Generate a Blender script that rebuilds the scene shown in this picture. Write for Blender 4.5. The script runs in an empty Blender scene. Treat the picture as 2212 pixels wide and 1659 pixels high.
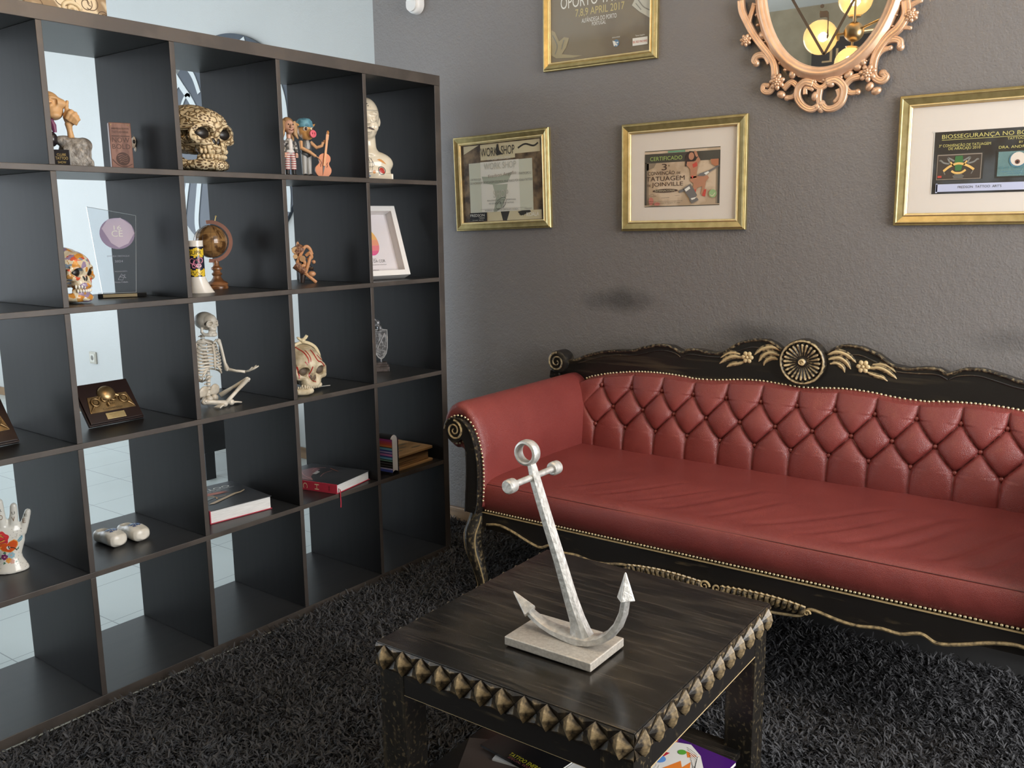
import bpy, math, random
import numpy as np
from mathutils import Vector, Matrix, Euler
from mathutils.bvhtree import BVHTree
from mathutils.geometry import tessellate_polygon
random.seed(7)
rng = np.random.default_rng(7)
PI = math.pi
S = bpy.context.scene
COL = S.collection

# ------------------------------------------------------------------ camera
CAM = (2.2506, -2.6693, 1.3189)
R_ = ((0.8108, 0.5852, -0.0111), (0.0951, -0.1503, -0.9841), (-0.5776, 0.7968, -0.1775))
cd = bpy.data.cameras.new('camera')
cam = bpy.data.objects.new('camera', cd)
COL.objects.link(cam)
rx, dn, fw = [Vector(v).normalized() for v in R_]
cam.matrix_world = Matrix(((rx.x, -dn.x, -fw.x, CAM[0]), (rx.y, -dn.y, -fw.y, CAM[1]), (rx.z, -dn.z, -fw.z, CAM[2]), (0, 0, 0, 1)))
cd.sensor_width = 36.0
cd.lens = 1939.75 / 2212 * 36.0
cd.clip_start = 0.02
cd.clip_end = 100
S.camera = cam

# ------------------------------------------------------------------ world, daylight, exposure
S.view_settings.view_transform = 'Standard'
S.view_settings.look = 'None'
S.view_settings.exposure = 0.52
S.view_settings.gamma = 1.0
S.view_settings.use_curve_mapping = False
w = bpy.data.worlds.new('world'); S.world = w; w.use_nodes = True
bg = w.node_tree.nodes['Background']
bg.inputs[0].default_value = (0.70, 0.84, 1.0, 1)
bg.inputs[1].default_value = 1.6
S.cycles.max_bounces = 6
S.cycles.diffuse_bounces = 4
S.cycles.glossy_bounces = 4
S.cycles.transmission_bounces = 6
S.cycles.transparent_max_bounces = 12
S.cycles.caustics_reflective = False
S.cycles.caustics_refractive = False
S.cycles.use_denoising = True

def area(name, loc, rot, sx, sy, power, color):
    l = bpy.data.lights.new(name, 'AREA'); l.shape = 'RECTANGLE'; l.size = sx; l.size_y = sy
    l.energy = power; l.color = color
    o = bpy.data.objects.new(name, l); COL.objects.link(o); o.location = loc; o.rotation_euler = rot
    return o
# daylight entering through the windows behind the camera and at the far left of the room
area('daylight_right_window', (3.93, -0.85, 1.55), (math.radians(90), 0, math.radians(90)), 2.0, 2.0, 88, (1.0, 0.97, 0.93))
area('daylight_front_window', (-3.1, -3.93, 1.45), (math.radians(90), 0, 0), 3.6, 2.3, 62, (0.93, 0.975, 1.0))
area('daylight_left_window', (-5.93, -1.7, 1.5), (math.radians(90), 0, math.radians(-90)), 3.4, 2.3, 34, (0.92, 0.97, 1.0))

# ------------------------------------------------------------------ materials
MATS = {}
def nt(m):
    return m.node_tree.nodes, m.node_tree.links
def mat(name, color, rough=0.5, metal=0.0, spec=0.5, bump=None, var=None, coat=0.0, trans=0.0, emit=None, sheen=0):
    """bump=(scale, strength, kind) ; var=(scale, amount, stretch xyz)"""
    if name in MATS: return MATS[name]
    m = bpy.data.materials.new(name); m.use_nodes = True
    n, l = nt(m); b = n['Principled BSDF']
    c = tuple(color) + (1,)
    b.inputs['Base Color'].default_value = c
    b.inputs['Roughness'].default_value = rough
    b.inputs['Metallic'].default_value = metal
    b.inputs['Specular IOR Level'].default_value = spec
    b.inputs['Coat Weight'].default_value = coat
    b.inputs['Coat Roughness'].default_value = 0.08
    b.inputs['Transmission Weight'].default_value = trans
    if emit:
        b.inputs['Emission Color'].default_value = tuple(emit[0]) + (1,)
        b.inputs['Emission Strength'].default_value = emit[1]
    tc = n.new('ShaderNodeTexCoord')
    if var:
        mp = n.new('ShaderNodeMapping'); mp.inputs['Scale'].default_value = var[2] if len(var) > 2 else (1, 1, 1)
        tx = n.new('ShaderNodeTexNoise'); tx.inputs['Scale'].default_value = var[0]; tx.inputs['Detail'].default_value = 5
        mx = n.new('ShaderNodeMix'); mx.data_type = 'RGBA'
        k = 1 + var[1]; j = 1 - var[1]
        mx.inputs[6].default_value = (c[0]*j, c[1]*j, c[2]*j, 1); mx.inputs[7].default_value = (min(1, c[0]*k), min(1, c[1]*k), min(1, c[2]*k), 1)
        rp = n.new('ShaderNodeMapRange'); rp.inputs[1].default_value = 0.35; rp.inputs[2].default_value = 0.65
        l.new(tc.outputs['Object'], mp.inputs[0]); l.new(mp.outputs[0], tx.inputs['Vector']); l.new(tx.outputs[0], rp.inputs[0])
        l.new(rp.outputs[0], mx.inputs[0]); l.new(mx.outputs[2], b.inputs['Base Color'])
    if bump:
        if bump[2] == 'voronoi':
            t = n.new('ShaderNodeTexVoronoi'); t.inputs['Scale'].default_value = bump[0]
        else:
            t = n.new('ShaderNodeTexNoise'); t.inputs['Scale'].default_value = bump[0]; t.inputs['Detail'].default_value = 3
        bp = n.new('ShaderNodeBump'); bp.inputs['Strength'].default_value = bump[1]; bp.inputs['Distance'].default_value = bump[3] if len(bump) > 3 else 0.002
        l.new(tc.outputs['Object'], t.inputs['Vector']); l.new(t.outputs[0], bp.inputs['Height']); l.new(bp.outputs[0], b.inputs['Normal'])
    MATS[name] = m
    return m

def mat_two(name, ca, cb, kind, scale, rough=0.5, metal=0.0, lo=0.45, hi=0.55, bump=0.0, dist=0.002, stretch=(1, 1, 1), wear=False, rough_b=None, distort=0.0, detail=4):
    """two colours mixed by a texture: kind 'noise','vor','edge','wave'; wear=True also uses the vertex attribute 'wear' for colour b"""
    if name in MATS: return MATS[name]
    m = bpy.data.materials.new(name); m.use_nodes = True
    n, l = nt(m); b = n['Principled BSDF']
    b.inputs['Roughness'].default_value = rough; b.inputs['Metallic'].default_value = metal
    tc = n.new('ShaderNodeTexCoord'); mp = n.new('ShaderNodeMapping'); mp.inputs['Scale'].default_value = stretch
    l.new(tc.outputs['Object'], mp.inputs[0])
    if kind == 'noise':
        t = n.new('ShaderNodeTexNoise'); t.inputs['Scale'].default_value = scale; t.inputs['Detail'].default_value = detail; t.inputs['Distortion'].default_value = distort
    elif kind == 'wave':
        t = n.new('ShaderNodeTexWave'); t.inputs['Scale'].default_value = scale; t.inputs['Distortion'].default_value = distort; t.inputs['Detail'].default_value = 3
    else:
        t = n.new('ShaderNodeTexVoronoi'); t.inputs['Scale'].default_value = scale
        if kind == 'edge': t.feature = 'DISTANCE_TO_EDGE'
    l.new(mp.outputs[0], t.inputs['Vector'])
    r = n.new('ShaderNodeMapRange'); r.inputs[1].default_value = lo; r.inputs[2].default_value = hi
    l.new(t.outputs[0], r.inputs[0])
    mx = n.new('ShaderNodeMix'); mx.data_type = 'RGBA'
    mx.inputs[6].default_value = tuple(ca) + (1,); mx.inputs[7].default_value = tuple(cb) + (1,)
    fac = r.outputs[0]
    if wear:
        at = n.new('ShaderNodeAttribute'); at.attribute_name = 'wear'
        nz = n.new('ShaderNodeTexNoise'); nz.inputs['Scale'].default_value = 90; nz.inputs['Detail'].default_value = 4
        l.new(tc.outputs['Object'], nz.inputs['Vector'])
        ma = n.new('ShaderNodeMath'); ma.operation = 'MULTIPLY_ADD'; ma.inputs[1].default_value = 1.7; 
        ad = n.new('ShaderNodeMath'); ad.operation = 'MULTIPLY_ADD'; ad.inputs[1].default_value = 1.2; ad.inputs[2].default_value = -0.62
        l.new(nz.outputs[0], ad.inputs[0]); l.new(at.outputs['Fac'], ma.inputs[0]); l.new(ad.outputs[0], ma.inputs[2])
        gt = n.new('ShaderNodeMapRange'); gt.inputs[1].default_value = 0.35; gt.inputs[2].default_value = 0.85
        l.new(ma.outputs[0], gt.inputs[0])
        mm = n.new('ShaderNodeMath'); mm.operation = 'MULTIPLY_ADD'; mm.inputs[1].default_value = 0.25; mm.use_clamp = True
        l.new(r.outputs[0], mm.inputs[0]); l.new(gt.outputs[0], mm.inputs[2])
        fac = mm.outputs[0]
    l.new(fac, mx.inputs[0]); l.new(mx.outputs[2], b.inputs['Base Color'])
    if rough_b is not None:
        rr = n.new('ShaderNodeMapRange'); rr.inputs[3].default_value = rough; rr.inputs[4].default_value = rough_b
        l.new(fac, rr.inputs[0]); l.new(rr.outputs[0], b.inputs['Roughness'])
    if bump:
        bp = n.new('ShaderNodeBump'); bp.inputs['Strength'].default_value = bump; bp.inputs['Distance'].default_value = dist
        l.new(r.outputs[0], bp.inputs['Height']); l.new(bp.outputs[0], b.inputs['Normal'])
    MATS[name] = m
    return m

def mat_multi(name, cols, scale, rough=0.3, base=None, kind='vor', distort=0.0):
    """several flat colours picked per voronoi cell (printed or painted pattern)"""
    if name in MATS: return MATS[name]
    m = bpy.data.materials.new(name); m.use_nodes = True
    n, l = nt(m); b = n['Principled BSDF']; b.inputs['Roughness'].default_value = rough
    tc = n.new('ShaderNodeTexCoord'); t = n.new('ShaderNodeTexVoronoi'); t.inputs['Scale'].default_value = scale
    src = tc.outputs['Object']
    if distort:
        nz = n.new('ShaderNodeTexNoise'); nz.inputs['Scale'].default_value = scale * 0.7
        va = n.new('ShaderNodeVectorMath'); va.operation = 'MULTIPLY_ADD'; va.inputs[1].default_value = (distort,) * 3
        l.new(src, nz.inputs['Vector']); l.new(nz.outputs['Color'], va.inputs[0]); l.new(src, va.inputs[2]); src = va.outputs[0]
    l.new(src, t.inputs['Vector'])
    cr = n.new('ShaderNodeValToRGB'); cr.color_ramp.interpolation = 'CONSTANT'
    e = cr.color_ramp.elements
    while len(e) < len(cols): e.new(0.5)
    for i, c in enumerate(cols):
        e[i].position = i / len(cols); e[i].color = tuple(c) + (1,)
    sp = n.new('ShaderNodeSeparateColor'); l.new(t.outputs['Color'], sp.inputs[0]); l.new(sp.outputs[0], cr.inputs[0])
    l.new(cr.outputs[0], b.inputs['Base Color'])
    MATS[name] = m
    return m

# ------------------------------------------------------------------ mesh builder
class MB:
    def __init__(s): s.v = []; s.f = []; s.w = []; s.wear = 0.0
    def add(s, vs, fs, wear=None):
        o = len(s.v); s.v += [tuple(p) for p in vs]
        s.w += list(wear) if wear is not None else [s.wear] * len(vs)
        s.f += [tuple(i + o for i in f) for f in fs]; return s
    def box(s, x0, x1, y0, y1, z0, z1):
        return s.add([(x0,y0,z0),(x1,y0,z0),(x1,y1,z0),(x0,y1,z0),(x0,y0,z1),(x1,y0,z1),(x1,y1,z1),(x0,y1,z1)],
                     [(0,3,2,1),(4,5,6,7),(0,1,5,4),(1,2,6,5),(2,3,7,6),(3,0,4,7)])
    def cbox(s, c, d, rot=None):
        M = (Euler(rot).to_matrix() if rot else Matrix.Identity(3)); c = Vector(c)
        p = [c + M @ Vector((sx*d[0]/2, sy*d[1]/2, sz*d[2]/2)) for sz in (-1,1) for sx, sy in ((-1,-1),(1,-1),(1,1),(-1,1))]
        return s.add(p, [(0,3,2,1),(4,5,6,7),(0,1,5,4),(1,2,6,5),(2,3,7,6),(3,0,4,7)])
    def grid(s, P, cu=False, cv=False, wear=None):
        """P: array nu x nv x 3"""
        nu, nv = len(P), len(P[0]); vs = [tuple(map(float, P[i][j])) for i in range(nu) for j in range(nv)]
        fs = []
        for i in range(nu if cu else nu-1):
            for j in range(nv if cv else nv-1):
                a = i*nv+j; b = ((i+1) % nu)*nv+j; c = ((i+1) % nu)*nv+(j+1) % nv; d = i*nv+(j+1) % nv
                fs.append((a, b, c, d))
        return s.add(vs, fs, wear)
    def tube(s, pts, r, seg=10, cap=True, flat=1.0, up=None, closed=False):
        pts = [Vector(p) for p in pts]; n = len(pts)
        rs = [r]*n if not hasattr(r, '__len__') else list(r)
        up = Vector(up) if up is not None else None
        prev = None; rings = []
        for i, p in enumerate(pts):
            if closed: t = (pts[(i+1) % n] - pts[i-1])
            else: t = (pts[min(i+1, n-1)] - pts[max(i-1, 0)])
            t = t.normalized() if t.length > 1e-9 else Vector((0,0,1))
            if up is not None: a = t.cross(up)
            elif prev is None: a = t.cross(Vector((0,0,1)) if abs(t.z) < .9 else Vector((1,0,0)))
            else: a = prev - t*prev.dot(t)
            if a.length < 1e-6: a = t.orthogonal()
            a.normalize(); prev = a; b = t.cross(a)
            rings.append([p + (a*math.cos(q) + b*math.sin(q)*flat)*rs[i] for q in [2*PI*k/seg for k in range(seg)]])
        o = len(s.v); s.grid(rings, cv=True, cu=closed)
        if cap and not closed:
            s.f.append(tuple(o+k for k in range(seg-1, -1, -1))); s.f.append(tuple(o+(n-1)*seg+k for k in range(seg)))
        return s
    def lathe(s, prof, seg=32, c=(0,0,0), axis='z', cap=True):
        rings = []
        for r, h in prof:
            ring = []
            for k in range(seg):
                a = 2*PI*k/seg; x, y = r*math.cos(a), r*math.sin(a)
                q = (x, y, h) if axis == 'z' else ((h, x, y) if axis == 'x' else (x, h, -y))
                ring.append((c[0]+q[0], c[1]+q[1], c[2]+q[2]))
            rings.append(ring)
        o = len(s.v); s.grid(rings, cv=True)
        for idx, rev in ((0, True), (len(prof)-1, False)):
            if cap and prof[idx][0] > 1e-5:
                ids = [o+idx*seg+k for k in range(seg)]
                s.f.append(tuple(reversed(ids)) if rev else tuple(ids))
        return s
    def ell(s, c, r, seg=20, rings=12, rot=None):
        M = (Euler(rot).to_matrix() if rot else Matrix.Identity(3)); c = Vector(c)
        if not hasattr(r, '__len__'): r = (r, r, r)
        P = []
        for i in range(rings+1):
            th = PI*i/rings
            P.append([c + M @ Vector((r[0]*math.sin(th)*math.cos(2*PI*k/seg), r[1]*math.sin(th)*math.sin(2*PI*k/seg), -r[2]*math.cos(th))) for k in range(seg)])
        return s.grid(P, cv=True)
    def prism(s, pts, h0, h1, axis='y', inset=0.0):
        """extruded outline: pts 2D. axis y: (x,z) at y=h ; x: (y,z) ; z: (x,y)"""
        def m3(p, h): return (p[0], h, p[1]) if axis == 'y' else ((h, p[0], p[1]) if axis == 'x' else (p[0], p[1], h))
        n = len(pts); A = [m3(p, h0) for p in pts]; B = [m3(p, h1) for p in pts]
        tri = tessellate_polygon([[Vector((p[0], p[1], 0)) for p in pts]])
        o = len(s.v)
        s.add(A + B, [])
        s.w[-2*n:] = [s.wear]*(2*n)
        for t in tri:
            s.f.append(tuple(o+i for i in t)); s.f.append(tuple(o+n+i for i in reversed(t)))
        for i in range(n):
            j = (i+1) % n; s.f.append((o+i, o+j, o+n+j, o+n+i))
        return s
    def xf(s, M):
        s.v = [tuple(M @ Vector(p)) for p in s.v]; return s
    def mesh(s, name):
        me = bpy.data.meshes.new(name)
        me.from_pydata(s.v, [], s.f); me.validate(); 
        if any(s.w) and len(me.vertices) == len(s.w):
            a = me.attributes.new('wear', 'FLOAT', 'POINT'); a.data.foreach_set('value', s.w)
        return me

def fix_normals(me):
    import bmesh
    bm = bmesh.new(); bm.from_mesh(me); bmesh.ops.recalc_face_normals(bm, faces=bm.faces); bm.to_mesh(me); bm.free()

def obj(name, mb, material, parent=None, smooth=40, bevel=None, sub=0, loc=None, rot=None, recalc=True):
    me = mb.mesh(name) if isinstance(mb, MB) else mb
    if recalc: fix_normals(me)
    me.materials.clear(); me.materials.append(material)
    if smooth:
        me.shade_smooth()
        if smooth < 180: me.set_sharp_from_angle(angle=math.radians(smooth))
    o = bpy.data.objects.new(name, me); COL.objects.link(o)
    if bevel:
        b = o.modifiers.new('bevel', 'BEVEL'); b.width = bevel; b.segments = 2; b.limit_method = 'ANGLE'; b.angle_limit = math.radians(50); b.harden_normals = False
    if sub:
        q = o.modifiers.new('sub', 'SUBSURF'); q.levels = sub; q.render_levels = sub
    if parent: o.parent = parent
    if loc: o.location = loc
    if rot: o.rotation_euler = rot
    return o
def thing(name, label, cat, loc=(0,0,0), rotz=0, group=None, rot=None):
    o = bpy.data.objects.new(name, None); COL.objects.link(o); o.empty_display_size = 0.05
    o.location = loc; o.rotation_euler = rot if rot else (0, 0, rotz); o['label'] = label; o['category'] = cat
    if group: o['group'] = group
    return o
def tag(o, label, cat, group=None):
    o['label'] = label; o['category'] = cat
    if group: o['group'] = group
    return o
def struct(name, mb, m, parent=None, **k):
    o = obj(name, mb, m, parent, **k)
    if parent is None: o['kind'] = 'structure'
    return o
def dup(o, parent, loc=None, rot=None, scale=None):
    c = o.copy(); COL.objects.link(c); c.parent = parent
    if loc is not None: c.location = loc
    if rot is not None: c.rotation_euler = rot
    if scale is not None: c.scale = scale
    return c
def part(name, m, parent, fn, **k):
    b = MB(); fn(b); return obj(name, b, m, parent, **k)

def catmull(pts, n=6, closed=False):
    P = [Vector(p) for p in pts]; out = []
    N = len(P); rngN = N if closed else N-1
    for i in range(rngN):
        g = lambda k: P[k % N] if closed else P[max(0, min(N-1, k))]
        a, b, c, d = g(i-1), g(i), g(i+1), g(i+2)
        for k in range(n):
            t = k/n
            out.append(0.5*((2*b) + (c-a)*t + (2*a-5*b+4*c-d)*t*t + (3*b-a-3*c+d)*t**3))
    if not closed: out.append(P[-1].copy())
    return out

_tmp = bpy.data.scenes.new('tmp')
def baked(mb, mods):
    """mesh with modifiers applied; mods = [(type, {props})]"""
    me = mb.mesh('t') if isinstance(mb, MB) else mb
    fix_normals(me)
    o = bpy.data.objects.new('t', me); _tmp.collection.objects.link(o)
    extra = []
    for ty, pr in mods:
        q = o.modifiers.new('m', ty)
        for k, v in pr.items():
            if k == 'cutter':
                cm = v.mesh('c'); fix_normals(cm); co = bpy.data.objects.new('c', cm); _tmp.collection.objects.link(co); extra.append(co); q.object = co
            else: setattr(q, k, v)
    vl = _tmp.view_layers[0]; vl.update(); dg = vl.depsgraph
    r = bpy.data.meshes.new_from_object(o.evaluated_get(dg), depsgraph=dg)
    for x in [o] + extra: bpy.data.objects.remove(x)
    return r
def blob(mb, voxel=0.003, smooth=6, cut=None, factor=0.5):
    mods = [('REMESH', dict(mode='VOXEL', voxel_size=voxel))]
    if smooth: mods.append(('SMOOTH', dict(iterations=smooth, factor=factor)))
    for c in (cut if isinstance(cut, list) else [cut] if cut else []): mods.append(('BOOLEAN', dict(operation='DIFFERENCE', cutter=c, solver='EXACT')))
    return baked(mb, mods)

_tc = {}
def text2d(s, size=1.0, align='CENTER', width=1.0, bold=0.0):
    key = s
    if key not in _tc:
        c = bpy.data.curves.new('t', 'FONT'); c.body = s; c.size = 1.0; c.resolution_u = 3; c.align_x = 'LEFT'; c.fill_mode = 'FRONT'
        o = bpy.data.objects.new('t', c); me = o.to_mesh()
        vs = [(v.co.x, v.co.y) for v in me.vertices]; fs = [tuple(p.vertices) for p in me.polygons]
        o.to_mesh_clear(); bpy.data.objects.remove(o); bpy.data.curves.remove(c); _tc[key] = (vs, fs)
    vs, fs = _tc[key]
    xs = [v[0] for v in vs] or [0]; x0, x1 = min(xs), max(xs)
    off = {'LEFT': x0, 'CENTER': (x0+x1)/2, 'RIGHT': x1}[align]
    return [((x-off)*size*width, y*size) for x, y in vs], fs
def fit_text(s, h, wd):
    """text scaled so capitals are h high and the line is wd wide"""
    vs, fs = text2d(s, h/0.69)
    xs = [v[0] for v in vs]; k = wd/(max(xs)-min(xs))
    return [(x*k, y) for x, y in vs], fs
class Print:
    """flat printed shapes on a plane; fn maps (u,v,h) -> xyz; ink layers stand a hair proud of each other"""
    def __init__(s, fn, parent, h0=0.0006): s.fn = fn; s.parent = parent; s.h = h0
    def polys(s, name, polys, m, sub=None, raise_=0.0003):
        b = MB(); s.h += raise_
        for p in polys:
            n = len(p); tri = tessellate_polygon([[Vector((q[0], q[1], 0)) for q in p]])
            b.add([s.fn(q[0], q[1], s.h) for q in p], [tuple(t) for t in tri])
        return obj(name, b, m, sub or s.parent, smooth=0)
    def text(s, items, m, name='lettering', sub=None, raise_=0.0003):
        """items: (string, u, v, cap height, width or None, tilt)"""
        b = MB(); s.h += raise_
        for it in items:
            st, u, v, h, wd = it[:5]; a = it[5] if len(it) > 5 else 0.0
            vs, fs = fit_text(st, h, wd) if wd else text2d(st, h/0.69)
            ca, sa = math.cos(a), math.sin(a)
            b.add([s.fn(u+x*ca-y*sa, v+x*sa+y*ca, s.h) for x, y in vs], fs)
        return obj(name, b, m, sub or s.parent, smooth=0)
def rect(u0, u1, v0, v1): return [(u0, v0), (u1, v0), (u1, v1), (u0, v1)]
def disc(u, v, r, n=20, ry=None): return [(u+r*math.cos(2*PI*k/n), v+(ry or r)*math.sin(2*PI*k/n)) for k in range(n)]
def stroke(pts, w, n=5):
    P = catmull([(p[0], p[1], 0) for p in pts], n) if n > 1 else [Vector((p[0], p[1], 0)) for p in pts]
    quads = []
    for i in range(len(P)-1):
        t = (P[i+1]-P[i]); 
        if t.length < 1e-7: continue
        t.normalize(); a = Vector((-t.y, t.x, 0))*w/2
        quads.append([(P[i]+a).xy, (P[i]-a).xy, (P[i+1]-a).xy, (P[i+1]+a).xy])
    return quads

def decal(target_mesh, parent, polys, m, name='painted_decoration', off=0.0006, raydir=(-1,0,0), start=0.5, tris=None, fine=0.004):
    """shapes given as (y,z) outlines laid onto the target's front by casting along -x"""
    bvh = BVHTree.FromPolygons([v.co.copy() for v in target_mesh.vertices], [tuple(p.vertices) for p in target_mesh.polygons])
    b = MB(); d = Vector(raydir)
    def put(y, z):
        h = bvh.ray_cast(Vector((start, y, z)), d)
        return (h[0] + h[1]*off) if h[0] is not None else None
    for p in polys:
        if isinstance(p, dict):
            vs, fs = p['v'], p['f']
        else:
            vs = [tuple(q) for q in p]; fs = [tuple(t) for t in tessellate_polygon([[Vector((q[0], q[1], 0)) for q in vs]])]
        # refine long triangles so that they follow the curved surface
        for _ in range(3):
            nf = []; vs = list(vs); ch = False
            for f in fs:
                if len(f) != 3:
                    for k in range(1, len(f)-1): nf.append((f[0], f[k], f[k+1]))
                    ch = True; continue
                e = [((vs[f[i]][0]-vs[f[(i+1)%3]][0])**2+(vs[f[i]][1]-vs[f[(i+1)%3]][1])**2)**.5 for i in range(3)]
                k = e.index(max(e))
                if e[k] > fine:
                    a, c = f[k], f[(k+1)%3]; vs.append(((vs[a][0]+vs[c][0])/2, (vs[a][1]+vs[c][1])/2)); q = len(vs)-1
                    nf += [(a, q, f[(k+2)%3]), (q, c, f[(k+2)%3])]; ch = True
                else: nf.append(f)
            fs = nf
            if not ch: break
        P = [put(*q) for q in vs]
        ok = [f for f in fs if all(P[i] is not None for i in f)]
        P = [q if q is not None else Vector((0,0,0)) for q in P]
        b.add(P, ok)
    me = b.mesh(name)
    import bmesh
    bm = bmesh.new(); bm.from_mesh(me); bmesh.ops.delete(bm, geom=[v for v in bm.verts if not v.link_faces], context='VERTS'); bm.to_mesh(me); bm.free()
    return obj(name, me, m, parent, smooth=180, recalc=False)

# ------------------------------------------------------------------ shared materials
def wood_black(name, stretch, base=(0.013, 0.011, 0.010), grain=(0.045, 0.036, 0.027), rough=0.34, scale=34):
    return mat_two(name, base, grain, 'noise', scale, rough=rough, lo=0.48, hi=0.72, stretch=stretch, bump=0.25, dist=0.0008, distort=0.6, detail=6)
OAKX = wood_black('black_oak_grain_x', (0.10, 1.0, 1.0))
GOLDW = mat_two('black_wood_rubbed_gold', (0.012, 0.010, 0.009), (0.50, 0.37, 0.19), 'noise', 60, rough=0.38, lo=0.62, hi=0.9, stretch=(0.2, 1, 1), wear=True, bump=0.2, dist=0.0006)
GOLDV = mat_two('black_wood_rubbed_gold_upright', (0.014, 0.012, 0.010), (0.36, 0.27, 0.14), 'noise', 55, rough=0.36, lo=0.60, hi=0.95, stretch=(1, 1, 0.12), wear=True, bump=0.2, dist=0.0006)
BRASSN = mat('aged_brass_nail', (0.60, 0.50, 0.31), rough=0.33, metal=0.85)
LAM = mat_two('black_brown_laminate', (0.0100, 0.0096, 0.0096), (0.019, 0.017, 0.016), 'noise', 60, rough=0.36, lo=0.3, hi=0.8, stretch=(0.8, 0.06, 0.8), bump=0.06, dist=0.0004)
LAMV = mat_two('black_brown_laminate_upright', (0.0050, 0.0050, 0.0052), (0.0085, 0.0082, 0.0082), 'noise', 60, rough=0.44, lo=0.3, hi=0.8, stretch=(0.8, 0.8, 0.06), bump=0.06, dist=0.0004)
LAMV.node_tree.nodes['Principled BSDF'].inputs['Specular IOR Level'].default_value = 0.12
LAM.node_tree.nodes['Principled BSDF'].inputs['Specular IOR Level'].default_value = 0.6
WHITE = mat('matt_white', (0.80, 0.80, 0.78), rough=0.5)
BLACK = mat('black_ink', (0.012, 0.012, 0.012), rough=0.5)
GLASS = mat('clear_glass', (1, 1, 1), rough=0.0, trans=1.0)
MATS['clear_glass'].node_tree.nodes['Principled BSDF'].inputs['IOR'].default_value = 1.45

def pane_mat():
    """thin glazing: mostly clear with a faint mirror reflection"""
    m = bpy.data.materials.new('thin_glazing'); m.use_nodes = True; n, l = nt(m)
    n.remove(n['Principled BSDF']); o = n['Material Output']
    t = n.new('ShaderNodeBsdfTransparent'); g = n.new('ShaderNodeBsdfGlossy'); g.inputs['Roughness'].default_value = 0.03
    f = n.new('ShaderNodeFresnel'); x = n.new('ShaderNodeMixShader')
    # the sheet has no inside: use the same air-to-glass reflectance from both sides
    ge = n.new('ShaderNodeNewGeometry'); mi = n.new('ShaderNodeMapRange'); mi.inputs[3].default_value = 1.45; mi.inputs[4].default_value = 1/1.45
    l.new(ge.outputs['Backfacing'], mi.inputs[0]); l.new(mi.outputs[0], f.inputs[0])
    l.new(f.outputs[0], x.inputs[0]); l.new(t.outputs[0], x.inputs[1]); l.new(g.outputs[0], x.inputs[2]); l.new(x.outputs[0], o.inputs[0])
    return m
PANE = pane_mat()

# ------------------------------------------------------------------ room shell
YW, YB, XC, HC = 0.32, 0.675, -0.638, 2.92          # dark wall, white wall, corner between them, ceiling
XL, XR, YF = -6.0, 4.0, -4.0
def wall_paint(name, ca, cb, bump):
    m = mat_two(name, ca, cb, 'noise', 1.3, rough=0.42, lo=0.35, hi=0.65)
    n, l = nt(m); b = n['Principled BSDF']; tc = n.new('ShaderNodeTexCoord')
    t = n.new('ShaderNodeTexNoise'); t.inputs['Scale'].default_value = 170; t.inputs['Detail'].default_value = 2
    t2 = n.new('ShaderNodeTexNoise'); t2.inputs['Scale'].default_value = 48; t2.inputs['Detail'].default_value = 2
    a = n.new('ShaderNodeMath'); a.operation = 'ADD'; bp = n.new('ShaderNodeBump'); bp.inputs['Strength'].default_value = bump; bp.inputs['Distance'].default_value = 0.003
    l.new(tc.outputs['Object'], t.inputs['Vector']); l.new(tc.outputs['Object'], t2.inputs['Vector']); l.new(t.outputs[0], a.inputs[0]); l.new(t2.outputs[0], a.inputs[1]); l.new(a.outputs[0], bp.inputs['Height']); l.new(bp.outputs[0], b.inputs['Normal'])
    b.inputs['Specular IOR Level'].default_value = 0.35
    return m
DARKW = wall_paint('charcoal_roller_paint', (0.172, 0.161, 0.157), (0.186, 0.175, 0.171), 0.5)
# darker scuffs where the paint was touched up above the sofa back
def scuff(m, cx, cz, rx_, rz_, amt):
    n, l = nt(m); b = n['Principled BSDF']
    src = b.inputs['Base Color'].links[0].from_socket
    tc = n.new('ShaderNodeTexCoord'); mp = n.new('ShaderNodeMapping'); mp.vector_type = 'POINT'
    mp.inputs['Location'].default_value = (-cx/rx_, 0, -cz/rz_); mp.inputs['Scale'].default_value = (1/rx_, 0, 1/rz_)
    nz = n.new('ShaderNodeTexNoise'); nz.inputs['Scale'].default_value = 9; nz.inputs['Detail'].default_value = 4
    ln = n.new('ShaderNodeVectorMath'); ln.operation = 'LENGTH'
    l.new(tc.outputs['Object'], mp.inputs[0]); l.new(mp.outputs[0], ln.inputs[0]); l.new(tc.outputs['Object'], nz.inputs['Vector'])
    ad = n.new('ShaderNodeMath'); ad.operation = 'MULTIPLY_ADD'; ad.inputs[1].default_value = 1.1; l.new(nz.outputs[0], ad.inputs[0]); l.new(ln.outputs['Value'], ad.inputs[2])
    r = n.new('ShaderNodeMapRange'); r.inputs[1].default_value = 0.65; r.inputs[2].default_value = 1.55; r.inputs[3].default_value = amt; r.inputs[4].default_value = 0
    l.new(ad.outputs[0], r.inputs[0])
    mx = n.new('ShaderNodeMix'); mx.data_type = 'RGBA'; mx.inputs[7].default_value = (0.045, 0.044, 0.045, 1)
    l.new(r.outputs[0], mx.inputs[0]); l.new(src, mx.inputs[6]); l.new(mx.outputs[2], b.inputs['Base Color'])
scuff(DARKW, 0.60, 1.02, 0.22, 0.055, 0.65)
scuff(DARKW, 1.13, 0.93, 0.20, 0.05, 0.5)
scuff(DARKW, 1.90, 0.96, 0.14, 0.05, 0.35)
LIGHTW = wall_paint('pale_cool_wall_paint', (0.475, 0.485, 0.475), (0.50, 0.51, 0.50), 0.2)
CEILM = mat('white_ceiling_paint', (0.78, 0.80, 0.80), rough=0.7)
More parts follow.
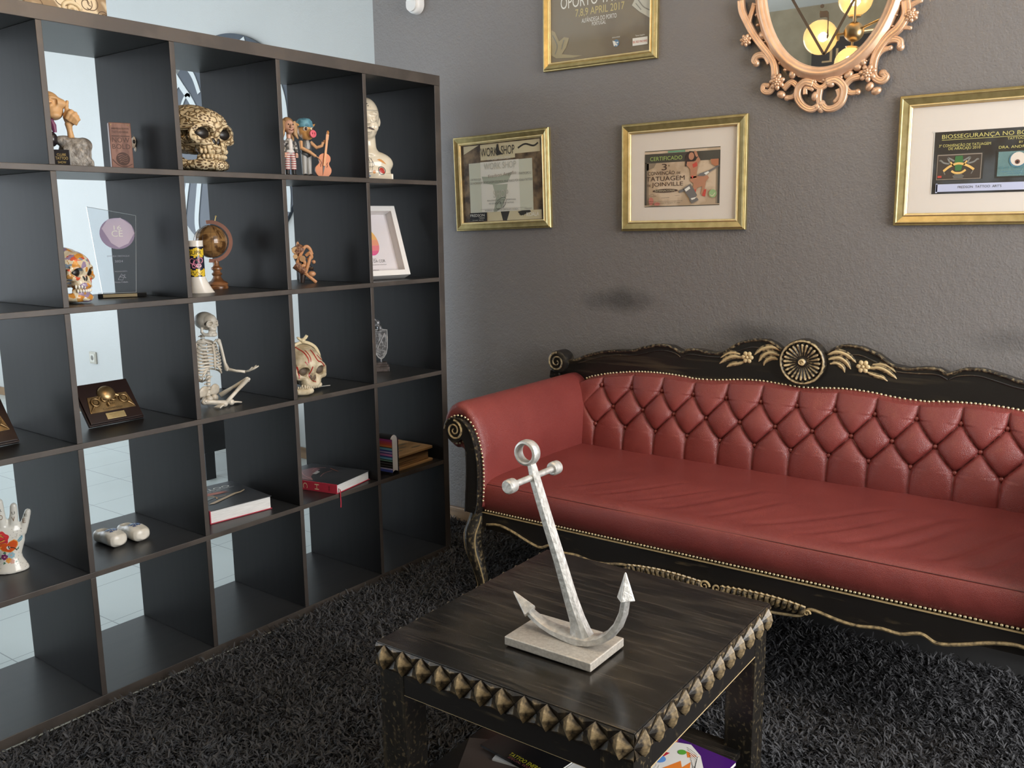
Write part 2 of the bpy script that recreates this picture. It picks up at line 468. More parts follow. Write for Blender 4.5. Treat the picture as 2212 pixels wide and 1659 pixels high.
CONC = mat_two('rough_brown_concrete', (0.27, 0.225, 0.15), (0.46, 0.40, 0.29), 'noise', 2.2, rough=0.8, lo=0.38, hi=0.62, bump=0.3, dist=0.01, detail=9)

def tile_mat():
    m = bpy.data.materials.new('pale_floor_tiles'); m.use_nodes = True; n, l = nt(m); b = n['Principled BSDF']
    b.inputs['Roughness'].default_value = 0.22
    tc = n.new('ShaderNodeTexCoord'); sp = n.new('ShaderNodeSeparateXYZ'); l.new(tc.outputs['Object'], sp.inputs[0])
    outs = []
    for ax, x0, p in ((0, -0.535, 0.3225), (1, -0.165, 0.330)):
        a = n.new('ShaderNodeMath'); a.operation = 'MULTIPLY_ADD'; a.inputs[1].default_value = 1/p; a.inputs[2].default_value = -x0/p + 100.5
        f = n.new('ShaderNodeMath'); f.operation = 'FRACT'; s2 = n.new('ShaderNodeMath'); s2.operation = 'SUBTRACT'; s2.inputs[1].default_value = 0.5
        ab = n.new('ShaderNodeMath'); ab.operation = 'ABSOLUTE'; lt = n.new('ShaderNodeMath'); lt.operation = 'LESS_THAN'; lt.inputs[1].default_value = 0.0055
        l.new(sp.outputs[ax], a.inputs[0]); l.new(a.outputs[0], f.inputs[0]); l.new(f.outputs[0], s2.inputs[0]); l.new(s2.outputs[0], ab.inputs[0]); l.new(ab.outputs[0], lt.inputs[0]); outs.append(lt)
    mxm = n.new('ShaderNodeMath'); mxm.operation = 'MAXIMUM'; l.new(outs[0].outputs[0], mxm.inputs[0]); l.new(outs[1].outputs[0], mxm.inputs[1])
    nz = n.new('ShaderNodeTexNoise'); nz.inputs['Scale'].default_value = 3; l.new(tc.outputs['Object'], nz.inputs['Vector'])
    ba = n.new('ShaderNodeMix'); ba.data_type = 'RGBA'; ba.inputs[6].default_value = (0.50, 0.55, 0.54, 1); ba.inputs[7].default_value = (0.55, 0.60, 0.59, 1); l.new(nz.outputs[0], ba.inputs[0])
    mx = n.new('ShaderNodeMix'); mx.data_type = 'RGBA'; mx.inputs[7].default_value = (0.30, 0.33, 0.33, 1)
    l.new(mxm.outputs[0], mx.inputs[0]); l.new(ba.outputs[2], mx.inputs[6]); l.new(mx.outputs[2], b.inputs['Base Color'])
    return m
struct('floor', MB().box(XL-.2, XR+.2, YF-.2, YB+.2, -0.10, 0.0), tile_mat(), smooth=0)
struct('ceiling', MB().box(XL-.2, XR+.2, YF-.2, YB+.2, HC, HC+.1), CEILM, smooth=0)
struct('wall_back', MB().box(XC, XR+.2, YW, YB+.2, 0, HC), DARKW, smooth=0)
struct('wall_back_recess', MB().box(XL-.2, XC, YB, YB+.2, 0, HC), LIGHTW, smooth=0)
wb = MB()
def _wr(b):
    for (u0, u1, z0, z1) in ((YF, -1.9, 0, HC), (-1.9, .2, 0, .5), (-1.9, .2, 2.6, HC), (.2, YW, 0, HC)): b.box(XR, XR+.2, u0, u1, z0, z1)
_wr(wb); struct('wall_right', wb, LIGHTW, smooth=0)
# front wall (behind the camera): concrete with two big shop windows
def wall_with_hole(b, axis, lo, hi, holes, c0, c1):
    edges = sorted(holes); prev = lo
    def bx(u0, u1, z0, z1):
        if axis == 'x': b.box(u0, u1, c0, c1, z0, z1)
        else: b.box(c0, c1, u0, u1, z0, z1)
    for (u0, u1, z0, z1) in edges:
        bx(prev, u0, 0, HC); bx(u0, u1, 0, z0); bx(u0, u1, z1, HC); prev = u1
    bx(prev, hi, 0, HC)
wb = MB(); wall_with_hole(wb, 'x', XL, XR, [(-4.95, -1.25, 0.25, 2.65)], YF-.2, YF)
struct('wall_front', wb, CONC, smooth=0)
wb = MB(); wall_with_hole(wb, 'y', YF, YB, [(-3.45, 0.05, 0.3, 2.7)], XL-.2, XL)
struct('wall_left', wb, LIGHTW, smooth=0)
ALU = mat('dark_window_frame', (0.05, 0.05, 0.055), rough=0.4, metal=0.3)
def window(nm, axis, u0, u1, z0, z1, c):
    def fr(b):
        for a in (u0+.03, (u0+u1)/2, u1-.03):
            (b.box(a-.03, a+.03, c-.03, c+.03, z0, z1) if axis == 'x' else b.box(c-.03, c+.03, a-.03, a+.03, z0, z1))
        for z in (z0+.03, z1-.03):
            (b.box(u0, u1, c-.03, c+.03, z-.03, z+.03) if axis == 'x' else b.box(c-.03, c+.03, u0, u1, z-.03, z+.03))
    b = MB(); fr(b); o = struct(nm, b, ALU, smooth=0)
    g = MB(); (g.box(u0+.05, u1-.05, c-.004, c+.004, z0+.05, z1-.05) if axis == 'x' else g.box(c-.004, c+.004, u0+.05, u1-.05, z0+.05, z1-.05))
    obj('pane', g, PANE, o, smooth=0)
window('window_1', 'x', -4.95, -1.25, 0.25, 2.65, YF-.1)
window('window_2', 'y', -1.9, 0.2, 0.5, 2.6, XR+.1)
window('window_3', 'y', -3.45, 0.05, 0.3, 2.7, XL-.1)
SKIRT = mat_two('brown_wood_skirting', (0.16, 0.095, 0.05), (0.25, 0.16, 0.09), 'noise', 20, rough=0.4, stretch=(0.1, 1, 1))
struct('baseboard_back', MB().box(XC, XR, YW-.014, YW, 0, 0.064), SKIRT, smooth=0, bevel=0.003)
struct('baseboard_recess', MB().box(XL, XC-.002, YB-.014, YB, 0, 0.064), SKIRT, smooth=0, bevel=0.003)
struct('baseboard_left', MB().box(XL, XL+.014, YF, YB-.014, 0, 0.064), SKIRT, smooth=0, bevel=0.003)
struct('baseboard_right', MB().box(XR-.014, XR, YF, YW-.014, 0, 0.064), SKIRT, smooth=0, bevel=0.003)

# ------------------------------------------------------------------ bookcase (local axes: x out of the front, y to the viewer's right, z up)
SA = math.radians(-1.4926)
SH, SO, ST, SD = 1.85, 0.0309, 0.0158, 0.399
CE = (SH - 2*SO - 4*ST)/5
def cy(c): y = -SH+SO+(c-1)*(CE+ST); return y, y+CE
def flo(r): return SH-SO-r*CE-(r-1)*ST
def onshelf(x, y, z=0): 
    c, s = math.cos(SA), math.sin(SA); return (c*x-s*y, s*x+c*y, z)
bc = thing('bookcase', 'tall black-brown open cube bookcase with twenty-five compartments, dividing the room beside the sofa', 'bookcase', (0, 0, 0), SA)
bv = 0.0012
part('top_board', LAM, bc, lambda b: b.box(-SD, 0, -SH, 0, SH-SO, SH+.006), smooth=0, bevel=bv)
part('bottom_board', LAM, bc, lambda b: b.box(-SD, 0, -SH, 0, 0.001, SO), smooth=0, bevel=bv)
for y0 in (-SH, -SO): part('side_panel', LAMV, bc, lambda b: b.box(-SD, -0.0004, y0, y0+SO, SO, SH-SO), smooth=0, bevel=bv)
s0 = part('shelf', LAM, bc, lambda b: b.box(-SD+.001, -0.0006, -SH+SO, -SO, 0, ST), smooth=0, bevel=bv); s0.location = (0, 0, flo(1)-ST)
for r in (2, 3, 4): dup(s0, bc, (0, 0, flo(r)-ST))
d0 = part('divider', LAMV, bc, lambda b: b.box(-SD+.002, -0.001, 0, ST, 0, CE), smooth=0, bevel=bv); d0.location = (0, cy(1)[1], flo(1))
for r in range(1, 6):
    for c in range(1, 5):
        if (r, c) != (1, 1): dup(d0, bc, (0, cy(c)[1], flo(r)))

LAM_LIT = mat_two('laminate_lit_edge', (0.050, 0.041, 0.036), (0.068, 0.056, 0.048), 'noise', 60, rough=0.45, stretch=(1, .1, .1))  # same laminate, lightened: room light on the front edges put into the colour
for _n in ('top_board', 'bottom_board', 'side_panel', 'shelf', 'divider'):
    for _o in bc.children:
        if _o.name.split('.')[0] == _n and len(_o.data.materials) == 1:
            _o.data.materials.append(LAM_LIT)
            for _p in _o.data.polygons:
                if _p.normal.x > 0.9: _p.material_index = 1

# ------------------------------------------------------------------ sofa
LEA = mat_two('oxblood_leather', (0.190, 0.036, 0.032), (0.225, 0.045, 0.039), 'noise', 6, rough=0.31, lo=0.35, hi=0.65)
def leather_bump(m, sc, st):
    n, l = nt(m); b = n['Principled BSDF']; tc = n.new('ShaderNodeTexCoord')
    v = n.new('ShaderNodeTexVoronoi'); v.inputs['Scale'].default_value = sc; v.feature = 'DISTANCE_TO_EDGE'
    z = n.new('ShaderNodeTexNoise'); z.inputs['Scale'].default_value = 70; z.inputs['Detail'].default_value = 4
    r = n.new('ShaderNodeMapRange'); r.inputs[1].default_value = 0; r.inputs[2].default_value = 0.18
    a = n.new('ShaderNodeMath'); a.operation = 'MULTIPLY_ADD'; a.inputs[1].default_value = 0.6
    bp = n.new('ShaderNodeBump'); bp.inputs['Strength'].default_value = st; bp.inputs['Distance'].default_value = 0.0012
    l.new(tc.outputs['Object'], v.inputs['Vector']); l.new(tc.outputs['Object'], z.inputs['Vector']); l.new(v.outputs[0], r.inputs[0])
    l.new(z.outputs[0], a.inputs[0]); l.new(r.outputs[0], a.inputs[2]); l.new(a.outputs[0], bp.inputs['Height']); l.new(bp.outputs[0], b.inputs['Normal'])
leather_bump(LEA, 260, 0.35)
XM = 1.3265                                                 # sofa centre line
sofa = thing('sofa', 'carved black and gold sofa with buttoned oxblood leather, against the dark wall', 'sofa', (XM, -0.14, 0))
SX, SY = XM, -0.14
def fnoise(seed, n=24, f0=3, f1=20):
    r = np.random.default_rng(seed); A = []
    for _ in range(n):
        f = r.uniform(f0, f1); a = r.uniform(0, 2*PI); A.append((f*math.cos(a), f*math.sin(a), r.uniform(0, 2*PI), 1/f))
    def g(x, y): 
        o = 0
        for fx, fy, p, w_ in A: o = o + w_*np.sin(fx*x+fy*y+p)
        return o
    return g
# seat cushion: profile from under the front edge, over the seam, across the top
XI = 0.792                                                   # half width between the arms
def seat(b):
    prof = [(-0.468, 0.405), (-0.478, 0.418), (-0.4835, 0.44), (-0.4845, 0.46), (-0.482, 0.478), (-0.4775, 0.4895), (-0.4745, 0.4935), (-0.4725, 0.4925), (-0.470, 0.4945), (-0.466, 0.4985), (-0.456, 0.5025), (-0.44, 0.5055)]
    ys = np.linspace(-0.42, 0.20, 58)
    n1 = fnoise(3, 30, 8, 40); n2 = fnoise(5, 16, 2, 9)
    xs = np.linspace(-XI, XI, 420)
    P = np.zeros((len(xs), len(prof)+len(ys), 3))
    for j, (y, z) in enumerate(prof):
        k = min(1, max(0, (z-0.405)/0.09))
        rip = 0.0016*np.maximum(0, np.sin(xs*63+2*np.sin(xs*11)+z*60))*(1-abs(2*k-1))*np.clip((xs+0.25)*1.6, 0.15, 1.3)
        P[:, j, 0] = xs; P[:, j, 1] = y - rip - 0.0016*n2(xs*2, xs*0+z*9); P[:, j, 2] = z + 0.0012*n2(xs, y*0+1)
    for j, y in enumerate(ys):
        t = (y+0.42)/0.62
        z = 0.506 + 0.006*math.sin(min(1, t*1.15)*PI)
        fr = math.exp(-((t-0.13)/0.22)**2)
        # sitting creases running diagonally in from the front seam
        cr = 0
        for (x0, sl, wd, dp, t0, t1) in ((-.55, .55, .012, .0022, .02, .30), (-.43, .6, .014, .003, .0, .34), (-.33, .7, .012, .003, .0, .3), (-.20, .55, .016, .0035, .0, .42), (-.06, .5, .014, .003, .0, .3), (.06, .75, .018, .0045, 0, .5), (.20, .6, .014, .0035, 0, .36), (.31, .5, .020, .006, 0, .5), (.40, .45, .016, .004, .05, .4), (.52, .4, .022, .006, 0, .55), (.63, .3, .016, .004, 0, .4)):
            if t0 <= t <= t1+.1:
                env = min(1, (t-t0+.02)/.06)*max(0, min(1, (t1+.1-t)/.12))
                c = x0 + sl*(t**0.75)*0.62
                cr = cr - dp*env*np.exp(-((xs-c)/wd)**2) + dp*0.8*env*np.exp(-((xs-c-2.1*wd)/(1.5*wd))**2)
        P[:, len(prof)+j, 0] = xs; P[:, len(prof)+j, 1] = y; P[:, len(prof)+j, 2] = z + cr + 0.0022*n2(xs*1.5, y*3) + 0.0012*fr*n1(xs, y*1.5)
    P[:, :, 1] -= SY
    b.grid(P)
part('seat_cushion', LEA, sofa, seat, smooth=180, recalc=False)
def seam(b):
    b.tube([(x, -0.4738-SY, 0.4937+0.0003) for x in np.linspace(-XI, XI, 160)], 0.0011, 5)
part('seam', mat('dark_seam_thread', (0.07, 0.015, 0.013), 0.5), sofa, seam)
# the crest's lower edge (= upper edge of the leather), measured on the left half and mirrored
NX = [(-.8505,.683),(-.8345,.722),(-.80,.740),(-.7865,.744),(-.7345,.757),(-.6835,.766),(-.6075,.776),(-.5345,.780),(-.4625,.779),(-.3925,.774),(-.3765,.772),(-.2935,.775),(-.2135,.784),(-.1355,.787),(-.0595,.782),(0,.779)]
NX = NX + [(-x, z) for x, z in reversed(NX[:-1])]
def znail(x): return float(np.interp(x, [p[0] for p in NX], [p[1] for p in NX]))
BP, BZ = 0.1207, (0.723, 0.651, 0.584)
def back_y(x, z):
    t = (z-0.49)/0.29
    base = 0.128 + 0.085*t
    k = math.pow(max(0, math.sin(min(1, max(0, (t*0.94+0.03)))*PI)), 0.6)
    edge = min(1, max(0, (abs(x)-(0.80-0.0))/0.055)); 
    bulge = 0.040*k
    u = x/BP
    zz = min(max(z, BZ[2]), BZ[0]); wv = (zz-BZ[0])/(2*(BZ[0]-BZ[1]) if zz > BZ[1] else 2*(BZ[1]-BZ[2])*1.0)
    if zz <= BZ[1]: wv = -0.5 + (zz-BZ[1])/(2*(BZ[1]-BZ[2]))
    a, c = u+wv, u-wv
    sa, sc = abs(math.sin(PI*a)), abs(math.sin(PI*c))
    if z >= BZ[0] or z <= BZ[2]:
        q = abs(math.sin(PI*u)); pil = 1-math.exp(-q*5.5); ro = 0.55+0.45*math.sin(PI*min(1, q*0.5+0.5)) 
        f = min(1, abs(z-zz)/0.05)
        pm = 0.45*(1-math.exp(-q*11))+0.55*q**0.6
        pil = pm*(1-0.35*f) + 0.35*f
        if z > BZ[0]: pil = pm*(1-0.25*f)+0.25*f
    else:
        pil = 0.42*(1-math.exp(-sa*12.0))*(1-math.exp(-sc*12.0))+0.58*(sa*sc)**0.5
    d = 9
    for r, zr in enumerate(BZ):
        off = 0.5 if r == 1 else 0.0
        du = (u-off-round(u-off))*BP; d = min(d, math.hypot(du, z-zr))
    dim = 0.008*math.exp(-(d/0.012)**2)
    side = 1-min(1, max(0, (abs(x)-0.70)/0.10))
    pil = pil*side + (1-side)*0.8*(1-math.exp(-max(0, 0.86-abs(x))*30))
    ctr = math.exp(-((abs(x)-0.83)/0.03)**2)*0.012 if abs(x) > 0.74 else 0
    # radiating gathers around each button
    return base - bulge*0.50 - 0.030*pil*(0.55+0.45*k) + dim*side
def back(b):
    xs = np.linspace(-0.850, 0.850, 560); m = 96
    P = np.zeros((len(xs), m, 3))
    for i, x in enumerate(xs):
        zt = znail(x)-0.001; zb = 0.49
        for j in range(m):
            z = zb+(zt-zb)*j/(m-1)
            P[i, j] = (x, back_y(x, z)-SY, z)
        # roll the top edge back under the nails
        P[i, -1, 1] = 0.222-SY; P[i, -2, 1] = max(P[i, -2, 1], P[i, -1, 1]-0.010); P[i, -3, 1] = max(P[i, -3, 1], P[i, -1, 1]-0.016)
    b.grid(P)
part('backrest', LEA, sofa, back, smooth=180, recalc=False)
# buttons: leather covered domes
def btn(b): b.lathe([(0.0, 0.0085), (0.0032, 0.0082), (0.0060, 0.0064), (0.0074, 0.0030), (0.0076, -0.003)], 16, axis='y')
bt = None
BUTM = mat('button_leather', (0.20, 0.045, 0.035), 0.33)
for r, zr in enumerate(BZ):
    for k in range(-6, 7):
        u = k + (0.5 if r == 1 else 0)
        x = u*BP
        if abs(x) > 0.74: continue
        loc = (x, back_y(x, zr)-SY-0.009, zr)
        if bt is None: bt = part('tuft_button', BUTM, sofa, btn, smooth=180, rot=(0, 0, 0)); bt.scale = (1, -1, 1); bt.location = loc
        else: dup(bt, sofa, loc)
# crest rail
TX = [(-.955,.700),(-.99,.722),(-.985,.748),(-.955,.752),(-.925,.765),(-.8965,.795),(-.8585,.803),(-.8205,.820),(-.7525,.839),(-.7005,.847),(-.6295,.853),(-.5705,.870),(-.5225,.881),(-.4745,.879),(-.4315,.8615),(-.4045,.873),(-.3695,.874),(-.3195,.867),(-.2715,.874),(-.2295,.903),(-.1775,.922),(-.1265,.925),(-.0955,.912),(-.0745,.897)]
TX = TX + [(-x, z) for x, z in reversed(TX)]
YC0, YC1 = 0.222, 0.262
def crest(b):
    lower = [(x, z) for x, z in NX]
    out = list(TX) + [(0.87, 0.668)] + [(x, z-0.010) for x, z in reversed(lower)] + [(-0.87, 0.668)]
    b.wear = 0.0
    b.prism(out, YC0-SY, YC1-SY, 'y')
    b.wear = 0.24
    tt = catmull([(x, YC0-SY-0.002, z-0.002) for x, z in TX[5:24]], 5); b.tube(tt, 0.0052, 8)
    tt = catmull([(x, YC0-SY-0.002, z-0.002) for x, z in TX[-24:-5]], 5); b.tube(tt, 0.0052, 8)
    # second moulding line a little below the edge
    b.wear = 0.12
    for sg in (-1, 1):
        b.tube(catmull([(sg*x, YC0-SY-0.0005, z) for x, z in ((-.86,.785),(-.78,.812),(-.70,.829),(-.62,.835),(-.56,.85),(-.51,.861),(-.46,.856),(-.435,.843))], 5), 0.0028, 6)
        b.tube(catmull([(sg*x, YC0-SY-0.0005, z) for x, z in ((-.43,.842),(-.40,.855),(-.34,.853),(-.28,.855),(-.23,.876),(-.17,.897),(-.11,.885))], 5), 0.0028, 6)
CRW = mat_two('black_crest_wood_limed_grain', (0.011, 0.0095, 0.0085), (0.44, 0.34, 0.19), 'noise', 46, rough=0.33, lo=0.53, hi=0.95, stretch=(0.07, 1, 1), wear=True, bump=0.3, dist=0.0008)
part('crest_rail', CRW, sofa, crest, smooth=35)
def spiral(b, c, r, y, turns=1.7, sgn=1, th=0.005, a0=0):
    pts = []
    for k in range(int(turns*20)+1):
        f = k/(turns*20); a = a0+sgn*2*PI*turns*f; rr = r*(1-f*0.86); pts.append((c[0]+rr*math.cos(a), y, c[1]+rr*math.sin(a)))
    b.tube(pts, [th*(1-0.5*k/len(pts)) for k in range(len(pts))], 6)
def scroll_end(sg):
    def f(b):
        b.lathe([(0.0, -.032), (.034, -.032), (.0415, -.027), (.043, -.02), (.043, .03), (0, .03)], 28, c=(0, 0, 0), axis='y')
        b.wear = 0.35; spiral(b, (0, 0), 0.037, -0.033, 1.9, sg, 0.0042, PI/2)
        b.wear = 0.15; b.lathe([(0.0, -.02), (.02, -.018), (.022, -.01), (.022, .022), (0, .022)], 18, c=(-sg*0.018*1, 0, -.056), axis='y')
    return f
for sg in (-1, 1):
    o = part('scroll_end', CRW, sofa, scroll_end(-sg), smooth=35); o.location = (sg*0.942, YC0-SY+0.008, 0.787)
# medallion
GOLDM = mat_two('gold_rubbed_carving', (0.018, 0.014, 0.010), (0.56, 0.43, 0.23), 'noise', 70, rough=0.36, lo=0.6, hi=0.95, wear=True)
def medal(b):
    n1, n2 = 24, 288; P = []; W = []
    for i in range(n1+1):
        f = i/n1; r = 0.074*f; row = []
        for k in range(n2):
            a = 2*PI*k/n2
            if f < 0.16: h = 0.018+0.006*math.cos(f/0.16*PI/2); wv = 0.75
            elif f < 0.24: h = 0.010; wv = 0.1
            elif f < 0.80:
                t = (f-0.24)/0.56; pet = abs(math.cos(12*a)) ; h = 0.009+0.008*t*pet**0.5+0.003*t; wv = 0.62*max(0, pet-0.15)*(0.45+0.55*t)
                edge = 0.80-0.07*(1-abs(math.cos(12*a))**0.5)
                if f > edge: h -= 0.006; wv = 0.05
            elif f < 0.86: h = 0.006; wv = 0.05
            else: t = (f-0.86)/0.14; h = 0.010+0.010*math.sin(t*PI)**0.7; wv = 0.30*math.sin(t*PI)+0.15
            row.append((r*math.cos(a), -h, r*math.sin(a))); W.append(wv)
        P.append(row)
    b.grid(P, cv=True, wear=W)
    b.wear = 0.1; b.lathe([(0.074, 0.03), (0.074, -0.010)], 64, axis='y', cap=False)
    b.wear = 0.7; spiral(b, (0, 0), 0.010, -0.0245, 1.4, 1, 0.0022)
o = part('medallion', GOLDM, sofa, medal, smooth=180); o.location = (0, YC0-SY-0.006, 0.862)
# carved flowers and acanthus leaves either side of the medallion
def flower(b, r=0.018, n=6, d=0.008, ax='y'):
    for k in range(n):
        a = 2*PI*k/n; 
        b.wear = 0.75; b.ell((r*0.62*math.cos(a), -d*0.45, r*0.62*math.sin(a)), (r*0.42, d*0.55, r*0.36), 10, 7, rot=(0, -a, 0))
    b.wear = 0.85; b.ell((0, -d*0.8, 0), (r*0.26, d*0.4, r*0.26), 10, 7)
    b.wear = 0.2; b.lathe([(0.0, -d*0.35), (r*0.5, -d*0.3), (r*0.55, 0)], 14, axis='y')
for sg, (x, z) in ((-1, (-.1685-.012, .852-.0)), (1, (.1685+.03, .850))):
    o = part('carved_flower', GOLDM, sofa, lambda b: flower(b, 0.021, 6, 0.010), smooth=60); o.location = (sg*0.188, YC0-SY-0.001, 0.862)
def leaf(b, pts, w0, y):
    P = catmull([(p[0], y, p[1]) for p in pts], 7); n = len(P)
    for off, sc in ((0, 1.0), (0.45, 0.7), (-0.45, 0.7)):
        Q = []
        for i, p in enumerate(P):
            t = (P[min(i+1, n-1)]-P[max(i-1, 0)]).normalized(); a = Vector((-t.z, 0, t.x)); f = i/(n-1); Q.append(p + a*off*w0*math.sin(min(1, f*1.05)*PI)**0.7)
        b.wear = 0.30 if off else 0.8
        b.tube(Q, [max(0.0006, w0*0.42*sc*math.sin(min(1, 0.12+f*0.86)*PI)**0.6) for f in [i/(n-1) for i in range(n)]], 8, flat=0.8, up=(0, 1, 0))
def leaves(sg):
    def f(b):
        for pts, w_ in (([(.075,.893),(.105,.902),(.14,.893),(.165,.872)], .015), ([(.08,.876),(.11,.884),(.135,.872),(.15,.850)], .014), ([(.085,.862),(.105,.866),(.125,.855),(.132,.838)], .012),
                        ([(.205,.858),(.235,.862),(.262,.852),(.288,.832)], .014), ([(.20,.845),(.222,.838),(.245,.833),(.262,.822)], .011), ([(.215,.870),(.24,.874),(.262,.868),(.285,.852)], .010)):
            leaf(b, [(sg*p[0], p[1]) for p in pts], w_, YC0-SY-0.002)
    return f
for sg in (-1, 1): part('carved_leaves', GOLDM, sofa, leaves(sg), smooth=60)

# arms
def arm_leather(sg):
    def f(b):
        sec = [(-.776,.42),(-.772,.47),(-.770,.53),(-.771,.58),(-.778,.63),(-.792,.675),(-.812,.712),(-.836,.738),(-.864,.751),(-.892,.746),(-.915,.727),(-.931,.698),(-.935,.666),(-.928,.635),(-.910,.612),(-.886,.600),(-.862,.600),(-.848,.590),(-.844,.55),(-.842,.50),(-.842,.45),(-.842,.42)]
        base = catmull([(x, z, 0) for x, z in sec], 4)
        cx, cz = -0.872, 0.667
        ys = [(-0.484, .55), (-0.4875, .68), (-0.488, .80), (-0.485, .90), (-0.478, .965), (-0.466, 1.0), (-0.44, 1.008)] + [(y, 1.0) for y in np.linspace(-0.38, 0.215, 14)]
        P = []
        for y, k in ys:
            row = []
            for n_, p in enumerate(base):
                x, z = p.x, p.y
                a = math.atan2(z-cz, x-cx)
                pk = 1+0.012*math.sin(a*13)*max(0, 1-(y+0.488)/0.05)
                if z > 0.60 or x < -0.85: xx, zz = cx+(x-cx)*k*pk, cz+(z-cz)*k*pk
                else: xx, zz = x + (-0.80-x)*(1-k)*0.8, z
                row.append((sg*-1*xx if sg > 0 else xx, y-SY, zz))
            P.append(row)
        b.grid(P, cv=True)
        b.f.append(tuple(len(b.v)-len(base)+i for i in range(len(base))))
    return f
for sg in (-1, 1): part('armrest', LEA, sofa, arm_leather(sg), smooth=180)
def post_pts(sg):
    right = [(-.790,.398),(-.782,.43),(-.7785,.47),(-.777,.51),(-.7775,.56),(-.785,.61),(-.800,.655),(-.822,.688),(-.850,.703),(-.880,.703),(-.903,.689),(-.912,.664),(-.905,.638),(-.886,.624),(-.864,.626),(-.848,.637),(-.838,.628),(-.832,.60),(-.831,.55),(-.833,.50),(-.837,.45),(-.840,.40)]
    return [(p[0]*(1 if sg < 0 else -1), p[1]) for p in right]
def post(sg):
    def f(b):
        pp = [(p.x, p.y) for p in catmull([(x, z, 0) for x, z in post_pts(sg)], 4)]
        b.wear = 0.0; b.prism(pp, -0.505-SY, -0.470-SY, 'y')
        q = post_pts(sg)
        b.wear = 0.22; b.tube(catmull([(x+(0.004*sg), -0.506-SY, z) for x, z in q[:12]], 4), 0.0032, 6)
        b.wear = 0.12; b.tube(catmull([(x-(0.003*sg), -0.506-SY, z) for x, z in q[17:]], 4), 0.0026, 6)
        b.wear = 0.42; spiral(b, (sg*0.875, 0.664), 0.033, -0.507-SY, 1.9, sg, 0.0038, PI/2)
    return f
for sg in (-1, 1): part('arm_post', GOLDW, sofa, post(sg), smooth=35)
# apron with scalloped lower edge
LX = [(-.842,.345),(-.8165,.334),(-.7765,.356),(-.7315,.363),(-.6775,.353),(-.6135,.331),(-.5675,.322),(-.532,.336),(-.4855,.323),(-.4365,.325),(-.3835,.317),(-.3365,.320),(-.2715,.331),(-.2535,.317),(-.235,.306),(-.16,.298),(-.08,.293),(0,.291)]
LX = LX + [(-x, z) for x, z in reversed(LX[:-1])]
def apron(b):
    b.wear = 0.0
    b.prism([(-.842, .3985), (.842, .3985)] + list(reversed(LX)), -0.470-SY, -0.445-SY, 'y')
    b.wear = 0.40
    b.tube(catmull([(x, -0.471-SY, z+0.001) for x, z in LX[2:14]], 5), 0.0046, 6)
    b.tube(catmull([(x, -0.471-SY, z+0.001) for x, z in LX[-14:-2]], 5), 0.0046, 6)
    b.wear = 0.5; b.tube(catmull([(x, -0.471-SY, z) for x, z in LX[13:-13]], 4), 0.004, 6)
    b.wear = 0.55; b.box(-.80, .80, -0.474-SY, -0.466-SY, 0.3945, 0.3985)
part('apron', GOLDW, sofa, apron, smooth=35)
def band(b):
    n = 15
    for sg in (-1, 1):
        for k in range(n):
            t = k/(n-1); x = sg*(0.035+0.215*t); z = 0.327+0.010*math.sin(t*PI*0.8)-0.004*t
            h = 0.021*(1-0.25*t)
            b.wear = 0.30; b.tube([(x-sg*0.010, -0.473-SY, z-h), (x, -0.481-SY, z-h*0.2), (x+sg*0.002, -0.482-SY, z+h*0.35), (x-sg*0.004, -0.476-SY, z+h*0.75)], [.004, .0078, .0078, .003], 8)
            b.wear = 0.9; b.tube([(x-sg*0.006, -0.480-SY, z+h*0.62), (x, -0.486-SY, z+h*0.85), (x+sg*0.008, -0.480-SY, z+h*0.6)], .0026, 6)
        b.wear = 0.7; spiral(b, (sg*0.018, 0.332), 0.015, -0.482-SY, 1.4, -sg, 0.0035)
        spiral(b, (sg*0.262, 0.322), 0.009, -0.478-SY, 1.2, sg, 0.003)
part('carved_gadroon_band', GOLDW, sofa, band, smooth=50)
def leg_front(sg):
    def f(b):
        pts = [(.815,-.452,.40),(.822,-.460,.36),(.828,-.475,.32),(.822,-.482,.27),(.806,-.480,.22),(.792,-.476,.16),(.790,-.478,.10),(.800,-.492,.055),(.812,-.508,.034)]
        rs = [.030,.034,.034,.030,.025,.020,.0175,.019,.022]
        b.wear = 0.22; P = catmull([(sg*x, y-SY, z) for x, y, z in pts], 4); R = np.interp(np.linspace(0, len(pts)-1, len(P)), range(len(pts)), rs)
        b.tube(P, R, 14, flat=0.85)
        b.wear = 0.1; b.ell((sg*.815, -.508-SY, .029), (.024, .022, .020), 14, 9)
        b.wear = 0.75
        for d in (-1, 1):
            b.tube([(p.x+d*r*0.66, p.y-r*0.62, p.z) for p, r in zip(P[2:], R[2:])], 0.0026, 6)
    return f
for sg in (-1, 1): part('leg', GOLDV, sofa, leg_front(sg), smooth=50)
def leg_rear(sg):
    return lambda b: b.tube([(sg*.80, .20-SY, .40), (sg*.80, .20-SY, .25), (sg*.80, .225-SY, .10), (sg*.80, .255-SY, 0.009)], [.028, .024, .020, .022], 4)
for sg in (-1, 1): part('leg', GOLDV, sofa, leg_rear(sg), smooth=30)
def frame(b):
    b.box(-.80, .80, -.445-SY, .24-SY, .33, .41); b.box(-.845, .845, .215-SY, .262-SY, .33, .70)
    for sg in (-1, 1): b.box(min(sg*.80, sg*.842), max(sg*.80, sg*.842), -.445-SY, .24-SY, .34, .44)
part('seat_frame', OAKX, sofa, frame, smooth=0)
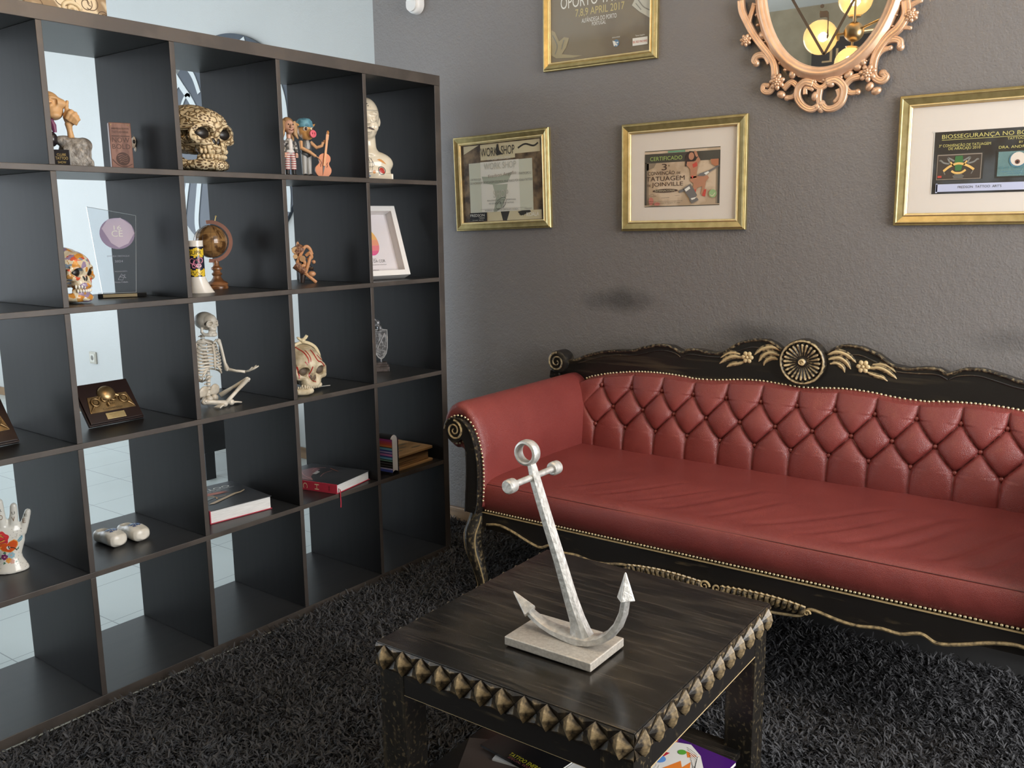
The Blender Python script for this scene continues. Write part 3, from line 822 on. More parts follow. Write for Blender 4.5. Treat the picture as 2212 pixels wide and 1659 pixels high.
# brass nail heads: the row under the seat, the crest edge and the arm scroll edges
nails = []
xs_ = np.arange(-0.780, 0.7801, 0.0108)
for x in xs_: nails.append((x, -0.4725-SY, 0.4045, 1))
d = 0; P = catmull([(x, 0, z) for x, z in NX], 12); acc = 0
for i in range(1, len(P)):
    acc += (P[i]-P[i-1]).length
    if acc >= 0.0112: acc = 0; nails.append((P[i].x, 0.2165-SY, P[i].z-0.0005, 2))
for sg in (-1, 1):
    q = post_pts(sg); P = catmull([(x, 0, z) for x, z in q[1:16]], 16); acc = 0
    c = Vector((sg*0.87, 0, 0.66))
    for i in range(1, len(P)):
        acc += (P[i]-P[i-1]).length
        if acc >= 0.0118:
            acc = 0; t = (P[i]-P[i-1]).normalized(); nrm = Vector((t.z, 0, -t.x)); 
            if nrm.dot(P[i]-c) < 0 and P[i].z > .60: nrm = -nrm
            if P[i].z <= .60: nrm = Vector((-sg, 0, 0))
            p = P[i] + nrm*0.0055; nails.append((p.x, -0.490-SY, p.z, 1))
def nail_dist(n): return (n[0]+SX-CAM[0])**2 + (n[1]+SY-CAM[1])**2 + (n[2]-CAM[2])**2
vis = [n for n in nails if n[0]+SX < 2.10]; vis.sort(key=nail_dist)
near = vis[:100]; rest = [n for n in nails if n not in near]
def nail_shape(b, c=(0, 0, 0), r=0.0043, seg=12): b.lathe([(0.0, -0.0042), (r*0.55, -0.0036), (r*0.9, -0.0018), (r, 0.0002)], seg, c=c, axis='y', cap=False)
n0 = part('brass_nail', BRASSN, sofa, nail_shape, smooth=180); n0.location = near[0][:3]
for q in near[1:]: dup(n0, sofa, q[:3])
def allrest(b):
    for q in rest: nail_shape(b, q[:3], 0.0043 if q[3] == 1 else 0.0046, 8)
o = part('brass_nail_trim', BRASSN, sofa, allrest, smooth=180); o['kind'] = 'stuff'

# ------------------------------------------------------------------ coffee table
TX0, TX1, TY0, TY1, TZ = 0.972, 1.586, -1.405, -0.752, 0.450
tcx, tcy = (TX0+TX1)/2, (TY0+TY1)/2
table = thing('coffee_table', 'square black wood coffee table with gold-rubbed pyramid studs round its edge', 'table', (tcx, tcy, 0))
hx, hy = (TX1-TX0)/2, (TY1-TY0)/2
TTOP = mat_two('black_stained_oak_top', (0.009, 0.0082, 0.0076), (0.024, 0.020, 0.016), 'wave', 9.0, rough=0.22, lo=0.45, hi=1.0, stretch=(0.10, 1, 1), bump=0.18, dist=0.0006, distort=9.0)
def oak(m):
    n, l = nt(m); b = n['Principled BSDF']; src = b.inputs['Base Color'].links[0].from_socket
    tc = n.new('ShaderNodeTexCoord'); mp = n.new('ShaderNodeMapping'); mp.inputs['Scale'].default_value = (0.06, 1, 1)
    nz = n.new('ShaderNodeTexNoise'); nz.inputs['Scale'].default_value = 150; nz.inputs['Detail'].default_value = 3
    r = n.new('ShaderNodeMapRange'); r.inputs[1].default_value = 0.52; r.inputs[2].default_value = 0.75
    mx = n.new('ShaderNodeMix'); mx.data_type = 'RGBA'; mx.blend_type = 'ADD'; mx.inputs[7].default_value = (0.035, 0.027, 0.019, 1)
    l.new(tc.outputs['Object'], mp.inputs[0]); l.new(mp.outputs[0], nz.inputs['Vector']); l.new(nz.outputs[0], r.inputs[0]); l.new(r.outputs[0], mx.inputs[0]); l.new(src, mx.inputs[6]); l.new(mx.outputs[2], b.inputs['Base Color'])
oak(TTOP)
part('tabletop', TTOP, table, lambda b: b.box(-hx, hx, -hy, hy, 0.394, TZ), smooth=0, bevel=0.0015)
NS = 12
def stud(w_, h):
    def f(b):
        a, c = w_/2, h/2
        # diamond with an upright ridge, tapering into the band at left and right
        v = [(0, -0.0075, c), (-a, 0.001, 0), (0, -0.0075, -c), (a, 0.001, 0), (0, -0.0185, 0), (0, -0.0150, c*.55), (0, -0.0150, -c*.55), (0, 0.002, c), (0, 0.002, -c)]
        b.add(v, [(0, 1, 5), (5, 1, 4), (4, 1, 6), (6, 1, 2), (0, 5, 3), (5, 4, 3), (4, 6, 3), (6, 2, 3), (0, 7, 1), (0, 3, 7), (2, 1, 8), (2, 8, 3)], [.33, .15, .33, .15, .42, .42, .40, 0, 0])
    return f
STM = mat_two('gold_rubbed_stud', (0.016, 0.012, 0.009), (0.40, 0.29, 0.155), 'noise', 70, rough=0.34, lo=0.45, hi=0.9, wear=True, stretch=(1, 1, 0.3))
for side, (L, ang, ox, oy) in enumerate(((2*hx, 0, 0, -hy), (2*hy, PI/2, hx, 0), (2*hx, PI, 0, hy), (2*hy, -PI/2, -hx, 0))):
    wd = L/NS; pr = None
    for k in range(NS):
        u = -L/2+wd*(k+.5); loc = (ox+u*math.cos(ang), oy+u*math.sin(ang), 0.421)
        if pr is None: pr = part('stud', STM, table, stud(wd, 0.054), smooth=0, recalc=True); pr.location = loc; pr.rotation_euler = (0, 0, ang)
        else: dup(pr, table, loc, (0, 0, ang))
def groove(b):
    # half-pyramid facets between the diamonds, top and bottom of the band
    for (L, ang, ox, oy) in ((2*hx, 0, 0, -hy), (2*hy, PI/2, hx, 0), (2*hx, PI, 0, hy), (2*hy, -PI/2, -hx, 0)):
        wd = L/NS; c, s = math.cos(ang), math.sin(ang)
        T = lambda u, v, z: (ox+u*c-v*s, oy+u*s+v*c, 0.421+z)
        for k in range(NS+1):
            u = -L/2+wd*k
            for sg in (1, -1):
                l_, r_ = max(-L/2, u-wd/2), min(L/2, u+wd/2)
                p = [T(l_, -0.0008, sg*.0265), T(r_, -0.0008, sg*.0265), T(u, 0.0, sg*.002), T(u, -0.0045, sg*.019)]
                b.add(p, [(0, 1, 3), (1, 2, 3), (2, 0, 3)], [.15, .05, .05, .30])
part('stud_band', STM, table, groove, smooth=0)
lw = 0.068
l0 = part('leg', GOLDV, table, lambda b: b.add(*(lambda q: (q.v, q.f))(MB().box(-lw/2, lw/2, -lw/2, lw/2, 0.009, .3935)), [0.18]*8), smooth=0, bevel=0.0015)
l0.location = (-hx+.003+lw/2, -hy+.004+lw/2, 0)
for sx, sy in ((1, -1), (1, 1), (-1, 1)): dup(l0, table, (sx*(hx-.003-lw/2), sy*(hy-.004-lw/2), 0))
for s_ in (-1, 1):
    part('apron_rail', GOLDW, table, lambda b: (b.box(-hx+.003+lw, hx-.003-lw, min(s_*(hy-.005), s_*(hy-.027)), max(s_*(hy-.005), s_*(hy-.027)), .344, .3935), setattr(b, 'wear', .55), b.tube([(-hx+lw, s_*(hy-.006), .345), (hx-lw, s_*(hy-.006), .345)], .0014, 5)), smooth=0, bevel=0.001)
    part('apron_rail', GOLDW, table, lambda b: (b.box(min(s_*(hx-.004), s_*(hx-.026)), max(s_*(hx-.004), s_*(hx-.026)), -hy+.004+lw, hy-.004-lw, .344, .3935), setattr(b, 'wear', .8), b.tube([(s_*(hx-.005), -hy+lw, .345), (s_*(hx-.005), hy-lw, .345)], .002, 5)), smooth=0, bevel=0.001)
part('lower_shelf', TTOP, table, lambda b: b.box(-hx+.030, hx-.030, -hy+.045, hy-.045, .085, .103), smooth=0, bevel=0.0015)

# ------------------------------------------------------------------ anchor sculpture
SILV = mat_two('cast_aluminium', (0.52, 0.50, 0.47), (0.70, 0.68, 0.64), 'noise', 90, rough=0.46, metal=0.7, lo=0.35, hi=0.65, bump=0.35, dist=0.0012)
AY = -1.203
anc = thing('anchor_sculpture', 'silver metal anchor sculpture leaning on a rectangular base, on the coffee table', 'sculpture', (1.314, AY, TZ))
ax0, az0 = 1.314, TZ
part('base_plate', mat_two('sanded_aluminium_base', (0.50, 0.45, 0.39), (0.62, 0.57, 0.50), 'noise', 160, rough=0.48, metal=0.5, lo=0.35, hi=0.65, bump=0.2, dist=0.0008), anc, lambda b: b.box(-.104, .104, -.068, .066, .0035, .0225), smooth=0, bevel=0.002)
for sx in (-.085, .085):
    for sy in (-.05, .05): part('rubber_foot', BLACK, anc, lambda b: b.lathe([(.008, 0), (.008, .004)], 14, c=(sx, sy, 0)))
def flatbar(b, pts, wr, wy, tips=False):
    """rectangular bar in the XZ plane: wr radial half width, wy half depth"""
    P = [Vector((p[0]-ax0, 0, p[1]-az0)) for p in pts]; n = len(P); rings = []
    for i, p in enumerate(P):
        t = (P[min(i+1, n-1)]-P[max(i-1, 0)]).normalized(); a = Vector((-t.z, 0, t.x)); y = Vector((0, 1, 0)); r_, d_ = wr[i], wy[i]
        rings.append([p+a*r_*sa+y*d_*sb for sa, sb in ((1, -.55), (.55, -1), (-.55, -1), (-1, -.55), (-1, .55), (-.55, 1), (.55, 1), (1, .55))])
    o = len(b.v); b.grid(rings, cv=True); b.f.append(tuple(o+k for k in range(7, -1, -1))); b.f.append(tuple(o+(n-1)*8+k for k in range(8)))
def arms(b):
    pts = [(1.2245,.5085),(1.240,.499),(1.262,.489),(1.290,.4825),(1.320,.480),(1.352,.4795),(1.378,.4825),(1.402,.492),(1.424,.509),(1.441,.532),(1.452,.560),(1.457,.592)]
    flatbar(b, pts, [.007,.0075,.008,.0085,.010,.0125,.010,.009,.0085,.008,.0075,.007], [.010,.012,.014,.017,.020,.022,.020,.017,.015,.013,.011,.010])
part('arms', SILV, anc, arms, smooth=30)
def shank(b):
    flatbar(b, [(1.356,.484),(1.3525,.500),(1.345,.522),(1.330,.560),(1.302,.640),(1.272,.720),(1.245,.795),(1.2385,.818),(1.234,.832)], [.026,.019,.0145,.0125,.011,.0105,.010,.0085,.008], [.018,.016,.0145,.0135,.012,.0115,.011,.0095,.008])
part('shank', SILV, anc, shank, smooth=30)
def fluke(c, d):
    def f(b):
        d_ = Vector((d[0], 0, d[1])).normalized(); a = Vector((-d_.z, 0, d_.x)); y = Vector((0, 1, 0)); c_ = Vector((c[0]-ax0, 0, c[1]-az0))
        v = [c_+a*.021, c_-y*.021, c_-a*.021, c_+y*.021, c_+d_*.062]
        b.add(v, [(3, 2, 1, 0), (0, 1, 4), (1, 2, 4), (2, 3, 4), (3, 0, 4)])
    return f
part('fluke', SILV, anc, fluke((1.2285,.506), (-.80, .66)), smooth=0, bevel=0.002)
part('fluke', SILV, anc, fluke((1.457,.590), (-.03, 1)), smooth=0, bevel=0.002)
def ring(b):
    cx, cz = 1.2245-ax0, .8525-az0; P = []
    for k in range(40):
        a = 2*PI*k/40; row = []
        for r_, y_ in ((.0185,-.010),(.0215,-.0125),(.0255,-.0105),(.0275,-.004),(.0275,.004),(.0255,.0105),(.0215,.0125),(.0185,.010)):
            row.append((cx+r_*math.cos(a), y_, cz+r_*math.sin(a)))
        P.append(row)
    b.grid(P, cu=True, cv=True)
part('ring', SILV, anc, ring, smooth=30)
def stock(b):
    x, z = 1.2375-ax0, .803-az0
    b.tube([(x, -.070, z), (x, .075, z)], .0068, 14)
part('stock', SILV, anc, stock)
for y in (-.078, .083):
    def ballf(b, y=y): b.lathe([(0.0, -.0125), (.0115, -.0125), (.0145, -.009), (.0150, 0), (.0145, .009), (.0115, .0125), (0, .0125)], 24, c=(1.2375-ax0, y, .803-az0), axis='y')
    part('stock_knob', SILV, anc, ballf, smooth=35)

# ------------------------------------------------------------------ shag rug
RX0, RX1, RY0, RY1 = -0.30, 3.3, -3.1, 0.30
def rug_inside(x, y):
    # keeps clear of the bookcase footprint
    lx = math.cos(SA)*x + math.sin(SA)*y
    return lx > 0.012 or y > 0.03
rug = thing('shag_rug', 'large black shaggy rug under the coffee table and sofa', 'rug', (1.5, -1.4, 0))
c_, s_ = math.cos(SA), math.sin(SA)
base = [(0.02*c_-s_*RY0*1, RY0), (RX1, RY0), (RX1, RY1), (RX0+.06, RY1), (RX0+.06, 0.03), (0.02, 0.03)]
RB = mat('rug_backing', (0.006, 0.006, 0.0065), 0.9)
part('backing', RB, rug, lambda b: b.prism([(x-1.5, y+1.4) for x, y in base], 0.0, 0.008, 'z'), smooth=0)
PILE = mat('black_shag_yarn', (0.050, 0.050, 0.054), rough=0.62, spec=0.35)
def pile():
    tris = []; N = 0; pts = []
    # density falls with distance from the camera; only ground the photograph can see, plus a margin
    xs = []; 
    def fill(x0, x1, y0, y1, den):
        n = int((x1-x0)*(y1-y0)*den); xs.append(np.stack([rng.uniform(x0, x1, n), rng.uniform(y0, y1, n)], 1))
    fill(0.0, 3.2, -2.5, 0.29, 27000)
    fill(-0.24, 0.0, 0.02, 0.29, 24000)
    P = np.concatenate(xs)
    keep = []
    d = P[:, 0]*c_ + P[:, 1]*s_
    k = (d > 0.016) | (P[:, 1] > 0.02)
    # out of frame to the right / behind the camera
    v = P - np.array([CAM[0], CAM[1]]); f = v @ np.array([-0.5776, 0.7968])/0.984; r = v @ np.array([0.8108, 0.5852])
    k &= (np.abs(r) < 0.60*(f+0.35)+0.25) & (f > 0.95)
    k &= ~((P[:, 0] > 0.75) & (P[:, 0] < 2.2) & (P[:, 1] > 0.12))
    P = P[k]; n = len(P)
    seg = 5
    L = rng.uniform(0.024, 0.038, n); wd = rng.uniform(0.0016, 0.0027, n)
    ang = rng.uniform(0, 2*PI, n); lean = rng.uniform(0.5, 1.9, n); curl = rng.uniform(-3.0, 3.0, n)
    clump = np.sin(P[:, 0]*23+np.sin(P[:, 1]*17)*1.5)+np.cos(P[:, 1]*21+np.sin(P[:, 0]*19))
    ang = ang*0.6 + clump*1.4
    V = np.zeros((n, seg+1, 2, 3)); pos = np.stack([P[:, 0], P[:, 1], np.full(n, 0.006)], 1)
    th = np.full(n, 0.15); a = ang.copy()
    perp = np.stack([-np.sin(ang+0.6), np.cos(ang+0.6), np.zeros(n)], 1)
    for s in range(seg+1):
        wv = wd*(1.0 if s < seg else 0.55)
        up = perp + np.stack([np.zeros(n), np.zeros(n), 0.25*np.sin(ang*3+s)], 1)
        V[:, s, 0] = pos - up*wv[:, None]; V[:, s, 1] = pos + up*wv[:, None]
        th = th + lean/seg*1.25; a = a + curl/seg
        st = L/seg
        pos = pos + np.stack([np.sin(th)*np.cos(a)*st, np.sin(th)*np.sin(a)*st, np.cos(th)*st], 1)
    V[..., 2] = np.maximum(V[..., 2], 0.002)
    V[..., 0] -= 1.5; V[..., 1] += 1.4
    me = bpy.data.meshes.new('pile'); nv = n*(seg+1)*2
    me.vertices.add(nv); me.vertices.foreach_set('co', V.reshape(-1).astype(np.float32))
    q = []
    basei = (np.arange(n)*(seg+1)*2)[:, None]
    F = np.concatenate([np.stack([basei[:, 0]+2*s, basei[:, 0]+2*s+1, basei[:, 0]+2*s+3, basei[:, 0]+2*s+2], 1) for s in range(seg)])
    nf = len(F); me.loops.add(nf*4); me.loops.foreach_set('vertex_index', F.reshape(-1).astype(np.int32))
    me.polygons.add(nf); me.polygons.foreach_set('loop_start', (np.arange(nf)*4).astype(np.int32)); me.polygons.foreach_set('loop_total', np.full(nf, 4, np.int32))
    me.update(); me.validate()
    me.materials.append(PILE)
    o = bpy.data.objects.new('pile', me); COL.objects.link(o); o.parent = rug; o['kind'] = 'stuff'
    print('strands', n)
pile()

# ------------------------------------------------------------------ framed pictures on the dark wall
def gilt(name, ca, cb):
    return mat_two(name, ca, cb, 'noise', 40, rough=0.36, metal=0.8, lo=0.35, hi=0.7, bump=0.12, dist=0.0004)
GILT = gilt('old_gold_leaf', (0.40, 0.32, 0.14), (0.52, 0.42, 0.20))
GILTB = gilt('bright_gold_bead', (0.80, 0.62, 0.30), (0.90, 0.74, 0.42))
MATB = mat('cream_mount_board', (0.76, 0.69, 0.62), rough=0.75)
def framed(name, label, cx, cz, w_, h_, tilt, mw=0.036, cat='picture'):
    """root at the frame centre on the wall; local x right, z up, -y out of the wall"""
    t = thing(name, label, cat, (cx, YW, cz), rot=(0, -tilt, 0))
    prof = [(0, 0.0), (0, 0.013), (0.002, 0.0165), (0.0045, 0.0165), (0.006, 0.020), (0.009, 0.0215), (0.0115, 0.0200), (mw-0.0095, 0.0145)]
    bead = [(mw-0.0095, 0.0145), (mw-0.0085, 0.0165), (mw-0.0055, 0.0180), (mw-0.0025, 0.0165), (mw-0.0018, 0.012), (mw, 0.0105), (mw, 0.004)]
    def ringp(b, pr):
        P = []
        for sx, sz in ((-1, -1), (1, -1), (1, 1), (-1, 1)):
            P.append([(sx*(w_/2-u), -h, sz*(h_/2-u)) for u, h in pr])
        vs = [p for r in P for p in r]; n = len(pr)
        b.add(vs, [(i*n+j, ((i+1) % 4)*n+j, ((i+1) % 4)*n+j+1, i*n+j+1) for i in range(4) for j in range(n-1)])
    part('frame_moulding', GILT, t, lambda b: ringp(b, prof), smooth=0)
    part('inner_bead', GILTB, t, lambda b: ringp(b, bead), smooth=0)
    part('back_board', mat('brown_backing', (0.1, 0.07, 0.05), 0.8), t, lambda b: b.box(-w_/2+.004, w_/2-.004, -0.0045, 0.0, -h_/2+.004, h_/2-.004), smooth=0)
    return t
def wallfn(h0=0.0046): return lambda u, v, h: (u, -(h0+h), v)
def pane(t, w_, h_, h=0.0098):
    part('glass', PANE, t, lambda b: b.add([(-w_/2, -h, -h_/2), (w_/2, -h, -h_/2), (w_/2, -h, h_/2), (-w_/2, -h, h_/2)], [(0, 1, 2, 3)]), smooth=0)

C_CREAM = mat('print_cream', (0.62, 0.56, 0.38), 0.5); C_PALE = mat('print_pale_green_paper', (0.60, 0.62, 0.52), 0.6)
C_WHITE = mat('print_white', (0.75, 0.74, 0.68), 0.5); C_DARK = mat('print_near_black', (0.035, 0.032, 0.028), 0.5)
C_GREY = mat('print_grey', (0.22, 0.22, 0.20), 0.5); C_OLIVE = mat('print_olive', (0.27, 0.27, 0.13), 0.5)
C_BRN = mat_two('print_brown_photo', (0.05, 0.034, 0.024), (0.24, 0.17, 0.10), 'noise', 22, rough=0.5, lo=0.4, hi=0.62, detail=5)

# --- workshop certificate (left-most frame)
A = framed('picture_frame', 'gold-framed workshop certificate with pale overlay, hanging nearest the bookcase', 0.048, 1.4795, 0.474, 0.3805, math.radians(1.6), 0.034)
pr = Print(wallfn(), A)
iw, ih = 0.474-0.068, 0.3805-0.068
pr.polys('print', [rect(-iw/2, iw/2, -ih/2, ih/2)], C_BRN)
pr.polys('print_panel', [rect(-.103, .070, .09, .152), rect(.07, .19, .105, .152), [(-.19,.12),(-.11,.152),(-.19,.152)], rect(-.08, .19, -.154, -.118)], C_CREAM)
pr.polys('print_panel', [stroke([(.085,.125),(.12,.138),(.16,.128),(.185,.140)], .007)[k] for k in range(14)] + [[(-.01,-.118),(.035,-.118),(.02,-.154),(.0,-.154)], [(.075,-.122),(.13,-.112),(.14,-.125),(.09,-.138)], rect(-.088,-.02,-.02,.0)], C_DARK)
pr.polys('print_panel', [rect(-.165, .152, -.118, .082)], C_PALE)
pr.polys('print_panel', [rect(-.105, .088, -.117, .083)], C_WHITE)
pr.polys('print_panel', [[(-.10,.026),(-.02,.020),(.03,.030),(.055,.036),(.03,-.004),(-.04,-.010),(-.09,-.002)], [(-.045,-.01),(.03,-.01),(.02,-.06),(-.0,-.10),(-.03,-.118),(-.045,-.118),(-.03,-.06)]], mat('print_sage', (0.40, 0.44, 0.36), 0.6))
pr.text([('WORK', -.058, .104, .034, .085), ('SHOP', .036, .106, .034, .066)], C_DARK)
pr.polys('print_panel', [[(-.018,.148),(-.010,.150),(-.006,.125),(.010,.108),(-.020,.104),(-.022,.128)]], C_DARK)
pr.text([('TATUAGEM COLORIDA', -.010, .088, .010, .115)], C_WHITE)
pr.text([('WORK SHOP', -.005, .052, .026, .160), ('SHOP', -.005, -.062, .030, .075)], mat('print_faded_grey', (0.50, 0.50, 0.45), 0.6))
pr.text([('Fredson Argollo', .005, .022, .013, .140, .06)], mat('print_brown_grey', (0.30, 0.25, 0.20), 0.6), 'lettering')
pr.text([('CERTIFICO QUE', -.130, .012, .008, .055), ('PARTICIPOU', .118, .022, .009, .058), ('DO WORKSHOP DE TATUAGEM COLORIDA, MINISTRADO POR KOALA TATTOO', -.004, -.003, .0088, .312),
         ('REALIZADO EM PORTO - PORTUGAL', -.002, -.075, .0058, .145), ('NO ESTUDIO FREDSON TATTOO', -.004, -.087, .0058, .125), ('RODRIGO MOREIRA DE CARVALHO ( KOALA )', -.002, -.114, .0060, .170), ('19/02/2017', .128, -.114, .0050, .036)], mat('print_grey_text', (0.20, 0.20, 0.18), 0.6))
pr.polys('signature', stroke([(-.035,-.088),(-.012,-.068),(.012,-.062),(.022,-.074),(.008,-.098),(-.022,-.108),(-.030,-.094),(-.010,-.076),(-.004,-.100)], .0012) + stroke([(.012,-.070),(.004,-.104),(.018,-.088)], .0012) + stroke([(-.11,-.106),(.12,-.106)], .0006), BLACK)
pr.polys('print_panel', [rect(-.168, -.080, -.152, -.118)], BLACK)
pr.text([('FREDSON', -.128, -.134, .0105, .074), ('Tattoo', -.106, -.142, .0055, .030), ('TATUAGEM   PIERCING', -.126, -.150, .003, .058)], C_WHITE)
pr.text([('KOALA', .150, -.142, .016, .060)], C_WHITE); pr.text([('Pop', .098, -.136, .012, .024)], C_DARK)
pane(A, iw, ih)

# --- certificado (middle frame)
B = framed('picture_frame', 'gold-framed green-banded CERTIFICADO print with wide cream mount, centre of the lower row', 0.839, 1.4735, 0.477, 0.3815, math.radians(0.55), 0.037)
part('mount', MATB, B, lambda b: b.box(-.2015, .2015, -.0068, -.0045, -.154, .154), smooth=0)
pr = Print(wallfn(0.0068), B)
PX0, PX1, PZ0, PZ1 = -.146, .142, -.106, .091
SEP = mat_two('print_sepia', (0.50, 0.37, 0.25), (0.66, 0.52, 0.38), 'noise', 12, rough=0.5)
pr.polys('print', [rect(PX0, PX1, PZ0, PZ1)], SEP)
VIG = mat('print_dark_edge', (0.075, 0.068, 0.055), 0.5)
pr.polys('print_panel', [rect(PX0, PX1, .048, .080), rect(PX0, PX1, .0885, .091), rect(PX0, PX1, -.106, -.1035)] + [rect(PX0, PX0+.008, -.10, .05), rect(PX1-.008, PX1, -.10, .05)], VIG)
pr.polys('print_panel', [rect(PX0+.008, PX0+.016, -.10, .05), rect(PX1-.014, PX1-.008, -.10, .05), [(-.138,.048),(-.10,.048),(-.11,.032),(-.138,.022)]], mat('print_dark_fade', (0.27, 0.21, 0.15), 0.5))
pr.polys('print_panel', [rect(-.055, .012, .081, .087)], mat('print_teal', (0.16, 0.36, 0.22), 0.5))
pr.text([('CERTIFICADO', -.062, .056, .0135, .125)], mat('print_lime', (0.42, 0.56, 0.16), 0.5))
pr.text([('3', -.068, .022, .022, .020), ('a', -.050, .034, .008, .006), ('CONVENÇÃO', -.080, .006, .012, .105), ('DE', -.012, .006, .008, .014), ('TATUAGEM', -.064, -.015, .0155, .150), ('JOINVILLE', -.056, -.034, .014, .122), ('DE', -.128, -.034, .008, .013)], mat('print_brown_text', (0.085, 0.05, 0.038), 0.5))
pr.polys('print_panel', [disc(-.064, -.050, .050, 16, .0065)], mat('print_brown_text', (0.085, 0.05, 0.038), 0.5))
pr.text([('INTERNACIONAL', -.064, -.053, .0065, .080)], C_CREAM)
SKIN = mat('print_skin', (0.42, 0.20, 0.12), 0.5); REDP = mat('print_red', (0.50, 0.07, 0.05), 0.5); HAIRP = mat('print_dark_hair', (0.035, 0.022, 0.02), 0.5)
pr.polys('print_figure', [[(.012,.030),(.014,.066),(.028,.082),(.044,.080),(.052,.062),(.044,.04),(.03,.034)]], HAIRP)
pr.polys('print_figure', [disc(.036,.064,.0105,14,.013), [(.020,.046),(.050,.046),(.062,.062),(.070,.050),(.060,.036),(.058,.010),(.056,-.010),(.034,-.012),(.032,.020),(.018,.034)], [(.034,-.006),(.058,-.004),(.098,-.004),(.103,-.012),(.092,-.024),(.086,-.055),(.078,-.070),(.074,-.066),(.078,-.040),(.060,-.045),(.050,-.064),(.040,-.06),(.046,-.03),(.032,-.02)], [(.062,.062),(.056,.078),(.048,.083),(.046,.076),(.054,.060)]], SKIN)
pr.polys('print_figure', [[(.040,.036),(.056,.044),(.060,.030),(.044,.024)], [(.036,-.004),(.046,-.002),(.042,-.014)], [(.086,-.052),(.094,-.050),(.090,-.076),(.078,-.072)], [(.046,-.050),(.056,-.050),(.052,-.076),(.040,-.072)]], REDP)
pr.polys('print_figure', [[(.060,-.004),(.070,.004),(.100,.012),(.141,.030),(.141,.026),(.104,.006),(.085,-.006)], [(.005,-.046),(.034,-.030),(.046,-.046),(.060,-.070),(.050,-.082),(.034,-.084),(.020,-.066)], [(-.012,-.052),(.008,-.046),(.012,-.054),(-.008,-.060)], [(.030,-.084),(.060,-.078),(.066,-.086),(.040,-.098)]], mat('print_steel', (0.16, 0.15, 0.145), 0.4))
pr.polys('print_figure', [[(.012,-.048),(.030,-.038),(.034,-.046),(.018,-.056)], [(.036,-.080),(.056,-.076),(.052,-.082),(.04,-.086)], [(.084,.004),(.100,.010),(.104,.006),(.092,-.002)]], C_WHITE)
pr.polys('print_figure', [disc(.118,-.066,.014,18), ], mat('print_green_seal', (0.28, 0.42, 0.20), 0.5))
pr.polys('print_figure', [stroke([(.108,-.070),(.118,-.074),(.128,-.062)], .003)[k] for k in range(9)], C_CREAM)
pr.polys('print_panel', [[(.108,.050),(.138,.050),(.138,.028),(.124,.026),(.112,.034)]], mat('print_rust', (0.40, 0.16, 0.08), 0.5))
pr.polys('print_panel', [disc(-.118,-.086,.010,12,.014), disc(-.094,-.096,.012,12,.006)], mat('print_pink_stain', (0.48, 0.17, 0.13), 0.5))
pr.polys('signature', stroke([(-.126,-.066),(-.112,-.060),(-.104,-.068),(-.098,-.066)], .0006)+stroke([(-.078,-.075),(-.045,-.074)], .0008)+stroke([(-.024,-.069),(-.004,-.068)], .0006)+stroke([(-.126,-.068),(-.098,-.068)], .0006), C_DARK)
pr.text([('Certificamos que o participante da Convencao de Tatuagem de Joinville', -.062, -.088, .0028, .135), ('Joinville SC, Internacional de Tatuagem, 12 - 2009', -.066, -.0945, .0028, .125)], VIG)
pane(B, .403, .3075)

# --- biosafety certificate (right, runs out of the photograph)
CW = 0.56; CCX = 1.554+CW/2
Cc = framed('picture_frame', 'large gold-framed certificate with black print in cream mount, furthest right on the wall', CCX, 1.488, CW, 0.3845, math.radians(0.25), 0.037)
part('mount', MATB, Cc, lambda b: b.box(-CW/2+.035, CW/2-.035, -.0068, -.0045, -.1555, .1555), smooth=0)
pr = Print(wallfn(0.0068), Cc)
L0 = -CW/2 + 0.103
BG = mat_two('print_black_slate', (0.028, 0.024, 0.022), (0.075, 0.085, 0.095), 'noise', 7, rough=0.45, lo=0.45, hi=0.65)
pr.polys('print', [rect(L0, -L0, -.100, .080)], BG)
pr.polys('print_panel', [rect(L0-.002, L0, -.100, .080), rect(L0-.007, L0-.001, .079, .083)], mat('print_white_edge', (0.7, 0.68, 0.62), 0.6))
YEL = mat('print_yellow', (0.66, 0.60, 0.20), 0.5)
pr.text([('BIOSSEGURANÇA NO BODY ART', L0+.165, .060, .0115, .290), ('TATTOO INSPECTION', L0+.245, .047, .0065, .105), ('BY', L0+.228, .036, .006, .010), ('DRA. ANDREYA SOUZA', L0+.240, .023, .0075, .135), ('3º CONVENÇÃO DE TATUAGEM', L0+.082, .036, .0075, .138), ('DE ARACAJÚ 2010', L0+.082, .027, .0075, .085)], YEL)
pr.polys('underline', [rect(L0+.020, L0+.310, .0555, .0568)], YEL)
pr.polys('print_panel', [rect(L0+.010, L0+.136, -.060, .018), rect(L0+.168, L0+.30, -.060, .018)], C_DARK)
pr.polys('print_panel', [rect(L0+.011, L0+.131, -.059, .014)], mat('print_taupe_line', (0.30, 0.25, 0.20), 0.5))
pr.polys('print_panel', [rect(L0+.013, L0+.129, -.057, .011)], mat('print_dark_brown', (0.06, 0.045, 0.036), 0.5))
pr.polys('print_panel', [rect(L0+.173, L0+.296, -.055, .014)], mat('print_pale_teal', (0.28, 0.47, 0.47), 0.5))
gx = L0+.070
pr.polys('print_figure', [stroke([(gx+s*.012,-.006),(gx+s*.03,.004),(gx+s*.024,-.012),(gx+s*.04,-.010),(gx+s*.05,-.002),(gx+s*.054,-.010)], .0045)[k] for s in (-1, 1) for k in range(22)] + stroke([(gx-.035,-.044),(gx-.040,-.034)], .002)+stroke([(gx+.035,-.044),(gx+.040,-.034)], .002) + [rect(gx-.014, gx+.016, -.0505, -.0485), rect(gx-.010, gx+.012, -.0465, -.0448), rect(gx-.012, gx+.014, -.0545, -.0525)], C_GREY)
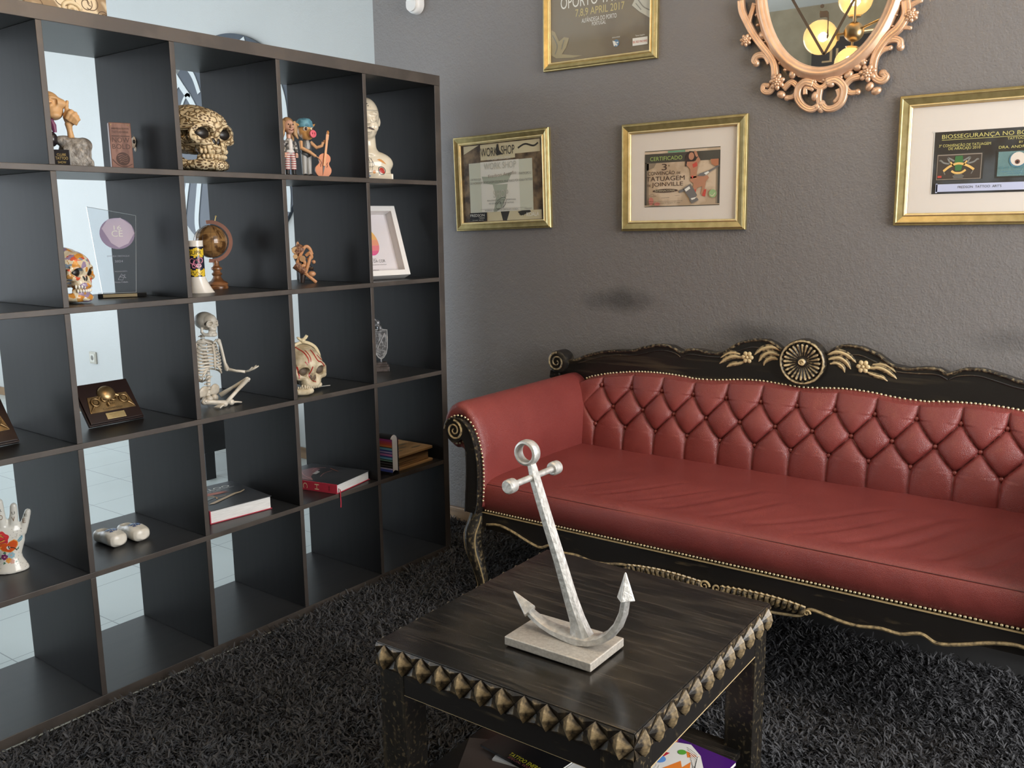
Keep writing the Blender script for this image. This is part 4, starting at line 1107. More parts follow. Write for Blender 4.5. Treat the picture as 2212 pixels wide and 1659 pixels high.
pr.polys('print_figure', [[(gx-.010,.008),(gx+.010,.009),(gx+.012,-.012),(gx+.008,-.034),(gx-.008,-.034),(gx-.011,-.012)]], mat('print_green', (0.05, 0.15, 0.05), 0.5))
pr.polys('print_figure', stroke([(gx-.040,-.034),(gx-.022,-.020),(gx,-.013),(gx+.024,-.020),(gx+.042,-.032)], .0065)+stroke([(gx-.018,-.034),(gx-.008,-.040),(gx+.008,-.040),(gx+.020,-.032)], .006)+stroke([(gx-.022,-.008),(gx-.014,-.020)], .004)+stroke([(gx+.022,-.006),(gx+.014,-.018)], .004), mat('print_gold_ribbon', (0.72, 0.45, 0.14), 0.5))
pr.polys('print_figure', [rect(gx-.055, gx-.044, -.053, -.047)], REDP)
ex = L0+.223
pr.polys('print_figure', [disc(ex, -.010, .0215)], mat('print_blue_rim', (0.08, 0.2, 0.28), 0.5))
pr.polys('print_figure', [disc(ex+.0015, -.008, .0195)], mat('print_eyeball', (0.66, 0.58, 0.50), 0.4))
pr.polys('print_figure', [disc(ex, -.016, .0065)], mat('print_iris', (0.16, 0.07, 0.05), 0.4))
pr.polys('print_figure', [disc(ex, -.0165, .003)], BLACK)
pr.text([('TATTOO INSPECTION', L0+.234, -.035, .007, .115)], mat('print_teal_text', (0.10, 0.24, 0.27), 0.5))
pr.text([('a seguranca do corpo comeca com informacao correta', L0+.234, -.043, .003, .105), ('curso ministrado em aracaju', L0+.234, -.049, .003, .07)], mat('print_blue_text', (0.05, 0.16, 0.32), 0.5))
pr.polys('print_panel', [rect(L0+.013, -L0-.013, -.094, -.072), rect(L0+.012, L0+.017, -.097, -.070)], mat('print_lilac', (0.47, 0.50, 0.66), 0.5))
pr.text([('FREDSON  TATTOO  ART\'S', L0+.130, -.085, .0068, .115)], C_DARK)
pane(Cc, CW-.074, .31)

# --- tall poster above
DZ0, DH, DW = 1.879, 0.66, 0.478
D = framed('picture_frame', 'tall gold-framed olive-brown convention poster with white lettering, top centre of the wall', 0.4965, DZ0+DH/2, DW, DH, 0.0, 0.031)
pr = Print(wallfn(), D)
OLB = mat_two('print_olive_brown', (0.155, 0.118, 0.075), (0.205, 0.165, 0.105), 'noise', 3, rough=0.5)
pr.polys('print', [rect(-DW/2+.031, DW/2-.031, -DH/2+.031, DH/2-.031)], OLB)
zb = -DH/2
pr.text([('OPORTO TATTOO', .000, zb+.217, .042, .330)], C_WHITE)
pr.text([('7,8,9 APRIL 2017', .002, zb+.183, .0255, .205)], mat('print_gold_text', (0.55, 0.45, 0.17), 0.5))
pr.text([('ALFÂNDEGA DO PORTO', .000, zb+.158, .0150, .146), ('PORTUGAL', .000, zb+.143, .0125, .058)], C_WHITE)
# plain drapery-like stand-in shapes where the poster has its artwork
STN = mat('print_pale_ochre', (0.36, 0.30, 0.17), 0.5); STN2 = mat('print_pale_grey_cloth', (0.50, 0.49, 0.41), 0.5)
pr.polys('print_figure', [[(-.208,zb+.150),(-.190,zb+.140),(-.172,zb+.105),(-.150,zb+.118),(-.128,zb+.112),(-.140,zb+.080),(-.160,zb+.058),(-.105,zb+.048),(-.07,zb+.044),(-.110,zb+.040),(-.185,zb+.046),(-.208,zb+.060)]], STN)
pr.polys('print_figure', [[(.208,zb+.225),(.150,zb+.215),(.135,zb+.190),(.165,zb+.165),(.208,zb+.138)], ], STN2)
pr.polys('print_figure', stroke([(-.200,zb+.13),(-.18,zb+.09),(-.19,zb+.06)], .004)+stroke([(-.150,zb+.108),(-.160,zb+.075)], .004)+stroke([(.160,zb+.205),(.180,zb+.180),(.205,zb+.165)], .004)+stroke([(.150,zb+.195),(.172,zb+.170)], .003), mat('print_fold_grey', (0.22, 0.21, 0.17), 0.5))
pr.polys('logo', [disc(.073, zb+.070, .0125)], mat('print_logo_blue', (0.09, 0.20, 0.33), 0.4))
pr.polys('logo', [[(.058,zb+.080),(.070,zb+.076),(.074,zb+.064),(.064,zb+.060)], [(.074,zb+.074),(.082,zb+.074),(.082,zb+.070),(.074,zb+.070)], [(.074,zb+.068),(.078,zb+.068),(.078,zb+.060),(.074,zb+.060)]], C_WHITE)
pr.polys('logo', [rect(.140, .200, zb+.052, zb+.078)], C_WHITE)
pr.text([('BIG RED MACHINE', .170, zb+.0605, .0078, .056)], REDP)
pr.text([('OFFICIAL SPONSOR', .073, zb+.088, .0040, .032), ('Tattoo Supplies', .170, zb+.083, .0050, .038)], C_WHITE)
pane(D, DW-.062, DH-.062)

# ------------------------------------------------------------------ oval mirror
MXC, MZC, MA, MBr = 1.3245, 2.066, 0.197, 0.281
ROSE = mat_two('rose_gold_paint', (0.64, 0.39, 0.24), (0.78, 0.52, 0.35), 'noise', 18, rough=0.33, metal=0.5, lo=0.35, hi=0.65)
mir = thing('oval_mirror', 'oval mirror in an ornate rose-gold scrollwork frame, above the sofa', 'mirror', (MXC, YW, MZC))
MIRR = mat('silvered_mirror', (0.86, 0.87, 0.86), 0.01, metal=1.0)
part('mirror_glass', MIRR, mir, lambda b: b.prism([(1.02*MA*math.cos(2*PI*k/72), 1.02*MBr*math.sin(2*PI*k/72)) for k in range(72)], -0.030, -0.004, 'y'), smooth=0)
def oval(b, prof, n=96, wob=0):
    P = []
    for k in range(n):
        a = 2*PI*k/n; nx, nz = math.cos(a)/MA, math.sin(a)/MBr; L = math.hypot(nx, nz); nx /= L; nz /= L
        P.append([(MA*math.cos(a)+nx*(u+wob*math.sin(a*26)*(u > .03)), -h, MBr*math.sin(a)+nz*(u+wob*math.sin(a*26)*(u > .03))) for u, h in prof])
    b.grid(P, cu=True)
part('rim', ROSE, mir, lambda b: oval(b, [(-.002, .030), (-.001, .036), (.004, .040), (.008, .039), (.011, .043), (.019, .046), (.027, .042), (.030, .036), (.034, .034), (.039, .028), (.040, .0)], wob=.0015), smooth=180)
def beadrow(b):
    for k in range(60):
        a = 2*PI*k/60; nx, nz = math.cos(a)/MA, math.sin(a)/MBr; L = math.hypot(nx, nz)
        u = .040+.003*math.sin(k*1.9); b.ell((MA*math.cos(a)+nx/L*u, -.026, MBr*math.sin(a)+nz/L*u), (.0065, .007, .0042+.0015*math.sin(k)), 8, 6)
part('beaded_edge', ROSE, mir, beadrow, smooth=180)
def vine(b, pts, r0, r1, y=-.022, ribs=True, curl=False):
    r0, r1 = r0*1.28, r1*1.28
    P = catmull([(p[0]-MXC, y, p[1]-MZC) for p in pts], 6); n = len(P)
    R = [r0+(r1-r0)*(i/(n-1)) for i in range(n)]
    if curl: R = [r*(1 if i < n-6 else 1.0) for i, r in enumerate(R)]
    b.tube(P, R, 10, flat=0.9, up=(0, 1, 0))
    if ribs:
        for o_ in (-.55, .55):
            Q = []
            for i, p in enumerate(P):
                t = (P[min(i+1, n-1)]-P[max(i-1, 0)]).normalized(); a = Vector((-t.z, 0, t.x)); Q.append(p+a*R[i]*o_+Vector((0, -R[i]*.55, 0)))
            b.tube(Q, [r*.38 for r in R], 6)
    e = P[-1]; b.ell(tuple(e), (r1*1.25, r1*1.1, r1*1.25), 10, 7)
SC = dict(
 stemR=[(1.5541,1.9496),(1.5584,1.911),(1.5397,1.8752),(1.514,1.8553),(1.4921,1.8307),(1.4779,1.8049),(1.4717,1.774),(1.4776,1.7418),(1.4982,1.7279),(1.5113,1.7385),(1.5008,1.7493)],
 brR1=[(1.4814,1.8124),(1.4995,1.8376),(1.5224,1.8446),(1.5439,1.8381),(1.5469,1.8204)], brR2=[(1.4763,1.7972),(1.493,1.815),(1.518,1.8218)], brR3=[(1.5177,1.8587),(1.5436,1.8747),(1.5704,1.8713)], brR4=[(1.5517,1.9271),(1.5774,1.9387),(1.5957,1.9436)],
 scR=[(1.4372,1.7477),(1.4091,1.7425),(1.3917,1.7219),(1.4072,1.7023),(1.4296,1.7023)], cR=[(1.3346,1.7395),(1.3594,1.7453),(1.3809,1.7311),(1.3903,1.7099),(1.3837,1.678),(1.3638,1.6612),(1.3386,1.6591),(1.3208,1.675)], cR2=[(1.3693,1.7159),(1.3745,1.6951),(1.3628,1.6797)],
 cL=[(1.2921,1.7394),(1.2659,1.746),(1.247,1.7312),(1.2439,1.7022),(1.2605,1.6757),(1.2872,1.6611),(1.3084,1.6677)], cL2=[(1.2676,1.7085),(1.2688,1.7292),(1.2885,1.7232)], knot=[(1.2994,1.7655),(1.2919,1.7436),(1.3098,1.7254),(1.3307,1.7317),(1.3337,1.7559),(1.3186,1.7636),(1.3086,1.7502),(1.3216,1.7448)], mid=[(1.3143,1.7209),(1.3115,1.6923),(1.3195,1.6585)],
 stemL=[(1.0437,2.0227),(1.0496,1.9883),(1.0696,1.9478),(1.0941,1.9068),(1.123,1.8697),(1.1492,1.8373),(1.164,1.8063),(1.1676,1.7723)], brL1=[(1.15,1.8162),(1.1332,1.8412),(1.1057,1.8442),(1.0947,1.8306),(1.102,1.8213)], brL2=[(1.0903,2.0078),(1.0842,1.9878),(1.0739,1.9556),(1.0819,1.9251),(1.1087,1.884)],
 curlL=[(1.1664,1.7471),(1.1514,1.7272),(1.1307,1.7312),(1.13,1.7483),(1.1461,1.7468)], scL=[(1.1962,1.7316),(1.222,1.7502),(1.2426,1.7316),(1.2327,1.7074),(1.2086,1.7032)])
RR = dict(stemR=(.012,.008), brR1=(.0095,.0075), brR2=(.008,.005), brR3=(.008,.004), brR4=(.008,.004), scR=(.009,.006), cR=(.0105,.008), cR2=(.007,.005), cL=(.0105,.008), cL2=(.006,.005), knot=(.008,.005), mid=(.008,.007), stemL=(.010,.010), brL1=(.0095,.0075), brL2=(.007,.006), curlL=(.008,.006), scL=(.008,.006))
def mflower(b, c, r, n=7):
    for k in range(n):
        a = 2*PI*k/n+.3; b.ell((c[0]+r*.62*math.cos(a), -.032, c[1]+r*.62*math.sin(a)), (r*.42, .007, r*.30), 10, 7, rot=(0, -a, 0))
        a += PI/n; b.ell((c[0]+r*.30*math.cos(a), -.038, c[1]+r*.30*math.sin(a)), (r*.26, .006, r*.18), 8, 6, rot=(0, -a, 0))
    b.ell((c[0], -.041, c[1]), (r*.2, .006, r*.2), 10, 7)
    b.lathe([(0, -.030), (r*.6, -.028), (r*.7, -.010)], 14, c=(c[0], 0, c[1]), axis='y')
for k_, v in SC.items():
    part('scroll', ROSE, mir, lambda b: vine(b, v, *RR[k_]), smooth=180)
    # the upper half mirrors the lower one
    part('scroll', ROSE, mir, lambda b: vine(b, [(x, 2*MZC-z) for x, z in v], *RR[k_]), smooth=180)
for (x, z, r) in ((1.5739,1.9051,.021), (1.459,1.7536,.027), (1.0669,1.8953,.020), (1.1774,1.7545,.026)):
    for zz in (z, 2*MZC-z): part('rosette', ROSE, mir, lambda b: mflower(b, (x-MXC, zz-MZC), r), smooth=180)
def fill(b):
    for (x, z) in ((1.44,1.79),(1.425,1.775),(1.208,1.80),(1.225,1.775),(1.27,1.765),(1.36,1.762),(1.485,1.70),(1.19,1.715),(1.40,1.755),(1.12,1.905),(1.345,1.735),(1.465,1.715),(1.30,1.70)):
        for q in (z, 2*MZC-z): b.ell((x-MXC, -.024, q-MZC), (.016, .010, .012), 10, 7, rot=(0, x*40, 0))
part('foliage', ROSE, mir, fill, smooth=180)
pm = Print(lambda u, v, h: (u-MXC, -(.0302+h), v-MZC), mir, 0.0)
def straight(a, b_, w_): return stroke([a, b_], w_, 1)
BKV = mat('etched_dark_brown', (0.035, 0.022, 0.016), 0.4)
pm.polys('painted_mark', straight((1.2175,1.9978),(1.3228,1.8222),.008)+straight((1.3228,1.8222),(1.4029,1.9673),.008)+straight((1.4029,1.9673),(1.44,2.034),.008)+straight((1.2175,1.9978),(1.19,2.044),.008), BKV)
pm.polys('painted_mark', [disc(1.3105,1.9675,.0058), [(1.3045,1.9545),(1.311,1.9525),(1.326,1.952),(1.331,1.947),(1.3325,1.932),(1.3325,1.90),(1.3345,1.876),(1.330,1.8675),(1.3275,1.873),(1.330,1.90),(1.3285,1.931),(1.322,1.934),(1.3055,1.934),(1.3035,1.946)]], BKV)

# ------------------------------------------------------------------ motion detector
det = thing('motion_detector', 'small white rounded motion detector high on the dark wall', 'sensor', (-0.380, YW, 2.235))
PLA = mat('white_plastic', (0.80, 0.79, 0.78), 0.3)
def body(b):
    pts = [(.036*math.cos(a), .0245-.0 + .036*math.sin(a)) for a in np.linspace(0, PI, 16)] + [(.036*math.cos(a), -.0245+.036*math.sin(a)) for a in np.linspace(PI, 2*PI, 16)]
    P = []
    for k, h in ((1.0, 0), (1.0, -.022), (.96, -.030), (.86, -.036), (.6, -.040), (.25, -.041)): P.append([(x*k, h, z*k) for x, z in pts])
    b.grid(P, cv=True); n = len(pts); b.f.append(tuple(range(len(b.v)-n, len(b.v))))
part('housing', PLA, det, body, smooth=50)
part('lens_window', mat('frosted_lens', (0.70, 0.69, 0.68), 0.15), det, lambda b: b.prism([(.026*math.cos(a), -.030+.026*math.sin(a)*.9) for a in np.linspace(PI, 2*PI, 14)]+[(.026, -.012), (-.026, -.012)], -.0445, -.036, 'y'), smooth=0, bevel=.002)
part('indicator', mat('grey_lens', (0.25, 0.25, 0.26), 0.2), det, lambda b: b.ell((.002, -.041, .004), (.006, .003, .006), 14, 8))

# ------------------------------------------------------------------ magazines under the table
def magazine(label, corners, z, t, cover, pages=None, extra=None, glossy=None, cat='magazine'):
    """corners: p0 (origin), p1 (along the spine), width; lies flat at height z"""
    (x0, y0), (x1, y1), wd = corners
    L = math.hypot(x1-x0, y1-y0); a = math.atan2(y1-y0, x1-x0)
    o = thing('magazine', label, cat, (x0, y0, z), a, 'magazines on the lower shelf of the coffee table')
    part('cover', cover, o, lambda b: (b.box(0, L, 0, wd, t-.0006, t), b.box(0, L, 0, wd, 0, .0006), b.box(0, L, -.0008, 0.0004, 0, t)), smooth=0)
    part('pages', pages or mat('magazine_pages', (0.70, 0.69, 0.66), 0.6), o, lambda b: b.box(.001, L-.001, .0006, wd-.001, .0007, t-.0007), smooth=0)
    if extra: extra(o, L, wd, t)
    return o
zs = 0.1035
MC_BLK = mat('magazine_black_cover', (0.012, 0.012, 0.013), 0.18); MC_BRN = mat('magazine_brown_cover', (0.085, 0.062, 0.052), 0.25)
magazine('dark red magazine at the bottom of the messy pile under the table', ((1.075, -1.130), (1.145, -1.330), .21), zs, .010, mat('magazine_dark_red', (0.07, 0.012, 0.012), 0.3))
magazine('black magazine second from the bottom of the messy pile under the table', ((1.108, -1.120), (1.176, -1.330), .21), zs+.0103, .009, mat('magazine_black_matt', (0.02, 0.018, 0.018), 0.35))
def brn(o, L, wd, t):
    p = Print(lambda u, v, h: (u, v, t+h), o, .0002); p.text([('TATTOO', .155, .118, .030, .120)], C_WHITE); p.text([('INKED LIFE', .06, .05, .012, .07)], C_WHITE)
magazine('brown magazine with large white lettering in the pile under the table', ((1.120, -1.352), (1.345, -1.240), .20), zs+.0196, .006, MC_BRN, extra=brn)
def wpage(o, L, wd, t): 
    p = Print(lambda u, v, h: (u, v, t+h), o, .0002); p.polys('barcode', [rect(.188+k*.0024, .188+k*.0024+.0011, .012, .030) for k in range(9)], BLACK)
magazine('white-covered magazine just below the topmost one under the table', ((1.130, -1.215), (1.365, -1.175), .17), zs+.0259, .004, mat('magazine_white_cover', (0.72, 0.72, 0.72), 0.25), extra=wpage)
def blk(o, L, wd, t):
    p = Print(lambda u, v, h: (u, v, t+h), o, .0002)
    p.text([('TATTOO ENERGY', .125, .012, .0125, .098, 0)], mat('magazine_yellow', (0.62, 0.58, 0.03), 0.4)); p.text([('SPECIAL EDITION', .125, .003, .0065, .085)], mat('magazine_dull_red', (0.28, 0.09, 0.08), 0.4))
magazine('black magazine with yellow lettering, topmost of the messy pile under the table', ((1.079, -1.192), (1.276, -1.218), .27), zs+.0302, .0055, MC_BLK, extra=blk)
COLS = [(0.07, 0.012, 0.16), (0.60, 0.05, 0.03), (0.80, 0.76, 0.68), (0.05, 0.22, 0.03), (0.75, 0.22, 0.04), (0.12, 0.28, 0.55), (0.45, 0.10, 0.25)]
PUR = mat('magazine_purple', (0.06, 0.010, 0.145), 0.2)
def purp(o, L, wd, t):
    p = Print(lambda u, v, h: (u, v, t+h), o, .0002)
    _pp = p.polys
    p.polys = lambda nm, pl, m_: _pp(nm, [[(u*.97, v+.075) for u, v in q] for q in pl], m_)
    O_ = mat('cover_orange', (0.80, 0.22, 0.03), 0.3); R2 = mat('cover_red', (0.50, 0.02, 0.04), 0.3); G2 = mat('cover_green', (0.10, 0.36, 0.04), 0.3); B2 = mat('cover_blue', (0.12, 0.30, 0.70), 0.3); W2 = mat('cover_white', (0.80, 0.76, 0.70), 0.3)
    p.polys('cover_art', [[(.01,.02),(.02,.12),(.05,.17),(.10,.19),(.14,.165),(.175,.12),(.16,.08),(.12,.04),(.06,.01)]], W2)
    p.polys('cover_art', [[(.09,.05),(.115,.12),(.13,.10),(.135,.13),(.15,.10),(.158,.12),(.165,.09),(.15,.06),(.13,.035)], [(.03,.16),(.07,.185),(.06,.15)], [(.105,.16),(.14,.16),(.12,.14)]], O_)
    p.polys('cover_art', [disc(.045, .055, .026, 16), [(.05,.12),(.08,.13),(.075,.10),(.055,.10)], stroke([(.01,.04),(.02,.02),(.05,.012)], .01)[2]], R2)
    p.polys('cover_art', [[(.075,.02),(.11,.035),(.125,.06),(.10,.07),(.09,.05),(.07,.045)], disc(.10, .150, .010, 12), disc(.04, .155, .009, 12)], G2)
    p.polys('cover_art', [[(.02,.09),(.03,.13),(.05,.14),(.055,.11),(.04,.09)], disc(.075, .095, .014, 14)], B2)
    p.polys('cover_art', [q for k in range(9) for q in stroke([(.10+.006*k, .175-.007*k), (.13+.004*k, .165-.008*k), (.140+.003*k, .150-.008*k)], .0022)] + [disc(.040, .058, .008, 12)] + [q for k in range(5) for q in stroke([(.06+.007*k, .045), (.064+.007*k, .06), (.06+.007*k, .075)], .0016)], W2)
    p.polys('cover_art', [disc(.041, .058, .004, 10)], mat('magazine_yellow', (0.62, 0.58, 0.03), 0.4))
magazine('magazine with a dark spine under the purple one below the table', ((1.365, -1.165), (1.548, -1.185), .262), zs, .012, mat('magazine_black_matt', (0.02, 0.018, 0.018), 0.35))
magazine('white-edged magazine directly beneath the purple one below the table', ((1.356, -1.160), (1.552, -1.183), .26), zs+.0123, .008, mat('magazine_grey_cover', (0.2, 0.2, 0.22), 0.3))
magazine('magazine with brightly coloured tattoo art on a purple cover, under the table', ((1.350, -1.165), (1.556, -1.185), .272), zs+.0206, .009, PUR, extra=purp)

# ------------------------------------------------------------------ things beyond the bookcase
soc = thing('wall_socket', 'small beige electrical socket on the pale wall seen through the bookcase', 'socket', (-3.807, YB, 0.412))
BEI = mat('beige_plastic', (0.42, 0.40, 0.34), 0.4)
part('plate', BEI, soc, lambda b: b.box(-.042, .042, -.012, 0, -.042, .042), smooth=0, bevel=.004)
part('insert', mat('beige_plastic_light', (0.55, 0.54, 0.48), 0.4), soc, lambda b: b.box(-.029, .029, -.0145, -.0115, -.029, .029), smooth=0, bevel=.001)
part('socket_well', mat('socket_shadow_grey', (0.16, 0.15, 0.13), 0.5), soc, lambda b: b.lathe([(0, -.0148), (.017, -.0148), (.019, -.0142)], 20, axis='y'))
# dark round emblem with curved pale lines
EM = (-2.13, YB-.012, 1.75)
em = thing('wall_emblem', 'large round dark emblem with curved pale lines, on the pale wall behind the bookcase', 'wall decoration', EM)
EMB = mat('emblem_dark_slate', (0.030, 0.042, 0.062), 0.35)
R0 = 0.615
part('disc', EMB, em, lambda b: b.prism([(R0*math.cos(2*PI*k/96), R0*math.sin(2*PI*k/96)) for k in range(96)], -.010, .012, 'y'), smooth=0)
EPL = mat('emblem_pale_line', (0.56, 0.60, 0.61), 0.5)
def strip(pts, w_):
    b = MB(); P = [p for p in catmull([(x-EM[0], z-EM[2], 0) for x, z in pts], 6)]
    L, Rr = [], []
    for i, p in enumerate(P):
        t = (P[min(i+1, len(P)-1)]-P[max(i-1, 0)]).normalized(); a = Vector((-t.y, t.x, 0))*w_/2; L.append(tuple((p+a).xy)); Rr.append(tuple((p-a).xy))
    b.prism(L+list(reversed(Rr)), -.014, -.010, 'y'); obj('pale_line', b, EPL, em, smooth=0)
strip([(-2.62,2.235),(-2.53,2.13),(-2.44,2.03),(-2.38,1.93),(-2.36,1.85)], .040)
strip([(-2.66,2.05),(-2.60,2.10),(-2.555,2.13)], .020)
strip([(-2.56,1.93),(-2.53,2.02),(-2.48,2.07),(-2.445,2.06)], .018)
strip([(-2.52,1.98),(-2.45,1.96),(-2.39,1.93)], .016)
strip([(-2.45,2.22),(-2.40,2.16),(-2.36,2.07)], .030)
strip([(-2.50,1.66),(-2.555,1.50),(-2.60,1.35)], .034)
strip([(-2.39,1.66),(-2.435,1.50),(-2.47,1.33),(-2.44,1.22)], .040)
strip([(-1.72,2.12),(-1.66,1.98),(-1.645,1.84),(-1.645,1.70)], .075)
strip([(-1.68,1.60),(-1.655,1.50),(-1.665,1.39)], .075)
strip([(-2.20,2.34),(-2.08,2.10),(-2.02,1.80),(-2.05,1.40),(-2.15,1.17)], .040)
strip([(-1.95,2.32),(-1.86,2.05),(-1.83,1.70),(-1.88,1.35)], .040)
# low black bench beyond the bookcase
bn = thing('low_bench', 'low black bench on the pale tiled floor, seen through the bookcase', 'bench', (-2.02, 0.24, 0))
part('seat', mat('black_lacquer', (0.008, 0.008, 0.010), 0.3), bn, lambda b: b.box(-.30, .30, -.17, .17, .145, .34), smooth=0, bevel=.004)
for sx, sy in ((1, -1), (1, 1), (-1, -1), (-1, 1)):
    part('leg', mat('black_lacquer', (0.008, 0.008, 0.010), 0.3), bn, lambda b: b.box(sx*.265-.03, sx*.265+.03, sy*.135-.03, sy*.135+.03, 0, .145), smooth=0, bevel=.002)

# ------------------------------------------------------------------ chandelier (behind the camera's view, seen in the mirror)
HUB = Vector((0.955, -1.315, 2.183))
ch = thing('chandelier', 'brass ceiling light with glowing glass globes, reflected in the oval mirror', 'lamp', tuple(HUB))
BRS = mat('satin_brass', (0.42, 0.30, 0.16), 0.3, metal=0.9)
part('hub', BRS, ch, lambda b: b.ell((0, 0, 0), .046, 24, 14))
part('ceiling_rod', BRS, ch, lambda b: (b.tube([(0, 0, 0), (0, 0, HC-HUB.z)], .008, 10), b.lathe([(.06, HC-HUB.z-.02), (.06, HC-HUB.z), (0, HC-HUB.z)], 24)))
SMOKE = bpy.data.materials.new('amber_globe_glass'); SMOKE.use_nodes = True
n_, l_ = nt(SMOKE); n_.remove(n_['Principled BSDF'])
tr = n_.new('ShaderNodeBsdfTransparent'); tr.inputs[0].default_value = (1.0, 0.86, 0.62, 1); tl = n_.new('ShaderNodeBsdfTranslucent'); tl.inputs[0].default_value = (1, .78, .45, 1); gl = n_.new('ShaderNodeBsdfGlossy'); gl.inputs[1].default_value = .08
m1 = n_.new('ShaderNodeMixShader'); m1.inputs[0].default_value = .45; m2 = n_.new('ShaderNodeMixShader'); fr_ = n_.new('ShaderNodeFresnel')
l_.new(tr.outputs[0], m1.inputs[1]); l_.new(tl.outputs[0], m1.inputs[2]); l_.new(fr_.outputs[0], m2.inputs[0]); l_.new(m1.outputs[0], m2.inputs[1]); l_.new(gl.outputs[0], m2.inputs[2]); l_.new(m2.outputs[0], n_['Material Output'].inputs[0])
BULB = mat('warm_bulb', (1, .9, .7), .3, emit=((1.0, .72, .38), 60))
for gp, r_ in (((.799,-1.315,2.177),.080), ((.956,-1.315,2.330),.078), ((.942,-1.315,2.045),.070), ((1.30,-1.16,2.26),.078), ((1.22,-1.62,2.24),.078), ((1.02,-1.10,2.55),.078)):
    g = Vector(gp)-HUB; d_ = g.normalized()
    part('arm', BRS, ch, lambda b: (b.tube([d_*.04, g-d_*(r_*.98)], .0055, 8), b.tube([g-d_*(r_*1.04), g-d_*(r_*.86)], [.030, .022], 16)))
    q = part('globe', SMOKE, ch, lambda b: b.ell(tuple(g), r_, 32, 20), smooth=180)
    pl = bpy.data.lights.new('bulb_light', 'POINT'); pl.energy = 15.0; pl.color = (1.0, 0.74, 0.45); pl.shadow_soft_size = 0.02
    plo = bpy.data.objects.new('bulb_light', pl); COL.objects.link(plo); plo.location = tuple(Vector(gp)-d_*r_*.15)
    part('bulb', BULB, q, lambda b: b.ell(tuple(g-d_*r_*.15), .018, 14, 8), smooth=180)
sg = thing('shop_sign', 'dark fascia sign with gold lettering on the concrete wall, reflected in the mirror', 'sign', (0.55, YF, 2.52))
part('board', mat('dark_fascia', (0.05, 0.04, 0.035), 0.5), sg, lambda b: b.box(-.65, .65, 0, .05, -.22, .14), smooth=0)
pz = Print(lambda u, v, h: (-u, .05+h, v), sg, .001); pz.text([('IONL', .36, -.035, .095, .42)], mat('sign_gold', (0.55, 0.38, 0.2), 0.4))

# ================================================================== things on the bookcase
FL = {r: flo(r) for r in range(1, 6)}
def shelf_thing(name, label, cat, x, y, r, deg=0, z=None, group=None, dz=0.0004):
    p = onshelf(x, y, (FL[r] if z is None else z)+dz)
    return thing(name, label, cat, p, SA+math.radians(deg), group)
def clean(me): return me

# ---------- skulls (front is +x)
def skull_body(jaw=True, flatbase=False, wide=1.0):
    b = MB(); W = wide
    b.ell((-.10, 0, .64), (.46, .365*W, .365), 28, 18); b.ell((.10, 0, .66), (.33, .315*W, .28), 24, 14)
    b.ell((.02, 0, .46), (.36, .27*W, .20), 20, 12)
    for s in (-1, 1):
        b.tube([(.30, s*.05, .625), (.355, s*.15*W, .640), (.29, s*.27*W, .615)], [.058, .062, .05], 10)
        b.tube([(.34, s*.12*W, .44), (.31, s*.25*W, .455), (.12, s*.315*W, .46), (-.08, s*.32*W, .46)], [.060, .066, .036, .035], 10)
        b.tube([(.29, s*.290*W, .61), (.27, s*.290*W, .46)], [.04, .048], 8)
        b.ell((.27, s*.09, .36), (.14, .11*W, .13), 14, 9)
    b.ell((.36, 0, .57), (.06, .055, .10), 12, 8); b.ell((.30, 0, .31), (.155, .16*W, .10), 18, 10)
    if jaw:
        for s in (-1, 1):
            b.tube([(-.02, s*.275*W, .46), (-.03, s*.28*W, .20), (.08, s*.25*W, .10), (.28, s*.15*W, .09), (.36, 0, .09)], [.045, .062, .072, .080, .088], 12)
        b.ell((.37, 0, .085), (.085, .15*W, .085), 16, 10); b.tube([(.22, -.17*W, .19), (.32, -.09*W, .20), (.350, 0, .20), (.32, .09*W, .20), (.22, .17*W, .19)], .052, 10)
    if flatbase: b.ell((.0, 0, .07), (.34, .28*W, .09), 22, 10)
    return b
def skull_cuts(W=1.0, r=1.0):
    return [MB().ell((.42, s*.160*W, .545), (.19, .104*r*W, .090*r), 20, 14, rot=(s*.15, 0, 0)) for s in (-1, 1)] + [MB().ell((.45, s*.032, .425), (.13, .036, .070), 14, 10, rot=(s*-.30, 0, 0)) for s in (-1, 1)]
def put_skull(root, h, m, sockm, toothm, jaw=True, flat=False, W=1.0, voxel=.016, r=1.0, teeth=(.290, .255), tw=1.0):
    me = blob(skull_body(jaw, flat, W), voxel, 5, skull_cuts(W, r))
    lo = min(v.co.z for v in me.vertices)
    for v in me.vertices: v.co = Vector((v.co.x*h, v.co.y*h, (v.co.z-lo)*h))
    o = obj('skull_bone', me, m, root, smooth=60, recalc=True)
    for s in (-1, 1): part('eye_socket', sockm, root, lambda b: b.ell((.285*h, s*.160*W*h, (.545-lo)*h), (.075*h, .106*r*W*h, .092*r*h), 18, 12), smooth=180)
    part('nose_cavity', sockm, root, lambda b: [b.ell((.335*h, s*.032*h, (.425-lo)*h), (.05*h, .040*h, .074*h), 14, 10, rot=(s*-.30, 0, 0)) for s in (-1, 1)], smooth=180)
    def tooth(b, z, n, rad, hh):
        for k in range(n):
            a = (k-(n-1)/2)*.235; x, y = (.215+rad*math.cos(a)), rad*1.02*W*math.sin(a)*1.05
            b.ell((x*h, y*h, (z-lo)*h), (.030*h, .0225*h*tw, hh*h), 8, 6, rot=(0, 0, a))
    part('upper_teeth', toothm, root, lambda b: tooth(b, teeth[0], 10, .235*.83, .040), smooth=180)
    if jaw: part('lower_teeth', toothm, root, lambda b: tooth(b, teeth[1]-.045, 9, .22*.83, .034), smooth=180)
    return o
SOCK = mat('socket_black', (0.012, 0.010, 0.009), 0.35)

